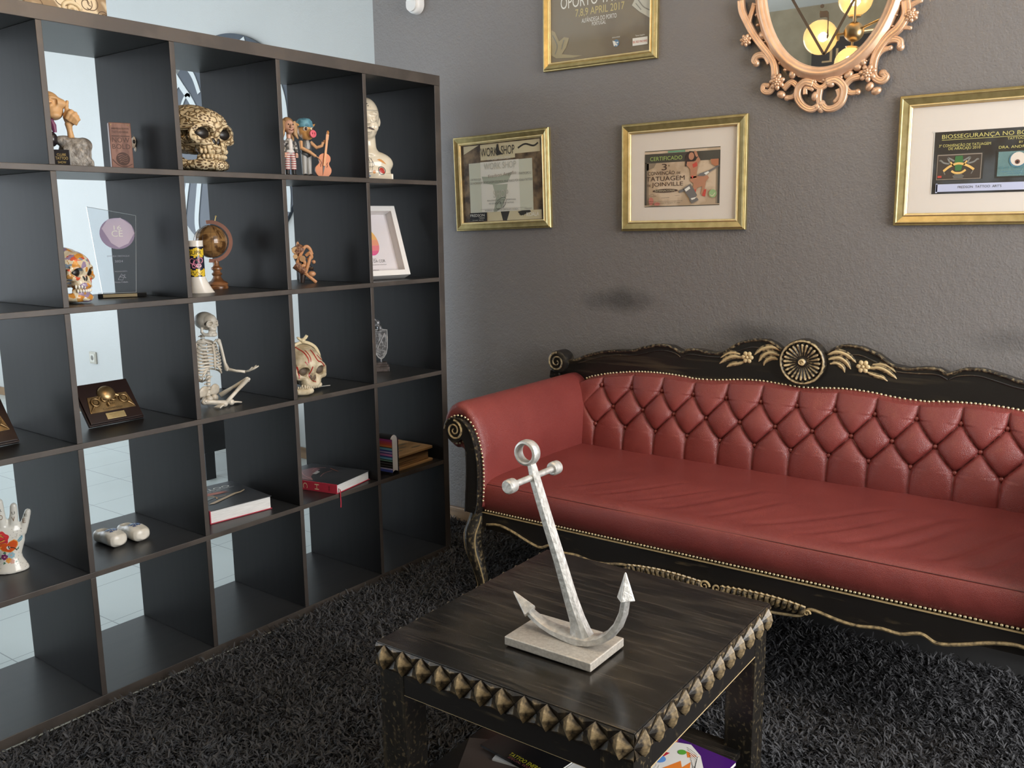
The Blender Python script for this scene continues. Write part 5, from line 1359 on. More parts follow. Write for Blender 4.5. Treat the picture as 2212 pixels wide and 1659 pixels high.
# carved ornate skull
CARV = mat_two('carved_cream_resin', (0.17, 0.105, 0.045), (0.66, 0.54, 0.34), 'edge', 62, rough=0.5, lo=0.03, hi=0.20, bump=0.8, dist=0.003)
def swirl(m, scale):
    n, l = nt(m); 
    t = [x for x in n if x.type == 'TEX_VORONOI'][0]; mp = [x for x in n if x.type == 'MAPPING'][0]
    nz = n.new('ShaderNodeTexNoise'); nz.inputs['Scale'].default_value = scale; va = n.new('ShaderNodeVectorMath'); va.operation = 'MULTIPLY_ADD'; va.inputs[1].default_value = (.02, .02, .02)
    l.new(mp.outputs[0], nz.inputs['Vector']); l.new(nz.outputs['Color'], va.inputs[0]); l.new(mp.outputs[0], va.inputs[2]); l.new(va.outputs[0], t.inputs['Vector'])
swirl(CARV, 40)
t = shelf_thing('ornate_skull', 'large cream skull carved all over with filigree flowers, top row of the bookcase', 'skull', -.140, -.958, 1, 5)
t.scale = (1.16, 1.14, .93)
osk = put_skull(t, .214, CARV, SOCK, mat('cream_teeth', (0.62, 0.50, 0.32), 0.45), True, True, 1.0, r=1.08)
def rosette_ring(b, cx, cy_, cz, r, n=10):
    pass
def flowerpoly(y, z, r, n=9):
    out = [disc(y+r*.68*math.cos(2*PI*k/n), z+r*.68*math.sin(2*PI*k/n), r*.20, 8) for k in range(n)]
    return out + [disc(y, z, r*.16, 8)]
CRL = mat('carved_cream_light', (0.70, 0.58, 0.38), 0.45); CRD = mat('carved_brown_recess', (0.10, 0.06, 0.03), 0.6)
fl_ = ((.034, .024, .019), (-.036, .026, .016), (-.002, .020, .013), (-.060, .050, .013), (-.030, .165, .015), (.030, .168, .014), (.0, .192, .013), (-.064, .140, .012), (.062, .055, .013))
for y, z, r in fl_:
    decal(osk.data, t, [disc(y, z, r, 20)], CRL, 'carved_flower', .0012)
    decal(osk.data, t, flowerpoly(y, z, r), CRD, 'flower_recess', .0018)
decal(osk.data, t, [q for s in (-1, 1) for q in stroke([(s*.012, .140), (s*.040, .148), (s*.064, .132), (s*.066, .104), (s*.048, .088), (s*.022, .090)], .0035)] + stroke([(0, .150), (0, .178), (.004, .200)], .003) + stroke([(-.016, .150), (-.050, .160), (-.056, .182), (-.030, .198)], .003) + stroke([(.016, .150), (.050, .160), (.056, .182), (.030, .198)], .003), CRL, 'carved_scroll', .0014)

# painted skull
PNT = mat_multi('painted_skull_glaze', [(0.66, 0.58, 0.42), (0.62, 0.50, 0.33), (0.45, 0.24, 0.07), (0.70, 0.62, 0.46), (0.55, 0.09, 0.04), (0.28, 0.21, 0.33), (0.68, 0.60, 0.46), (0.60, 0.26, 0.05), (0.66, 0.58, 0.42), (0.20, 0.26, 0.34)], 75, rough=0.18, distort=.018)
t = shelf_thing('painted_skull', 'small glossy skull painted in many colours beside the glass award', 'skull', -.145, -1.388, 2, 26)
t.scale = (1, 1, .95)
psk = put_skull(t, .157, PNT, SOCK, mat('white_glazed_tooth', (0.80, 0.78, 0.70), 0.15), True, True, 1.0, r=1.0, tw=.9)

# blood-streaked skull with a cord crown
BSK = mat_two('aged_bone', (0.40, 0.32, 0.20), (0.66, 0.57, 0.41), 'noise', 30, rough=0.5, lo=0.38, hi=0.62, bump=0.4, dist=0.002)
t = shelf_thing('bloodied_skull', 'aged skull with red blood streaks and a bone band over its crown', 'skull', -.145, -.598, 3, -9, dz=.006)
bsk = put_skull(t, .196, BSK, mat('dark_bone_hollow', (0.10, 0.07, 0.045), 0.6), mat('bone_teeth', (0.60, 0.52, 0.38), 0.5), False, False, 1.0, r=.95, teeth=(.275, .255))
BLD = mat('dried_blood_red', (0.36, 0.025, 0.02), 0.35)
decal(bsk.data, t, stroke([(-.030, .150), (-.020, .128), (-.016, .105), (-.018, .095)], .004)+stroke([(-.012, .135), (-.008, .112), (-.010, .098)], .003)+stroke([(.008, .135), (.012, .112), (.020, .098), (.034, .092), (.050, .075)], .004)+stroke([(.022, .118), (.032, .105), (.044, .098)], .003)+stroke([(-.004, .082), (-.010, .064), (-.014, .048), (-.006, .034), (.004, .028)], .004)+stroke([(-.055, .085), (-.050, .062), (-.052, .045)], .004)+stroke([(-.028, .100), (-.022, .088)], .003), BLD, 'blood_streak', .0009)
BAND = mat('pale_bone_band', (0.66, 0.56, 0.36), 0.45)
def bandf(b):
    pts = [(.010, -.068, .085), (.012, -.064, .115), (.014, -.044, .143), (.016, 0, .160), (.014, .044, .143), (.012, .064, .115), (.010, .069, .085)]
    b.tube(catmull(pts, 5), .0055, 8, flat=.7)
part('bone_band', BAND, t, bandf)
part('bow', BAND, t, lambda b: (b.ell((.018, 0, .165), (.009, .010, .009), 12, 8), b.ell((.018, -.013, .172), (.006, .012, .005), 10, 6, rot=(-.7, 0, 0)), b.ell((.018, .012, .174), (.006, .012, .005), 10, 6, rot=(.7, 0, 0)), b.tube([(.018, .002, .168), (.020, .014, .184)], [.004, .002], 6)))
part('thin_rod', mat('steel_pin', (0.5, 0.49, 0.47), .3, metal=.8), t, lambda b: b.tube([(.045, -.03, .004), (.060, .075, .003)], .0016, 6))
part('thin_rod', mat('steel_pin', (0.5, 0.49, 0.47), .3, metal=.8), t, lambda b: b.tube([(.02, .04, .060), (.03, .078, .064)], .0012, 6))
t = shelf_thing('bone_fragment', 'small bone-coloured jaw piece lying in front of the bloodied skull', 'ornament', -.055, -.672, 3, -35)
part('jaw_plate', BSK, t, lambda b: b.tube([(0, -.03, .012), (.018, -.012, .012), (.020, .012, .012), (0, .030, .012)], [.010, .0115, .0115, .010], 10, flat=1.0))
part('tooth_row', mat('bone_teeth', (0.60, 0.52, 0.38), 0.5), t, lambda b: [b.ell((.018-abs(k)*.003, k*.007, .025), (.004, .003, .005), 8, 6) for k in range(-3, 4)])

# ---------- pensive figurine seated on a rock
PEACH = mat('peach_resin_skin', (0.60, 0.36, 0.17), 0.45); DKCL = mat('glossy_black_cloth', (0.015, 0.013, 0.016), 0.25)
ROCK = mat_two('grey_rock_resin', (0.13, 0.115, 0.10), (0.40, 0.38, 0.35), 'noise', 35, rough=0.45, lo=.4, hi=.62, bump=.6, dist=.004)
t = shelf_thing('pensive_figurine', 'bald peach figurine with chin on hand, sitting by a grey rock', 'figurine', -.17, -1.372, 1, -26)
b = MB(); b.ell((0, .048, .040), (.030, .042, .044), 20, 12); b.cbox((0, .052, .028), (.052, .064, .056)); b.ell((.0, .070, .062), (.026, .024, .022), 14, 9); b.ell((0, .024, .074), (.024, .028, .014), 14, 9); b.cbox((0, .083, .012), (.05, .020, .022))
part('rock', ROCK, t, lambda bb: None); 
_o = [c for c in t.children if c.name.startswith('rock')][0]; _me = blob(b, .0035, 3)
for _v in _me.vertices: _v.co.z = max(0, _v.co.z)
fix_normals(_me); _me.materials.append(ROCK); _me.shade_smooth(); _o.data = _me
b = MB(); b.ell((-.01, -.006, .166), (.036, .033, .037), 24, 16); b.ell((-.0, .004, .150), (.030, .026, .024), 18, 12)
b.tube([(.012, .014, .170), (.010, .030, .168), (.008, .043, .162)], [.018, .012, .004], 10); b.ell((.022, .006, .138), (.012, .018, .010), 12, 8); b.ell((.026, -.004, .170), (.007, .009, .007), 12, 8); b.tube([(.02, -.012, .182), (.027, 0, .184), (.022, .016, .182)], .004, 8)
b.tube([(-.01, -.01, .14), (-.012, -.03, .10)], .014, 10)
me = blob(b, .0028, 3); obj('head', me, PEACH, t, smooth=180)
part('eyelid_line', mat('peach_shadow', (0.25, 0.13, 0.06), .5), t, lambda b: b.tube([(.0325, -.010, .169), (.034, -.004, .1665), (.0325, .003, .168)], .0010, 6))
def hnd(b):
    b.tube([(.012, .042, .080), (.012, .040, .100), (.014, .038, .118)], [.009, .0075, .010], 10)
    b.ell((.014, .044, .134), (.013, .018, .022), 16, 10)
    for k, (y0, z0, y1, z1) in enumerate(((.034, .128, .050, .152), (.040, .122, .060, .146), (.048, .118, .064, .138), (.054, .114, .066, .130))): b.tube([(.024, y0, z0), (.028, (y0+y1)/2, (z0+z1)/2+.004), (.022, y1, z1)], [.0052, .0058, .0048], 8)
    b.tube([(.016, .038, .146), (.014, .037, .160), (.010, .041, .178)], [.0062, .0056, .0042], 8)
me_ = MB(); hnd(me_); obj('hand', blob(me_, .0020, 2), PEACH, t, smooth=180)
part('robe', DKCL, t, lambda b: (b.ell((-.01, -.040, .055), (.034, .034, .055), 18, 12), b.ell((.0, -.020, .112), (.022, .018, .022), 14, 10), b.ell((.012, -.006, .076), (.018, .016, .020), 14, 10)))
part('collar', mat('plum_cloth', (0.16, 0.035, 0.10), .5), t, lambda b: b.tube([(.012, -.004, .128), (.014, .002, .112), (.012, .004, .094)], [.006, .007, .005], 8))
q = part('name_plaque', DKCL, t, lambda b: b.cbox((.030, .014, .024), (.010, .040, .048)), smooth=0, bevel=.001)
pq = Print(lambda u, v, h: (.0352+h, u, v), q, 0); GOL = mat('gold_letter', (0.55, 0.40, 0.14), .35, metal=.4)
pq.text([('CLUBE', .014, .032, .006, .022), ('TATTOO', .014, .022, .0075, .030), ('SHOW', .014, .012, .006, .020)], GOL)

# ---------- engraved brown block
BRK = mat_two('engraved_brown_wood', (0.16, 0.07, 0.05), (0.24, 0.115, 0.085), 'noise', 50, rough=0.5, stretch=(1, 1, .3))
ENG = mat('engraved_dark_brown', (0.06, 0.025, 0.018), .6)
t = shelf_thing('engraved_block', 'upright brown block engraved with NOW BOLD over a dark disc', 'ornament', -.20, -1.166, 1, -22)
q = part('block', BRK, t, lambda b: b.box(-.014, .014, -.0295, .0295, 0, .137), smooth=0, bevel=.002)
p_ = Print(lambda u, v, h: (.0142+h, u, v), q, 0)
p_.text([('NOW', 0, .082, .014, .046), ('BOLD', 0, .064, .013, .048), ('ANNIVERSARY EDITION', 0, .118, .005, .046), ('TATTOO WEEK', 0, .108, .006, .044)], ENG)
p_.polys('engraved_disc', [disc(.002, .036, .0185, 24)], ENG)
p_.polys('engraved_line', stroke([(-.026, .034), (-.010, .018), (.008, .014), (.026, .022)], .0016), ENG)
p_.polys('engraved_line', [rect(-.024, .024, .0985, .1005)], ENG)
p_.polys('engraving', [q2 for k in range(4) for q2 in stroke([(-.012+k*.002, .044-k*.006), (-.002, .048-k*.006), (.008, .043-k*.006), (.014, .046-k*.006)], .0016)], BRK)
part('brass_pin', GOL, t, lambda b: [b.ell((.0145, y, .131), (.001, .0016, .0016), 8, 6) for y in (-.024, .022)])
# ---------- straw-whiskered charm
STRAW = mat('dry_straw', (0.42, 0.36, 0.20), .6)
t = shelf_thing('straw_charm', 'tiny pale animal-skull charm with long straw whiskers, right of the engraved block', 'ornament', -.215, -1.106, 1, -26)
part('tiny_skull', mat('pale_bone_chalk', (0.62, 0.56, 0.47), .5), t, lambda b: (b.ell((0, -.008, .088), (.012, .009, .018), 14, 10, rot=(-.3, 0, 0)), b.ell((.002, -.002, .068), (.008, .007, .010), 12, 8)))
part('eye_hole', SOCK, t, lambda b: b.ell((.011, -.008, .089), (.003, .004, .006), 10, 8))
def straws(b):
    for pts in ([(0, .004, .066), (.004, .024, .044), (.006, .036, .018), (.008, .050, .0022)], [(0, 0, .064), (.002, .010, .044), (.003, .018, .034)], [(0, -.002, .062), (0, .006, .030), (.001, .014, .0022)], [(0, .002, .092), (.002, .016, .096)], [(0, -.008, .102), (0, -.006, .120)], [(0, .004, .078), (.002, .020, .070)], [(0, .004, .068), (.002, .022, .070)], [(0, -.004, .062), (-.003, -.002, .030), (-.004, .002, .0012)]): b.tube(catmull(pts, 4), .0010, 5)
part('straw_whisker', STRAW, t, straws)

# ---------- long-haired musician figurine
FSK = mat('figurine_skin', (0.62, 0.36, 0.26), .4); BLOND = mat_two('figurine_hair', (0.28, 0.16, 0.07), (0.46, 0.29, 0.15), 'noise', 60, rough=.5, stretch=(1, 1, .15))
t = shelf_thing('long_haired_figurine', 'cartoonish bobblehead figurine with long blond hair and striped trousers', 'figurine', -.14, -.603, 1, -14)
b = MB(); b.ell((0, 0, .166), (.021, .0185, .022), 20, 14); b.ell((.008, 0, .152), (.016, .013, .012), 14, 10); b.tube([(.018, 0, .170), (.028, 0, .160)], [.004, .006], 8); b.tube([(-.002, 0, .150), (-.002, 0, .118)], .0075, 10)
obj('head', blob(b, .0016, 2), FSK, t, smooth=180)
def hair(b):
    b.ell((-.007, 0, .172), (.021, .0215, .024), 18, 12); 
    for s in (-1, 1):
        b.tube([(.004, s*.018, .182), (.004, s*.022, .162), (.0, s*.023, .142), (.006, s*.030, .126)], [.006, .0085, .008, .002], 8)
        b.tube([(-.012, s*.014, .165), (-.014, s*.018, .140), (-.012, s*.020, .120)], [.010, .010, .003], 8)
part('hair', BLOND, t, hair)
part('eyes', BLACK, t, lambda b: [b.ell((.0195, s*.008, .170), (.002, .0022, .0026), 8, 6) for s in (-1, 1)])
part('mouth', mat('dark_red_mouth', (.10, .02, .02), .4), t, lambda b: b.tube([(.0232, -.008, .153), (.0245, 0, .1505), (.0232, .008, .154)], .0014, 6))
part('jacket', mat_multi('patterned_jacket', [(0.05, .05, .055), (.45, .44, .42), (.12, .115, .11), (.30, .29, .28)], 160, .5), t, lambda b: (b.ell((0, 0, .105), (.012, .017, .024), 16, 10), b.tube([(0, .016, .118), (.002, .022, .100), (.008, .020, .082)], [.007, .006, .0055], 8), b.tube([(0, -.016, .118), (.002, -.022, .100), (.008, -.020, .082)], [.007, .006, .0055], 8)))
part('shirt', mat('white_shirt', (.68, .66, .64), .5), t, lambda b: (b.ell((.008, 0, .104), (.007, .008, .022), 12, 8), b.ell((.003, 0, .084), (.011, .015, .008), 14, 8)))
for s in (-1, 1): part('hand', FSK, t, lambda b: (b.ell((.010, s*.020, .074), (.005, .005, .0065), 10, 8), [b.tube([(.010+.001*k, s*.020+(k-1.5)*.0022, .072), (.011, s*.020+(k-1.5)*.0022, .064)], .0012, 6) for k in range(4)]))
STR = mat_two('red_white_stripe_cloth', (.62, .58, .55), (.35, .05, .06), 'wave', 42, rough=.6, lo=.62, hi=.7, stretch=(0, .5, 1))
[x for x in STR.node_tree.nodes if x.type == 'TEX_WAVE'][0].bands_direction = 'Z'
for s in (-1, 1):
    part('trouser_leg', STR, t, lambda b: b.tube([(0, s*.007, .082), (.002, s*.011, .055), (0, s*.011, .026)], [.0095, .0088, .0095], 10))
    part('boot', BLACK, t, lambda b: (b.tube([(0, s*.011, .028), (0, s*.011, .006)], .007, 10), b.ell((.007, s*.012, .0055), (.015, .0065, .0055), 12, 8)))
# ---------- pig musician with a double bass
PIGS = mat('pig_tan', (0.62, 0.33, 0.12), .35); PINK = mat('pig_pink_snout', (.70, .12, .16), .35)
t = shelf_thing('pig_musician', 'cartoonish pig figurine in a blue cap playing an orange double bass', 'figurine', -.165, -.512, 1, -4)
b = MB(); b.ell((0, 0, .158), (.026, .026, .026), 22, 14); b.ell((.010, 0, .146), (.024, .022, .019), 18, 12); b.tube([(.024, 0, .148), (.040, 0, .146)], [.0155, .0125], 12)
obj('head', blob(b, .002, 3), PIGS, t, smooth=180)
part('snout', PINK, t, lambda b: b.lathe([(0, .037), (.010, .037), (.013, .041), (.0125, .046), (0, .0475)], 18, c=(0, 0, .146), axis='x'))
part('nostril', mat('dark_pink', (.25, .02, .04), .4), t, lambda b: [b.ell((.0478, s*.0042, .147), (.001, .0018, .0034), 8, 6) for s in (-1, 1)])
part('eye_patch', mat('cream_patch', (.72, .62, .48), .35), t, lambda b: [b.ell((.0190, s*.0125, .163), (.0085, .0095, .0085), 14, 9) for s in (-1, 1)])
part('eye', mat('glossy_dark_eye', (.04, .02, .02), .1), t, lambda b: [b.ell((.0245, s*.0140, .163), (.0052, .0052, .0058), 14, 9) for s in (-1, 1)])
for s in (-1, 1): part('ear', PIGS, t, lambda b: b.tube([(-.004, s*.020, .170), (-.002, s*.034, .178), (0, s*.042, .184)], [.007, .011, .003], 12, flat=.4))
part('cap', mat_two('blue_cap_cloth', (.08, .22, .30), (.14, .34, .44), 'vor', 60, rough=.6), t, lambda b: (b.lathe([(.0275, .170), (.0285, .176), (.0265, .190), (.018, .199), (0, .202)], 24, c=(-.002, 0, 0)), b.lathe([(.0285, .170), (.030, .173), (.0275, .177)], 24, c=(-.001, 0, 0), cap=False)))
part('vest', mat('grey_black_vest', (.075, .08, .085), .4), t, lambda b: (b.ell((0, 0, .104), (.017, .021, .030), 16, 12), b.ell((0, 0, .082), (.0165, .020, .014), 16, 8)))
part('shirt_front', mat('silver_grey_shirt', (.36, .36, .35), .4), t, lambda b: b.ell((.008, 0, .108), (.010, .011, .022), 12, 8))
part('neck', FSK, t, lambda b: b.tube([(0, 0, .14), (0, 0, .128)], .009, 10))
for s in (-1, 1): part('trouser_leg', mat('silver_grey_shirt', (.36, .36, .35), .4), t, lambda b: b.tube([(0, s*.009, .080), (0, s*.010, .014)], [.0105, .008], 10))
for s in (-1, 1): part('shoe', BLACK, t, lambda b: b.ell((.005, s*.011, .008), (.015, .0085, .008), 12, 8))
SKA = mat('figurine_arm_skin', (.62, .35, .18), .4)
part('arm', SKA, t, lambda b: (b.tube([(0, -.020, .122), (.010, -.026, .100), (.028, -.004, .086), (.040, .010, .072)], [.007, .0068, .0058, .005], 10), [b.tube([(.038, .010+.003*k, .074-.002*k), (.047, .018+.003*k, .066-.003*k)], .0018, 6) for k in range(4)]))
part('arm', SKA, t, lambda b: (b.tube([(0, .020, .122), (.014, .034, .104), (.030, .046, .110), (.032, .050, .122)], [.007, .0062, .0055, .0055], 10), [b.tube([(.034, .050, .118+.003*k), (.044, .052, .119+.003*k), (.044, .058, .120+.003*k)], .0017, 6) for k in range(4)]))
BASS = mat('orange_bass_wood', (.60, .17, .03), .25)
tb = thing('double_bass', 'miniature orange double bass held by the pig figurine', 'instrument', onshelf(-.135, -.472, FL[1]+.0006), SA+math.radians(-30)); 
bout = [(0,.004),(.016,.007),(.026,.020),(.027,.034),(.019,.046),(.0165,.054),(.020,.064),(.018,.076),(.008,.084),(0,.085)]
bo = [(p.x, p.y) for p in catmull([(x, z, 0) for x, z in bout], 4)]; bo = bo + [(-x, z) for x, z in reversed(bo[1:-1])]
tb.rotation_euler = (math.radians(-9), 0, SA+math.radians(-30))
part('body', BASS, tb, lambda b: b.prism(bo, -.006, .008, 'x'), smooth=40, bevel=.0015)
part('neck', mat('bass_neck_wood', (.66, .30, .10), .3), tb, lambda b: (b.cbox((.012, 0, .088), (.005, .0072, .092)), b.cbox((.010, 0, .140), (.010, .009, .018)), b.tube([(.010, 0, .148), (.014, 0, .156), (.010, 0, .160)], [.004, .005, .003], 8)), smooth=0)
part('tailpiece', mat('bass_dark_tail', (.12, .10, .09), .3), tb, lambda b: b.add([(.0086, -.004, .042), (.0086, .004, .042), (.0086, 0, .010), (.0115, -.003, .041), (.0115, .003, .041), (.0105, 0, .014)], [(0, 1, 4, 3), (1, 2, 5, 4), (2, 0, 3, 5), (3, 4, 5)]), smooth=0)
part('sound_hole', ENG, tb, lambda b: [b.tube([(.0086, s*.012, .056), (.0086, s*.009, .050), (.0086, s*.012, .044), (.0086, s*.010, .038)], .0009, 6) for s in (-1, 1)])

# ---------- tattooed bust
CER = mat('ivory_ceramic', (0.72, 0.64, 0.50), 0.16)
t = shelf_thing('tattooed_bust', 'ivory ceramic bust with closed eyes, painted moustache and chest tattoos', 'bust', -.165, -.226, 1, -36)
b = MB()
b.ell((-.010, 0, .232), (.062, .050, .066), 28, 18); b.ell((.004, 0, .198), (.050, .043, .056), 24, 16); b.ell((.018, 0, .168), (.030, .028, .022), 18, 12)
b.tube([(.046, 0, .226), (.058, 0, .205), (.062, 0, .196)], [.006, .009, .0115], 12); b.ell((.052, 0, .174), (.010, .016, .006), 14, 8); b.ell((.050, 0, .168), (.009, .014, .005), 14, 8)
for s in (-1, 1):
    b.tube([(.046, s*.010, .234), (.050, s*.022, .237), (.040, s*.036, .232)], .006, 8); b.ell((.040, s*.020, .216), (.014, .013, .010), 14, 9); b.ell((.032, s*.026, .190), (.018, .016, .020), 14, 9); b.ell((-.012, s*.050, .212), (.012, .006, .018), 12, 8)
b.tube([(-.012, 0, .17), (-.014, 0, .12), (-.012, 0, .09)], [.034, .037, .052], 20)
b.ell((-.012, 0, .062), (.052, .098, .050), 26, 14); b.ell((-.008, 0, .032), (.056, .088, .034), 26, 12)
b.cbox((-.010, 0, .012), (.100, .176, .024))
me = blob(b, .004, 5)
for v in me.vertices: v.co.z = max(0, v.co.z)
bu = obj('head_and_shoulders', me, CER, t, smooth=60)
TAT = mat('tattoo_grey_line', (.10, .095, .09), .3); TRD = mat('tattoo_red', (.45, .04, .03), .3); TOR = mat('tattoo_orange', (.60, .25, .05), .3); TBL = mat('tattoo_blue', (.18, .26, .42), .3)
decal(me, t, [[(0, .186), (-.008, .189), (-.018, .184), (-.026, .179), (-.016, .178), (-.004, .181), (0, .183), (.004, .181), (.016, .178), (.026, .179), (.018, .184), (.008, .189)]], mat('moustache_brown', (.05, .028, .02), .3), 'moustache', .0008)
decal(me, t, [q for s in (-1, 1) for q in stroke([(s*.034, .214), (s*.026, .206), (s*.014, .205), (s*.008, .212)], .0009)] + stroke([(-.047, .250), (-.025, .247), (0, .2465), (.025, .247), (.047, .250)], .0011) + [disc(.004, .262, .0022, 8), disc(.001, .270, .0025, 8), disc(-.003, .278, .0020, 8), disc(.012, .258, .001, 6)] + stroke([(-.014, .1715), (0, .169), (.014, .1715)], .0009), TAT, 'face_line', .0007)
shipl = stroke([(-.040, .030), (-.020, .026), (.004, .028), (.022, .036)], .0016)
for k in range(5): shipl += stroke([(-.030+k*.010, .034), (-.026+k*.010, .055), (-.030+k*.010, .080)], .0010) + stroke([(-.034+k*.010, .046), (-.022+k*.010, .050)], .0012)+stroke([(-.034+k*.010, .062), (-.022+k*.010, .066)], .0012)
shipl += stroke([(-.010, .090), (.010, .074), (.022, .052)], .0012)+stroke([(-.004, .088), (.004, .060)], .0010)
decal(me, t, shipl, TAT, 'chest_tattoo', .0007)
decal(me, t, [disc(.046, .036, .010, 10), disc(.052, .030, .006, 8)], TRD, 'chest_tattoo', .0009)
decal(me, t, stroke([(.036, .046), (.034, .034), (.040, .024), (.052, .022), (.060, .032), (.056, .044), (.046, .049), (.036, .046)], .003) + stroke([(.040, .036), (.050, .040)], .0015), TAT, 'chest_tattoo', .0008)
decal(me, t, [[(.030, .074), (.040, .070), (.050, .064), (.066, .058), (.054, .070), (.048, .074), (.040, .077)], disc(.018, .030, .006, 8)], TOR, 'chest_tattoo', .0009)
decal(me, t, [disc(-.010, .016, .016, 14, .004), rect(-.03, .0, .018, .026)], TBL, 'chest_tattoo', .0006)

# ---------- glass award
t = shelf_thing('glass_award', 'slanted clear glass award with a lilac disc, on a black base', 'trophy', -.205, -1.188, 2, -29.4)
part('base', mat('polished_black', (.008, .008, .009), .12), t, lambda b: b.box(-.028, .028, -.074, .058, 0, .013), smooth=0, bevel=.0012)
part('name_plate', mat('engraved_brass_plate', (.55, .45, .28), .28, metal=.7), t, lambda b: b.box(.0282, .0290, -.060, .032, .002, .011), smooth=0)
AWG = bpy.data.materials.new('acrylic_clear'); AWG.use_nodes = True; n_, l_ = nt(AWG); n_.remove(n_['Principled BSDF'])
tr = n_.new('ShaderNodeBsdfTransparent'); tr.inputs[0].default_value = (.93, .95, .97, 1); gl = n_.new('ShaderNodeBsdfGlossy'); gl.inputs[1].default_value = .04; mxs = n_.new('ShaderNodeMixShader'); mxs.inputs[0].default_value = .07
l_.new(tr.outputs[0], mxs.inputs[1]); l_.new(gl.outputs[0], mxs.inputs[2]); l_.new(mxs.outputs[0], n_['Material Output'].inputs[0])
pane_o = [(-.062, .013), (.030, .013), (.046, .236), (-.083, .262)]
part('glass_plate', AWG, t, lambda b: b.prism(pane_o, -.006, .006, 'x'), smooth=0)
EDG = mat('bright_glass_edge', (.55, .60, .62), .15, metal=.3)
part('polished_edge', EDG, t, lambda b: [b.tube([(.006, a[0], a[1]), (.006, c[0], c[1])], .0007, 5) for a, c in zip(pane_o, pane_o[1:]+pane_o[:1])])
pa = Print(lambda u, v, h: (.0062+h, u, v), t, 0)
pa.polys('printed_disc', [disc(-.008, .185, .047, 30, .045)], mat('lilac_shadow', (.30, .24, .36), .4))
pa.polys('printed_disc', [[(-.048,.200),(-.030,.226),(.004,.230),(.032,.208),(.038,.185),(.020,.156),(-.006,.144),(-.026,.158)]], mat('lilac_print', (.55, .47, .58), .35))
pa.text([('16', -.006, .196, .012, .020), ('CE', -.008, .176, .018, .030)], C_WHITE)
pa.text([('EMPRESA DESTAQUE', -.010, .118, .0042, .060), ('2024', -.010, .102, .006, .022), ('RECONHECIMENTO', -.006, .074, .003, .034), ('Nossa Cidade', -.008, .042, .0050, .036)], mat('award_grey_text', (.30, .31, .36), .4))
pa.polys('printed_star', stroke([(-.016,.052),(-.006,.068),(.006,.056),(-.012,.060),(.004,.066),(-.004,.050),(-.016,.052)], .0009, 1), mat('award_grey_text', (.30, .31, .36), .4))

# ---------- boot-shaped mug
t = shelf_thing('painted_mug', 'tall white boot-shaped mug with a yellow, pink and black cartoon band', 'mug', -.15, -.980, 2, -34)
MUGW = mat('white_glaze', (.76, .72, .66), .2)
b = MB(); b.tube([(0, 0, .001), (0, 0, .05), (0, 0, .158)], [.027, .024, .0235], 32)
P = []
def mugring(z):
    k = max(0, 1-z/.052)**1.3
    return [(.0235*math.cos(a)*(1+.25*k)+.0*k, .0235*math.sin(a)*(1+.1*k)+.013*k*(1+math.sin(a))*.9, z) for a in [2*PI*i/36 for i in range(36)]]
def mug(b):
    zs_ = [0, .006, .012, .02, .03, .04, .052, .07, .16]; b.grid([mugring(z) for z in zs_] + [[(x*.88, y*.88, z) for x, y, z in mugring(.16)], [(x*.88, y*.88, .15) for x, y, z in mugring(.16)]], cv=True)
    n = len(b.v); b.f.append(tuple(range(35, -1, -1))); b.f.append(tuple(range(n-36, n)))
part('mug_body', MUGW, t, mug, smooth=50)
part('dark_band', mat('navy_print', (.02, .022, .04), .2), t, lambda b: b.lathe([(.0240, .050), (.0240, .142)], 36, cap=False), smooth=180)
def arcprint(pts, r=.0243): return [(r*math.cos(u), r*math.sin(u), z) for u, z in pts]
def cyl_polys(polys, m, r, name='cartoon_print'):
    b = MB()
    for p in polys:
        tri = tessellate_polygon([[Vector((q[0], q[1], 0)) for q in p]]); b.add([(r*math.cos(u/.0243), r*math.sin(u/.0243), z) for u, z in p], [tuple(x) for x in tri])
    return obj(name, b, m, t, smooth=180)
YL = mat('cartoon_yellow', (.72, .50, .04), .25); PK = mat('cartoon_pink', (.62, .22, .32), .25)
def fan(p, n=6):  # cut wide shapes into strips so that they follow the curve
    return p
cyl_polys([rect(u, u+.006, .112+.004*math.sin(u*300), .136+.003*math.cos(u*200)) for u in np.arange(-.030, .030, .006)] + [rect(u, u+.006, .053+.003*math.sin(u*250), .072+.003*math.cos(u*280)) for u in np.arange(-.026, .030, .006)], YL, .0245)
cyl_polys([disc(-.012, .098, .009, 12), disc(.002, .092, .011, 12), disc(.014, .100, .009, 12), disc(.008, .084, .008, 10), disc(-.006, .084, .008, 10)], PK, .0247)
cyl_polys(stroke([(-.018,.088),(-.006,.080),(.010,.078),(.022,.084)], .0012)+stroke([(-.014,.100),(-.006,.104),(.002,.098)], .001)+stroke([(.004,.094),(.012,.090),(.016,.096)], .001)+[disc(.002,.098,.0028,8),disc(.013,.094,.0022,8)]+stroke([(-.020,.058),(-.010,.066),(-.006,.056),(.002,.066),(.010,.058),(.018,.066)], .0010), BLACK, .0250)
vs, fs = fit_text('SUPR', .012, .038); b = MB(); b.add([(.0250*math.cos(x/.025), .0250*math.sin(x/.025), z+.118) for x, z in vs], fs); obj('lettering', b, BLACK, t, smooth=0, recalc=False)

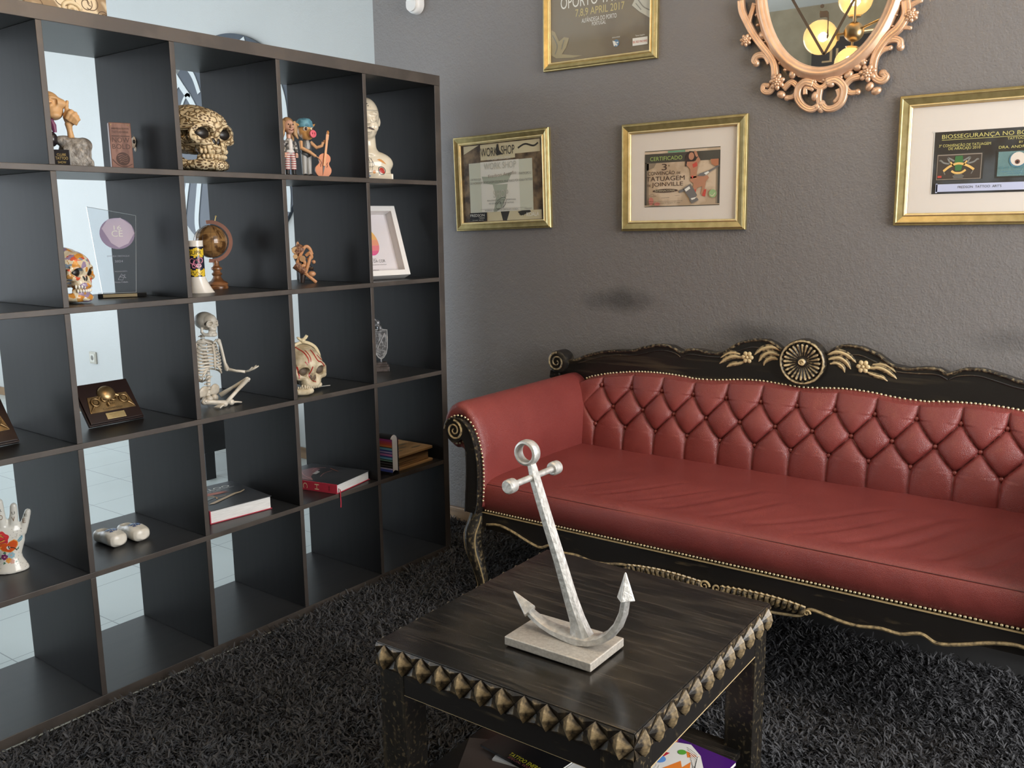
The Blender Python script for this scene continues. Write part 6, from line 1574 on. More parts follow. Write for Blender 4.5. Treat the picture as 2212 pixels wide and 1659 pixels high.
# ---------- wooden globe
WDG = mat_two('turned_walnut', (.12, .05, .02), (.26, .115, .05), 'noise', 14, rough=.25, stretch=(1, 1, 4)); ROSW = mat('reddish_wood_arc', (.24, .10, .065), .35)
t = shelf_thing('desk_globe', 'small antique-brown globe on a turned wooden stand, behind the mug', 'globe', -.252, -.846, 2, -32)
part('stand', WDG, t, lambda b: b.lathe([(0, 0), (.033, 0), (.034, .006), (.032, .010), (.034, .015), (.031, .021), (.020, .027), (.014, .036), (.0125, .042), (.016, .046), (.0165, .050), (.011, .055), (.012, .060), (.018, .064), (.018, .068), (.012, .072), (.009, .078), (.008, .092), (0, .092)], 36, c=(0, .006, 0)))
GM = mat_two('antique_globe_map', (.085, .040, .015), (.28, .155, .06), 'noise', 20, rough=.12, lo=.44, hi=.56, distort=1.5, detail=6)
gc = (0, -.006, .154)
part('globe_ball', GM, t, lambda b: b.ell(gc, .0525, 40, 26), smooth=180)
def glines(b):
    for k in range(6):
        a = k*PI/6; pts = [(gc[0]+.0528*math.sin(q)*math.cos(a), gc[1]+.0528*math.sin(q)*math.sin(a), gc[2]+.0528*math.cos(q)) for q in np.linspace(0, 2*PI, 40)]; b.tube(pts, .0003, 4)
    for z in (-.03, 0, .03): r = math.sqrt(.0528**2-z*z); b.tube([(gc[0]+r*math.cos(q), gc[1]+r*math.sin(q), gc[2]+z) for q in np.linspace(0, 2*PI, 40)], .0003, 4)
part('grid_line', mat('map_dark_line', (.06, .03, .012), .3), t, glines)
def arc(b):
    P = []
    for k in range(40):
        a = math.radians(100-k*5.1)
        P.append([(x_, gc[1]+r_*math.cos(a), gc[2]+r_*math.sin(a)) for r_, x_ in ((.0565, -.005), (.0565, .005), (.0680, .005), (.0680, -.005))])
    b.grid(P, cv=True); b.f.append((0, 1, 2, 3)); n = len(b.v); b.f.append((n-1, n-2, n-3, n-4))
part('meridian_arc', ROSW, t, arc, smooth=40)
part('axis_pin', GOL, t, lambda b: (b.tube([(0, gc[1]+.016, gc[2]+.060), (0, gc[1]+.020, gc[2]+.078)], .0016, 8), b.ell((0, gc[1]+.021, gc[2]+.080), .003, 10, 8)))
part('arc_support', WDG, t, lambda b: b.tube([(0, .006, .078), (0, .003, .090)], .0065, 10))

# ---------- leather and wood sculpture
LTH = mat('tan_leather_strip', (.52, .24, .10), .45); LT2 = mat_two('embossed_brown_leather', (.14, .055, .03), (.30, .15, .08), 'vor', 150, rough=.5, bump=.4)
t = shelf_thing('leather_sculpture', 'small abstract sculpture of tan leather strips, discs and twigs', 'sculpture', -.215, -.508, 2, -38)
def tape(b, pts, w_, th=.0022):
    b.tube(catmull(pts, 6), w_, 8, flat=th/w_, up=(1, .2, 0))
for pts in ([(.012, -.022, .070), (.016, -.006, .104), (.014, .010, .128), (.010, .024, .122), (.006, .032, .100)], [(.018, .006, .036), (.020, .016, .064), (.018, .026, .094)], [(.010, .004, .036), (.012, .024, .018), (.010, .042, .0015)], [(.014, -.016, .088), (.018, .004, .076), (.012, .004, .050)], [(.016, -.012, .046), (.018, -.002, .062), (.014, .012, .060)], [(.008, .010, .096), (.012, .024, .106), (.008, .030, .090), (.008, .014, .082)]):
    part('leather_strip', LTH, t, lambda b: tape(b, pts, .0055))
part('embossed_drum', LT2, t, lambda b: b.tube([(0, -.030, .108), (.004, -.008, .120), (.004, .004, .116)], [.017, .019, .014], 16))
part('embossed_drum', LT2, t, lambda b: b.tube([(.004, -.028, .066), (.008, .006, .040)], .016, 16))
part('wood_disc', mat('pale_wood_disc', (.58, .36, .17), .5), t, lambda b: (b.lathe([(0, .018), (.011, .018), (.012, .014), (.012, .008)], 20, c=(0, -.026, .116), axis='x'), b.lathe([(0, .016), (.008, .016), (.008, .008)], 18, c=(0, -.026, .094), axis='x')))
part('wood_disc', mat('mid_wood_disc', (.42, .23, .10), .5), t, lambda b: b.lathe([(0, .020), (.011, .020), (.011, .004)], 18, c=(0, -.002, .086), axis='x'))
part('bead', mat('tan_bead', (.56, .28, .14), .4), t, lambda b: (b.ell((.010, .036, .074), .007, 12, 8), b.ell((.008, .028, .032), (.010, .014, .010), 12, 8), b.ell((0, -.016, .134), (.007, .006, .012), 12, 8)))
part('dark_core', mat('dark_twist', (.03, .018, .014), .5), t, lambda b: (b.tube([(-.006, -.022, .10), (-.004, -.004, .06), (0, -.004, .03), (0, -.008, .001)], [.014, .016, .012, .008], 10), b.tube([(-.006, .01, .07), (-.004, .026, .046)], .008, 8), b.tube([(0, .02, .05), (.002, .034, .05)], .006, 8)))
part('wire', mat('thin_wire', (.20, .19, .18), .35, metal=.7), t, lambda b: (b.tube([(0, -.014, .140), (0, -.008, .155)], .0007, 5), b.tube([(.01, .008, .106), (.010, .028, .110)], .0006, 5), b.tube([(.01, -.026, .066), (.012, -.030, .052), (.012, -.022, .046)], .0008, 5)))

# ---------- white box frame
FWM = mat('white_lacquer', (.76, .735, .71), .35)
t = thing('box_frame', 'deep white box frame with a yellow-to-pink shape, leaning back on the shelf', 'frame', onshelf(-.088, -.130, FL[2]+.0004), rot=(0, 0, 0))
lean = math.radians(21)
t.rotation_euler = (Matrix.Rotation(SA+math.radians(-12), 3, 'Z') @ Matrix.Rotation(-lean, 3, 'Y')).to_euler()
FWd, FHt, FDp = .232, .272, .046
def bframe(b):
    for (u0, u1, v0, v1) in ((-FWd, -FWd+.020, 0, FHt), (-.020, 0, 0, FHt), (-FWd+.020, -.020, 0, .020), (-FWd+.020, -.020, FHt-.020, FHt)): b.box(0, FDp, u0, u1, v0, v1)
part('frame_box', FWM, t, bframe, smooth=0, bevel=.0008)
part('back_panel', mat('lavender_white_paper', (.66, .62, .64), .6), t, lambda b: b.box(.001, .006, -FWd+.019, -.019, .019, FHt-.019), smooth=0)
pf = Print(lambda u, v, h: (.0062+h, u-FWd/2, v), t, 0)
def egg(k0, k1, n=8):
    o = [( .034*math.sin(q)*(1+.15*math.cos(q)), .142-.050*math.cos(q)) for q in np.linspace(k0*PI, k1*PI, n)]
    return o + [(-x, z) for x, z in reversed(o)]
for i, c in enumerate([(.60, .05, .25), (.64, .10, .22), (.68, .18, .20), (.70, .28, .16), (.72, .38, .12), (.74, .46, .10), (.76, .52, .09)]):
    pf.polys('printed_shape', [egg(i/7+.001, (i+1)/7, 6)], mat('egg_colour_%s' % 'abcdefg'[i], c, .5), raise_=0)
pf.text([('ALMA DA COR', -.0, .064, .011, .090), ('premio de excelencia e inovacao', .0, .054, .0038, .094), ('TATTOO', -.01, .028, .008, .036)], C_DARK)
pf.text([('COR', .0, .076, .004, .016), ('2023', .0, .222, .004, .03), ('arte, cor e tinta', .052, .030, .0022, .038), ('sobre a pele', .050, .0265, .0022, .032)], C_GREY)
part('glass', PANE, t, lambda b: b.add([(FDp-.006, -FWd+.019, .019), (FDp-.006, -.019, .019), (FDp-.006, -.019, FHt-.019), (FDp-.006, -FWd+.019, FHt-.019)], [(0, 1, 2, 3)]), smooth=0)

# ---------- bronze relief plaques
BRZ = mat_two('bronze_relief', (.20, .125, .055), (.42, .29, .14), 'noise', 30, rough=.32, metal=.75, lo=.35, hi=.65); DKW = mat('dark_mahogany_board', (.020, .011, .010), .28)
def plaque(label, x, y, deg):
    t = thing('relief_plaque', label, 'plaque', onshelf(x, y, FL[3]+.0004), rot=(0, 0, 0), group=None)
    t.rotation_euler = (Matrix.Rotation(SA+math.radians(deg), 3, 'Z') @ Matrix.Rotation(-math.radians(37), 3, 'Y')).to_euler()
    W_, H_ = .169, .136
    part('board', DKW, t, lambda b: (b.box(.0, .008, -W_, 0, 0, H_), b.box(.008, .014, -W_+.004, -.004, .004, H_-.004)), smooth=0, bevel=.001)
    f = lambda u, v, h: (.0142+h, u-W_/2, v)
    part('relief_sheet', BRZ, t, lambda b: b.prism([(-W_/2-.070, .036), (-W_/2+.070, .036), (-W_/2+.060, .088), (-W_/2-.060, .088)], .014, .0165, 'x'), smooth=0, bevel=.0006)
    part('relief_skull', BRZ, t, lambda b: (b.ell((.015, -W_/2, .092), (.016, .027, .026), 24, 14), b.tube([(.020, -W_/2-.008, .050), (.021, -W_/2-.010, .060)], .004, 8), b.cbox((.0185, -W_/2, .057), (.006, .020, .012))), smooth=60)
    def eyes(b):
        for s in (-1, 1):
            b.tube([(.020, -W_/2+s*.014+.0085*math.cos(q), .074+.0075*math.sin(q)) for q in np.linspace(0, 2*PI, 18)], .0022, 7)
            b.tube([(.0185, -W_/2+s*.043+.0120*math.cos(q), .068+.0120*math.sin(q)) for q in np.linspace(0, 2*PI, 22)], .0032, 8)
            b.lathe([(0, .0195), (.007, .0195), (.008, .017)], 16, c=(0, -W_/2+s*.043, .068), axis='x')
            b.tube([(.018, -W_/2+s*.052, .055), (.018, -W_/2+s*.066, .040)], [.0038, .0015], 8)
            b.tube([(.0185, -W_/2+s*.032, .079), (.0185, -W_/2+s*.024, .084)], .0022, 6)
            b.tube([(.021, -W_/2+s*.002, .070), (.021, -W_/2+s*.006, .060)], .0018, 6)
    part('relief_machine', BRZ, t, eyes, smooth=60)
    part('relief_teeth', BRZ, t, lambda b: [b.ell((.0215, -W_/2-.008+.004*k, .054), (.002, .0017, .004), 8, 6) for k in range(5)])
    p = Print(lambda u, v, h: (.0167+h, u-W_/2, v), t, 0); p.text([('Convention', 0, .041, .006, .060)], mat('bronze_shadow', (.06, .035, .015), .5))
    part('name_plate', mat('bright_brass_plate', (.72, .56, .28), .25, metal=.7), t, lambda b: b.box(.014, .0155, -W_/2-.028, -W_/2+.030, .010, .030), smooth=0, bevel=.0005)
    p = Print(lambda u, v, h: (.0157+h, u-W_/2, v), t, 0); p.text([('FREDSON', 0, .021, .0045, .034), ('TATTOO', 0, .014, .0045, .026)], mat('plate_engraving', (.30, .21, .09), .4))
    part('easel_leg', DKW, t, lambda b: b.tube([(0, -W_/2, .092), (-.084, -W_/2, .070)], .0028, 8), smooth=0)
    return t
plaque('bronze skull relief on a dark leaning board, with brass name plate, below the painted skull', -.163, -1.190, 1)
plaque('bronze relief plaque cut off by the left edge of the photo', -.150, -1.556, 2)

# ---------- meditating skeleton
BON = mat_two('ivory_bone_resin', (.50, .44, .35), (.70, .65, .56), 'noise', 26, rough=.4, lo=.35, hi=.6)
t = shelf_thing('skeleton_figurine', 'ivory skeleton figurine sitting cross-legged with one arm resting on its knee', 'figurine', -.175, -.945, 3, 12)
# small skull
me = blob(skull_body(True, False), .02, 4, skull_cuts())
for v in me.vertices: v.co = Vector((v.co.x*.078+.004, v.co.y*.078, (v.co.z)*.078+.219))
obj('skull', me, BON, t, smooth=60)
part('teeth', BON, t, lambda b: [b.ell((.0185+.015*math.cos(a), .014*math.sin(a), .2315+z), (.002, .0014, .0022), 6, 5) for z in (-.002, .002) for a in np.linspace(-1, 1, 8)])
def spine(b):
    for k in range(17):
        z = .030+k*.0118; x = -.012+.006*math.sin((z-.03)/.19*PI*1.5); b.lathe([(0, -.0042), (.0078, -.0042), (.0066, 0), (.0078, .0042), (0, .0042)], 12, c=(x, 0, z)); b.tube([(x-.004, -.012, z), (x-.006, 0, z), (x-.004, .012, z)], .0022, 6)
part('spine', BON, t, spine, smooth=50)
def ribs(b):
    for k in range(10):
        z0 = .196-k*.0105; wd = (.026+.020*math.sin(min(1, (k+1)/7)*PI/2)); ln = .030+.012*math.sin((k+1)/10*PI)
        for s in (-1, 1):
            end = .004 if k < 7 else .016+.006*(k-7)
            pts = [(-.014, s*.004, z0+.008), (-.022, s*wd*.6, z0+.008), (-.010, s*wd, z0+.002), (.010, s*wd*.92, z0-.006), (.024 if k < 7 else .016, s*max(end, .006), z0-.006+(.006*(k-6) if k > 6 else 0))]
            b.tube(catmull(pts, 4), .0032, 6)
    b.tube([(.024, 0, .196), (.028, 0, .165), (.027, 0, .128), (.026, 0, .112)], [.006, .005, .0055, .002], 8, flat=.5)
    for s in (-1, 1):
        b.tube([(.022, s*.004, .198), (.016, s*.024, .206), (-.002, s*.048, .202)], .003, 6)
        b.ell((-.018, s*.032, .180), (.003, .014, .022), 12, 8, rot=(s*.2, 0, 0))
part('rib_cage', BON, t, ribs, smooth=180)
def pelvis(b):
    for s in (-1, 1): b.ell((-.008, s*.026, .040), (.009, .020, .024), 14, 10, rot=(s*.5, .3, 0)); b.ell((.004, s*.012, .018), (.012, .012, .012), 12, 8)
    b.ell((-.016, 0, .034), (.010, .014, .018), 12, 8)
part('pelvis', BON, t, pelvis)
for s in (-1, 1):
    def armf(b, s=s):
        sh, el, wr = (-.002, s*.052, .198), (.012, s*.068, .104), (.062, s*.096, .094)
        b.tube([sh, (.002, s*.057, .18), (.008, s*.064, .125), el], [.008, .0048, .0046, .0082], 10); b.ell(sh, .008, 10, 8); b.ell(el, (.007, .008, .007), 10, 8)
        b.tube([el, (.035, s*.083, .098), wr], [.0062, .0036, .0050], 8); b.tube([(el[0], el[1]+s*.004, el[2]-.003), (.036, s*.088, .094), (wr[0], wr[1]+s*.004, wr[2])], [.004, .0028, .0035], 8)
        for k in range(5):
            a = (k-2)*.28+s*.45; L = (.020, .028, .031, .029, .024)[k]
            b.tube([wr, (wr[0]+.014*math.cos(a), wr[1]+.014*math.sin(a), wr[2]+.003), (wr[0]+(.014+L*.5)*math.cos(a), wr[1]+(.014+L*.5)*math.sin(a), wr[2]+.009), (wr[0]+(.014+L)*math.cos(a), wr[1]+(.014+L)*math.sin(a), wr[2]+.018)], [.0034, .0026, .0024, .0016], 6)
    part('arm', BON, t, armf, smooth=180)
    def legf(b, s=s):
        hp, kn, an = (.006, s*.034, .022), (.066, s*.098, .068 if s > 0 else .030), (.078, s*-.012+(-.014 if s < 0 else 0), .016 if s > 0 else .012)
        b.tube([hp, ((hp[0]+kn[0])/2-.004, (hp[1]+kn[1])/2, (hp[2]+kn[2])/2), kn], [.0085, .0052, .0085], 10); b.ell(kn, (.009, .010, .009), 12, 8); b.ell((kn[0]+.007, kn[1], kn[2]+.002), (.005, .006, .005), 10, 7)
        b.tube([kn, ((kn[0]+an[0])/2, (kn[1]+an[1])/2, (kn[2]+an[2])/2), an], [.0085, .0058, .0066], 10); b.tube([(kn[0]-.004, kn[1], kn[2]-.006), ((kn[0]+an[0])/2-.006, (kn[1]+an[1])/2, (kn[2]+an[2])/2-.006), (an[0]-.004, an[1], an[2])], [.004, .003, .004], 8)
        b.ell((an[0]-.002, an[1]-s*.010, .010), (.010, .012, .0095), 12, 8)
        for k in range(5): b.tube([(an[0]+.002, an[1]-s*.012, .010), (an[0]+.006-.004*k, an[1]-s*.030, .008), (an[0]+.010-.006*k, an[1]-s*.044, .0045)], [.0042, .0032, .0024], 6)
    part('leg', BON, t, legf, smooth=180)

# ---------- shield trophy with a hand
PEW = mat_two('pewter', (.16, .16, .165), (.44, .44, .45), 'noise', 70, rough=.35, metal=.6, lo=.4, hi=.6)
t = shelf_thing('shield_trophy', 'narrow pewter shield topped by a sculpted hand, on a dark wooden block', 'trophy', -.195, -.168, 3, -44)
part('block_base', mat_two('worn_dark_wood', (.045, .036, .034), (.09, .072, .066), 'noise', 40, rough=.4), t, lambda b: (b.box(-.030, .030, -.034, .034, 0, .018), b.box(-.025, .025, -.029, .029, .018, .026), b.box(-.020, .020, -.024, .024, .026, .034)), smooth=0, bevel=.001)
part('stem', PEW, t, lambda b: b.tube([(0, .003, .034), (0, .003, .050)], .0032, 10))
so = [(.003+x, z) for x, z in ((-.026,.160),(-.0265,.13),(-.025,.09),(-.020,.068),(-.010,.052),(0,.046),(.010,.052),(.020,.068),(.025,.09),(.0265,.13),(.026,.160),(0,.163))]
part('shield', PEW, t, lambda b: b.prism(so, -.004, .003, 'x'), smooth=30, bevel=.0008)
def shieldrim(b):
    q = [(.0035, y, z) for y, z in so]; b.tube(q+[q[0]], .0020, 6)
part('shield_rim', mat('bright_pewter', (.62, .62, .62), .3, metal=.5), t, shieldrim)
part('engraving', mat('pewter_dark', (.07, .07, .075), .5), t, lambda b: [b.tube([(.0033, y0, z0), (.0038, (y0+y1)/2+.001, (z0+z1)/2), (.0033, y1, z1)], .0010, 6) for y0, z0, y1, z1 in ((-.015,.150,.020,.150),(-.012,.148,-.006,.138),(.004,.148,.012,.140),(-.014,.130,-.004,.132),(-.004,.132,-.006,.120),(-.006,.120,-.014,.112),(.012,.120,.018,.100),(.006,.110,.006,.084),(.006,.084,.018,.082),(-.014,.074,.0,.066),(0,.066,.016,.074),(-.008,.062,.0,.054),(.0,.054,.010,.062),(-.002,.070,.003,.060),(.014,.098,.008,.092),(.018,.13,.020,.11))])
part('diagonal_bar', mat('bright_pewter', (.62, .62, .62), .3, metal=.5), t, lambda b: b.tube([(.0042, .019, .148), (.0042, -.010, .088)], .0022, 8))
def smallhand(b):
    b.tube([(0, .003, .158), (0, -.001, .176)], [.0095, .0085], 12); b.ell((0, -.008, .186), (.009, .012, .014), 14, 10)
    for k in range(4): b.tube([(.006-.004*k, -.010-.001*k, .194), (.008-.004*k, -.020, .206-.002*k), (.006-.004*k, -.024-.001*k, .216-.004*k)], [.0034, .003, .0022], 7)
    b.tube([(.007, -.012, .180), (.011, -.018, .178), (.009, -.022, .184)], [.0036, .003, .0022], 7)
part('hand', PEW, t, smallhand, smooth=180)

# ---------- tattooed ceramic hand
t = shelf_thing('ceramic_hand', 'white ceramic hand painted with a red rose, winged heart and lettered fingers', 'ornament', -.200, -1.590, 4, -22)
b = MB()
def slab(pts, rs, fl=.62): b.tube(catmull(pts, 5), np.interp(np.linspace(0, 1, (len(pts)-1)*5+1), np.linspace(0, 1, len(pts)), rs), 18, flat=fl, up=(1, 0, 0))
# wrist stand, flaring, then the palm; the tube's flat direction is x
b.grid([[(.62*w_*math.cos(a)*d_, c_y+w_*math.sin(a), z) for a in [2*PI*k/32 for k in range(32)]] for z, w_, c_y, d_ in ((.0, .043, 0, 1.15), (.004, .045, 0, 1.15), (.016, .040, 0, 1.1), (.034, .031, 0, 1.1), (.048, .0285, .001, 1.05), (.062, .032, .002, .9), (.080, .039, .001, .75), (.100, .0425, 0, .68), (.118, .042, 0, .62), (.128, .036, 0, .5))], cv=True)
b.f.append(tuple(range(31, -1, -1))); b.f.append(tuple(range(len(b.v)-32, len(b.v))))
for pts, rs in (([(0, -.033, .110), (.002, -.042, .140), (.004, -.046, .172)], (.0135, .0118, .0098)), ([(0, -.010, .112), (0, -.012, .160), (.002, -.012, .197)], (.0135, .0122, .0102)), ([(0, .014, .112), (0, .019, .150), (.002, .021, .181)], (.013, .0112, .0092)), ([(0, .033, .104), (0, .045, .132), (.002, .054, .160)], (.0135, .0104, .0084))):
    b.tube(catmull(pts, 5), list(np.interp(np.linspace(0, 1, 11), np.linspace(0, 1, 3), rs)), 16); b.ell(pts[-1], rs[-1]*1.02, 16, 10)
b.tube(catmull([(.004, -.030, .066), (.010, -.054, .086), (.012, -.068, .112)], 5), list(np.linspace(.015, .0095, 11)), 16); b.ell((.012, -.068, .112), .0098, 16, 10)
me = blob(b, .0030, 5)
hd = obj('hand_body', me, mat('white_ceramic_hand', (.70, .68, .62), .14), t, smooth=180)
def petal(y, z, r, n=8, w=.18): return [(y+r*(1+w*math.sin(n*a))*math.cos(a), z+r*(1+w*math.sin(n*a))*math.sin(a)) for a in [2*PI*k/40 for k in range(40)]]
DRD = mat('rose_red', (.62, .035, .045), .15); DOR = mat('paint_orange', (.72, .30, .06), .15); DRO = mat('paint_red_orange', (.60, .09, .02), .15); DBL = mat('paint_sky_blue', (.28, .46, .54), .15); DPU = mat('paint_purple', (.18, .03, .13), .15); DGN = mat('paint_green', (.08, .20, .13), .15); DIN = mat('paint_ink', (.04, .035, .035), .15); DPK = mat('paint_pale_pink', (.62, .38, .32), .15)
def dc(polys, m, off): decal(me, t, polys, m, 'painted_decoration', off)
dc([petal(-.018, .098, .0195, 6, .09)], DRD, .0005)
dc(stroke([(-.030,.096),(-.020,.090),(-.008,.094)], .0032)+stroke([(-.028,.102),(-.018,.106),(-.010,.102)], .0032)+stroke([(-.022,.108),(-.014,.110)], .0026), DOR, .0009)
dc(stroke([(-.030,.098),(-.020,.093),(-.007,.097)], .0010)+stroke([(-.026,.105),(-.016,.108),(-.008,.100)], .0010)+stroke([(-.034,.088),(-.018,.084),(-.004,.090)], .0008), DIN, .0012)
heart = [(.002,.058),(-.014,.064),(-.022,.074),(-.019,.083),(-.010,.085),(-.003,.081),(.002,.086),(.012,.090),(.020,.084),(.019,.074),(.012,.064)]
dc([[(.001+(x-.001)*1.13, .073+(z-.073)*1.13) for x, z in heart]], DOR, .0005); dc([heart], DRO, .0009)
dc([disc(-.002, .072, .0045, 12), rect(-.004, .001, .066, .072)], MUGW, .0012); dc([disc(-.001, .074, .0022, 10), [(-.0022,.068),(.0,.074),(.002,.067)]]+stroke([(.002,.072),(.012,.068),(.018,.060)], .0022), DIN, .0015)
dc([[(.020,.086),(.026,.094),(.034,.100),(.035,.092),(.031,.085),(.024,.081)], [(-.024,.072),(-.032,.072),(-.040,.070),(-.038,.064),(-.030,.062),(-.022,.064)]], DBL, .0005)
dc(stroke([(.022,.086),(.030,.093),(.034,.098)], .0008)+stroke([(.024,.083),(.031,.088)], .0008)+stroke([(-.024,.070),(-.032,.069),(-.038,.067)], .0008)+stroke([(-.024,.066),(-.032,.065)], .0008), DIN, .0009)
dc([petal(-.013, .046, .0078, 6, .1)], DPU, .0005); dc([petal(.003, .049, .0085, 7, .1)], DBL, .0005); dc([petal(-.004, .036, .0070, 6, .1)], DOR, .0005); dc([petal(.004, .032, .006, 5, .1)], DPK, .0005)
dc([[(-.016,.056),(-.012,.062),(-.008,.058),(-.010,.053)], [(-.024,.046),(-.026,.040),(-.020,.040)], [(-.016,.034),(-.018,.026),(-.011,.030)], [(.012,.032),(.018,.030),(.011,.027)], [(.016,.062),(.024,.070),(.022,.062)]], DGN, .0005)
dc([disc(-.013,.046,.002,8), disc(.003,.049,.0022,8)], DPK, .0009)
rd = random.Random(4)
dc([disc(y, z, .0007, 6) for y, z in [(rd.uniform(.004, .036), rd.uniform(.094, .122)) for _ in range(22)]+[(rd.uniform(.010, .038), rd.uniform(.008, .055)) for _ in range(22)]+[(rd.uniform(-.036, -.02), rd.uniform(.01, .056)) for _ in range(12)]], DIN, .0006)
def letters(items, m, off=.0006):
    P = []
    for st, y, z, h, wd in items:
        vs, fs = fit_text(st, h, wd); P.append(dict(v=[(y+a, z+c) for a, c in vs], f=fs))
    decal(me, t, P, m, 'lettering', off)
letters([('R', -.0115, .172, .0085, .0080), ('U', .0190, .160, .0080, .0070), ('E', .0480, .149, .0070, .0065), ('T', -.045, .160, .008, .007)], mat('finger_ink_grey', (.12, .12, .11), .2))
letters([('O', -.0115, .150, .0135, .0085), ('V', .0175, .141, .0125, .0075), ('E', .0425, .131, .0115, .0065), ('L', -.042, .142, .0115, .0065)], mat('finger_ink_brown', (.20, .11, .055), .2))

# ---------- pair of painted clogs
CLG = mat_two('white_painted_wood', (.62, .58, .50), (.74, .70, .62), 'noise', 20, rough=.3); DELB = mat('delft_blue', (.05, .09, .26), .25); DELL = mat('delft_pale_blue', (.24, .36, .58), .25); DELG = mat('delft_grey', (.24, .24, .22), .3)
def clog(label, x, y, deg):
    t = shelf_thing('wooden_clog', label, 'clog', x, y, 4, deg, group=None)
    prof = [(-.060, .014, .022, .030), (-.056, .020, .026, .035), (-.045, .024, .028, .038), (-.030, .024, .029, .038), (-.012, .024, .030, .042), (.004, .026, .031, .046), (.018, .028, .031, .046), (.032, .029, .030, .043), (.044, .027, .027, .040), (.052, .021, .022, .036), (.056, .010, .014, .028)]
    b = MB(); P = []
    for X, wy, hz, top in prof:
        row = []
        for k in range(24):
            a = 2*PI*k/24; cy_, sz = math.cos(a), math.sin(a); row.append((X, wy*math.copysign(abs(cy_)**.75, cy_), top/2+(top/2)*math.copysign(abs(sz)**.7, sz)+(.006 if X > .05 else 0)*(1 if sz < 0 else .3)))
        P.append(row)
    b.grid(P, cv=True); b.f.append(tuple(range(23, -1, -1))); b.f.append(tuple(range(len(b.v)-24, len(b.v))))
    c = MB(); c.ell((-.032, 0, .046), (.028, .018, .026), 22, 14)
    me = blob(b, .0022, 3, c)
    for v in me.vertices: v.co.z = max(0, v.co.z)
    obj('clog_body', me, CLG, t, smooth=60)
    kw = dict(raydir=(0, 0, -1))
    bvh = BVHTree.FromPolygons([v.co.copy() for v in me.vertices], [tuple(p.vertices) for p in me.polygons])
    def top_decal(polys, m, off):
        bb = MB(); d_ = Vector((-.55, -.25, -1)).normalized()
        for p in polys:
            pts = []
            for u, v in p:
                o_ = Vector((u, v, .04))-d_*.15; hit = bvh.ray_cast(o_, d_); pts.append(hit[0]+hit[1]*off if hit[0] else None)
            tri = tessellate_polygon([[Vector((q[0], q[1], 0)) for q in p]]); ok = [x for x in tri if all(pts[i] is not None for i in x)]
            bb.add([q if q is not None else Vector((0, 0, .03)) for q in pts], [tuple(x) for x in ok])
        return obj('painted_flower', bb, m, t, smooth=0, recalc=False)
    pet = lambda u, v, r, n=6, w=.22: [(u+r*(1+w*math.sin(n*a))*math.cos(a), v+r*(1+w*math.sin(n*a))*math.sin(a)) for a in [2*PI*k/30 for k in range(30)]]
    top_decal([pet(.006, -.008, .0095), pet(.016, .004, .0080), pet(.006, .010, .0058), pet(.022, -.010, .0050)], DELB, .0008)
    top_decal([pet(.005, -.008, .0048), pet(.016, .004, .0042), disc(.012, -.002, .003, 10)], DELL, .0014)
    top_decal(stroke([(-.004,-.018),(-.010,-.006),(-.006,.010),(.002,.020)], .0016)+stroke([(.004,.014),(.014,.020),(.024,.016)], .0016)+stroke([(.014,.012),(.022,.004)], .0014)+stroke([(.022,-.014),(.030,-.004)], .0014), DELG, .0010)
    return t
clog('left one of the two white clogs with blue painted flowers', -.178, -1.318, 4)
clog('right one of the two white clogs with blue painted flowers', -.168, -1.250, 2)

# ---------- books
PAGE = mat_two('book_pages', (.66, .655, .64), (.76, .755, .74), 'noise', 200, rough=.6, stretch=(.1, .1, 3))
def book(label, x, y, deg, W_, D_, T_, cover, spine, cat='book', r=4):
    """lies flat: origin at the front left corner, +y right along the front, -x back; the spine runs down the left side"""
    t = shelf_thing('book', label, cat, x, y, r, deg)
    part('pages', PAGE, t, lambda b: b.box(-D_+.004, -.003, .003, W_-.004, .0025, T_-.0025), smooth=0)
    part('front_cover', cover, t, lambda b: b.box(-D_, 0, .001, W_, T_-.0025, T_), smooth=0, bevel=.0005)
    part('back_cover', spine, t, lambda b: b.box(-D_, 0, .001, W_, 0, .0025), smooth=0, bevel=.0005)
    part('spine', spine, t, lambda b: b.box(-D_, 0, -.0015, .0025, 0, T_), smooth=0, bevel=.0008)
    return t
BKC = mat_two('book_slate_black', (.020, .021, .024), (.035, .036, .040), 'noise', 8, rough=.35)
CRIM = mat('crimson_book_cloth', (.42, .030, .055), .45)
t = book('thick black tattoo book with white pages lying below the skeleton figurine', -.081, -1.041, -6.5, .219, .265, .044, BKC, CRIM)
p_ = Print(lambda u, v, h: (-.265+v, u, .044+h), t, .0001)
# title along the back edge, then cover art (u right, v towards the front)
flip = lambda st, u, v, h, wd: None
def toptext(p, items, m, D_, T_):
    b = MB(); p.h += .0003
    for st, u, v, h, wd in items:
        vs, fs = fit_text(st, h, wd); b.add([(-v+yy, u+xx, T_+p.h) for xx, yy in vs], fs)
    return obj('lettering', b, m, t, smooth=0)
toptext(p_, [('TATTOO', .108, .225, .022, .150)], C_WHITE, .265, .044)
toptext(p_, [('THE WORLD ATLAS OF TATTOO DESIGN', .110, .196, .006, .160), ('contemporary artists', .085, .184, .005, .10)], C_WHITE, .265, .044)
q_ = Print(lambda u, v, h: (-v, u, .044+h), t, .0003)
q_.polys('cover_art', [[(.01,.150),(.05,.165),(.09,.150),(.085,.120),(.05,.105),(.015,.115)]], mat('cover_grey_teal', (.17, .20, .19), .4))
q_.polys('cover_art', [[(.050,.170),(.085,.176),(.125,.168),(.150,.160),(.120,.156),(.150,.146),(.110,.146),(.085,.150),(.060,.148)]], mat('cover_rust_red', (.42, .10, .05), .4))
q_.polys('cover_art', stroke([(.075,.145),(.085,.120),(.078,.100)], .005)+stroke([(.085,.120),(.10,.112),(.12,.118)], .003), mat('cover_ochre', (.48, .27, .11), .4))
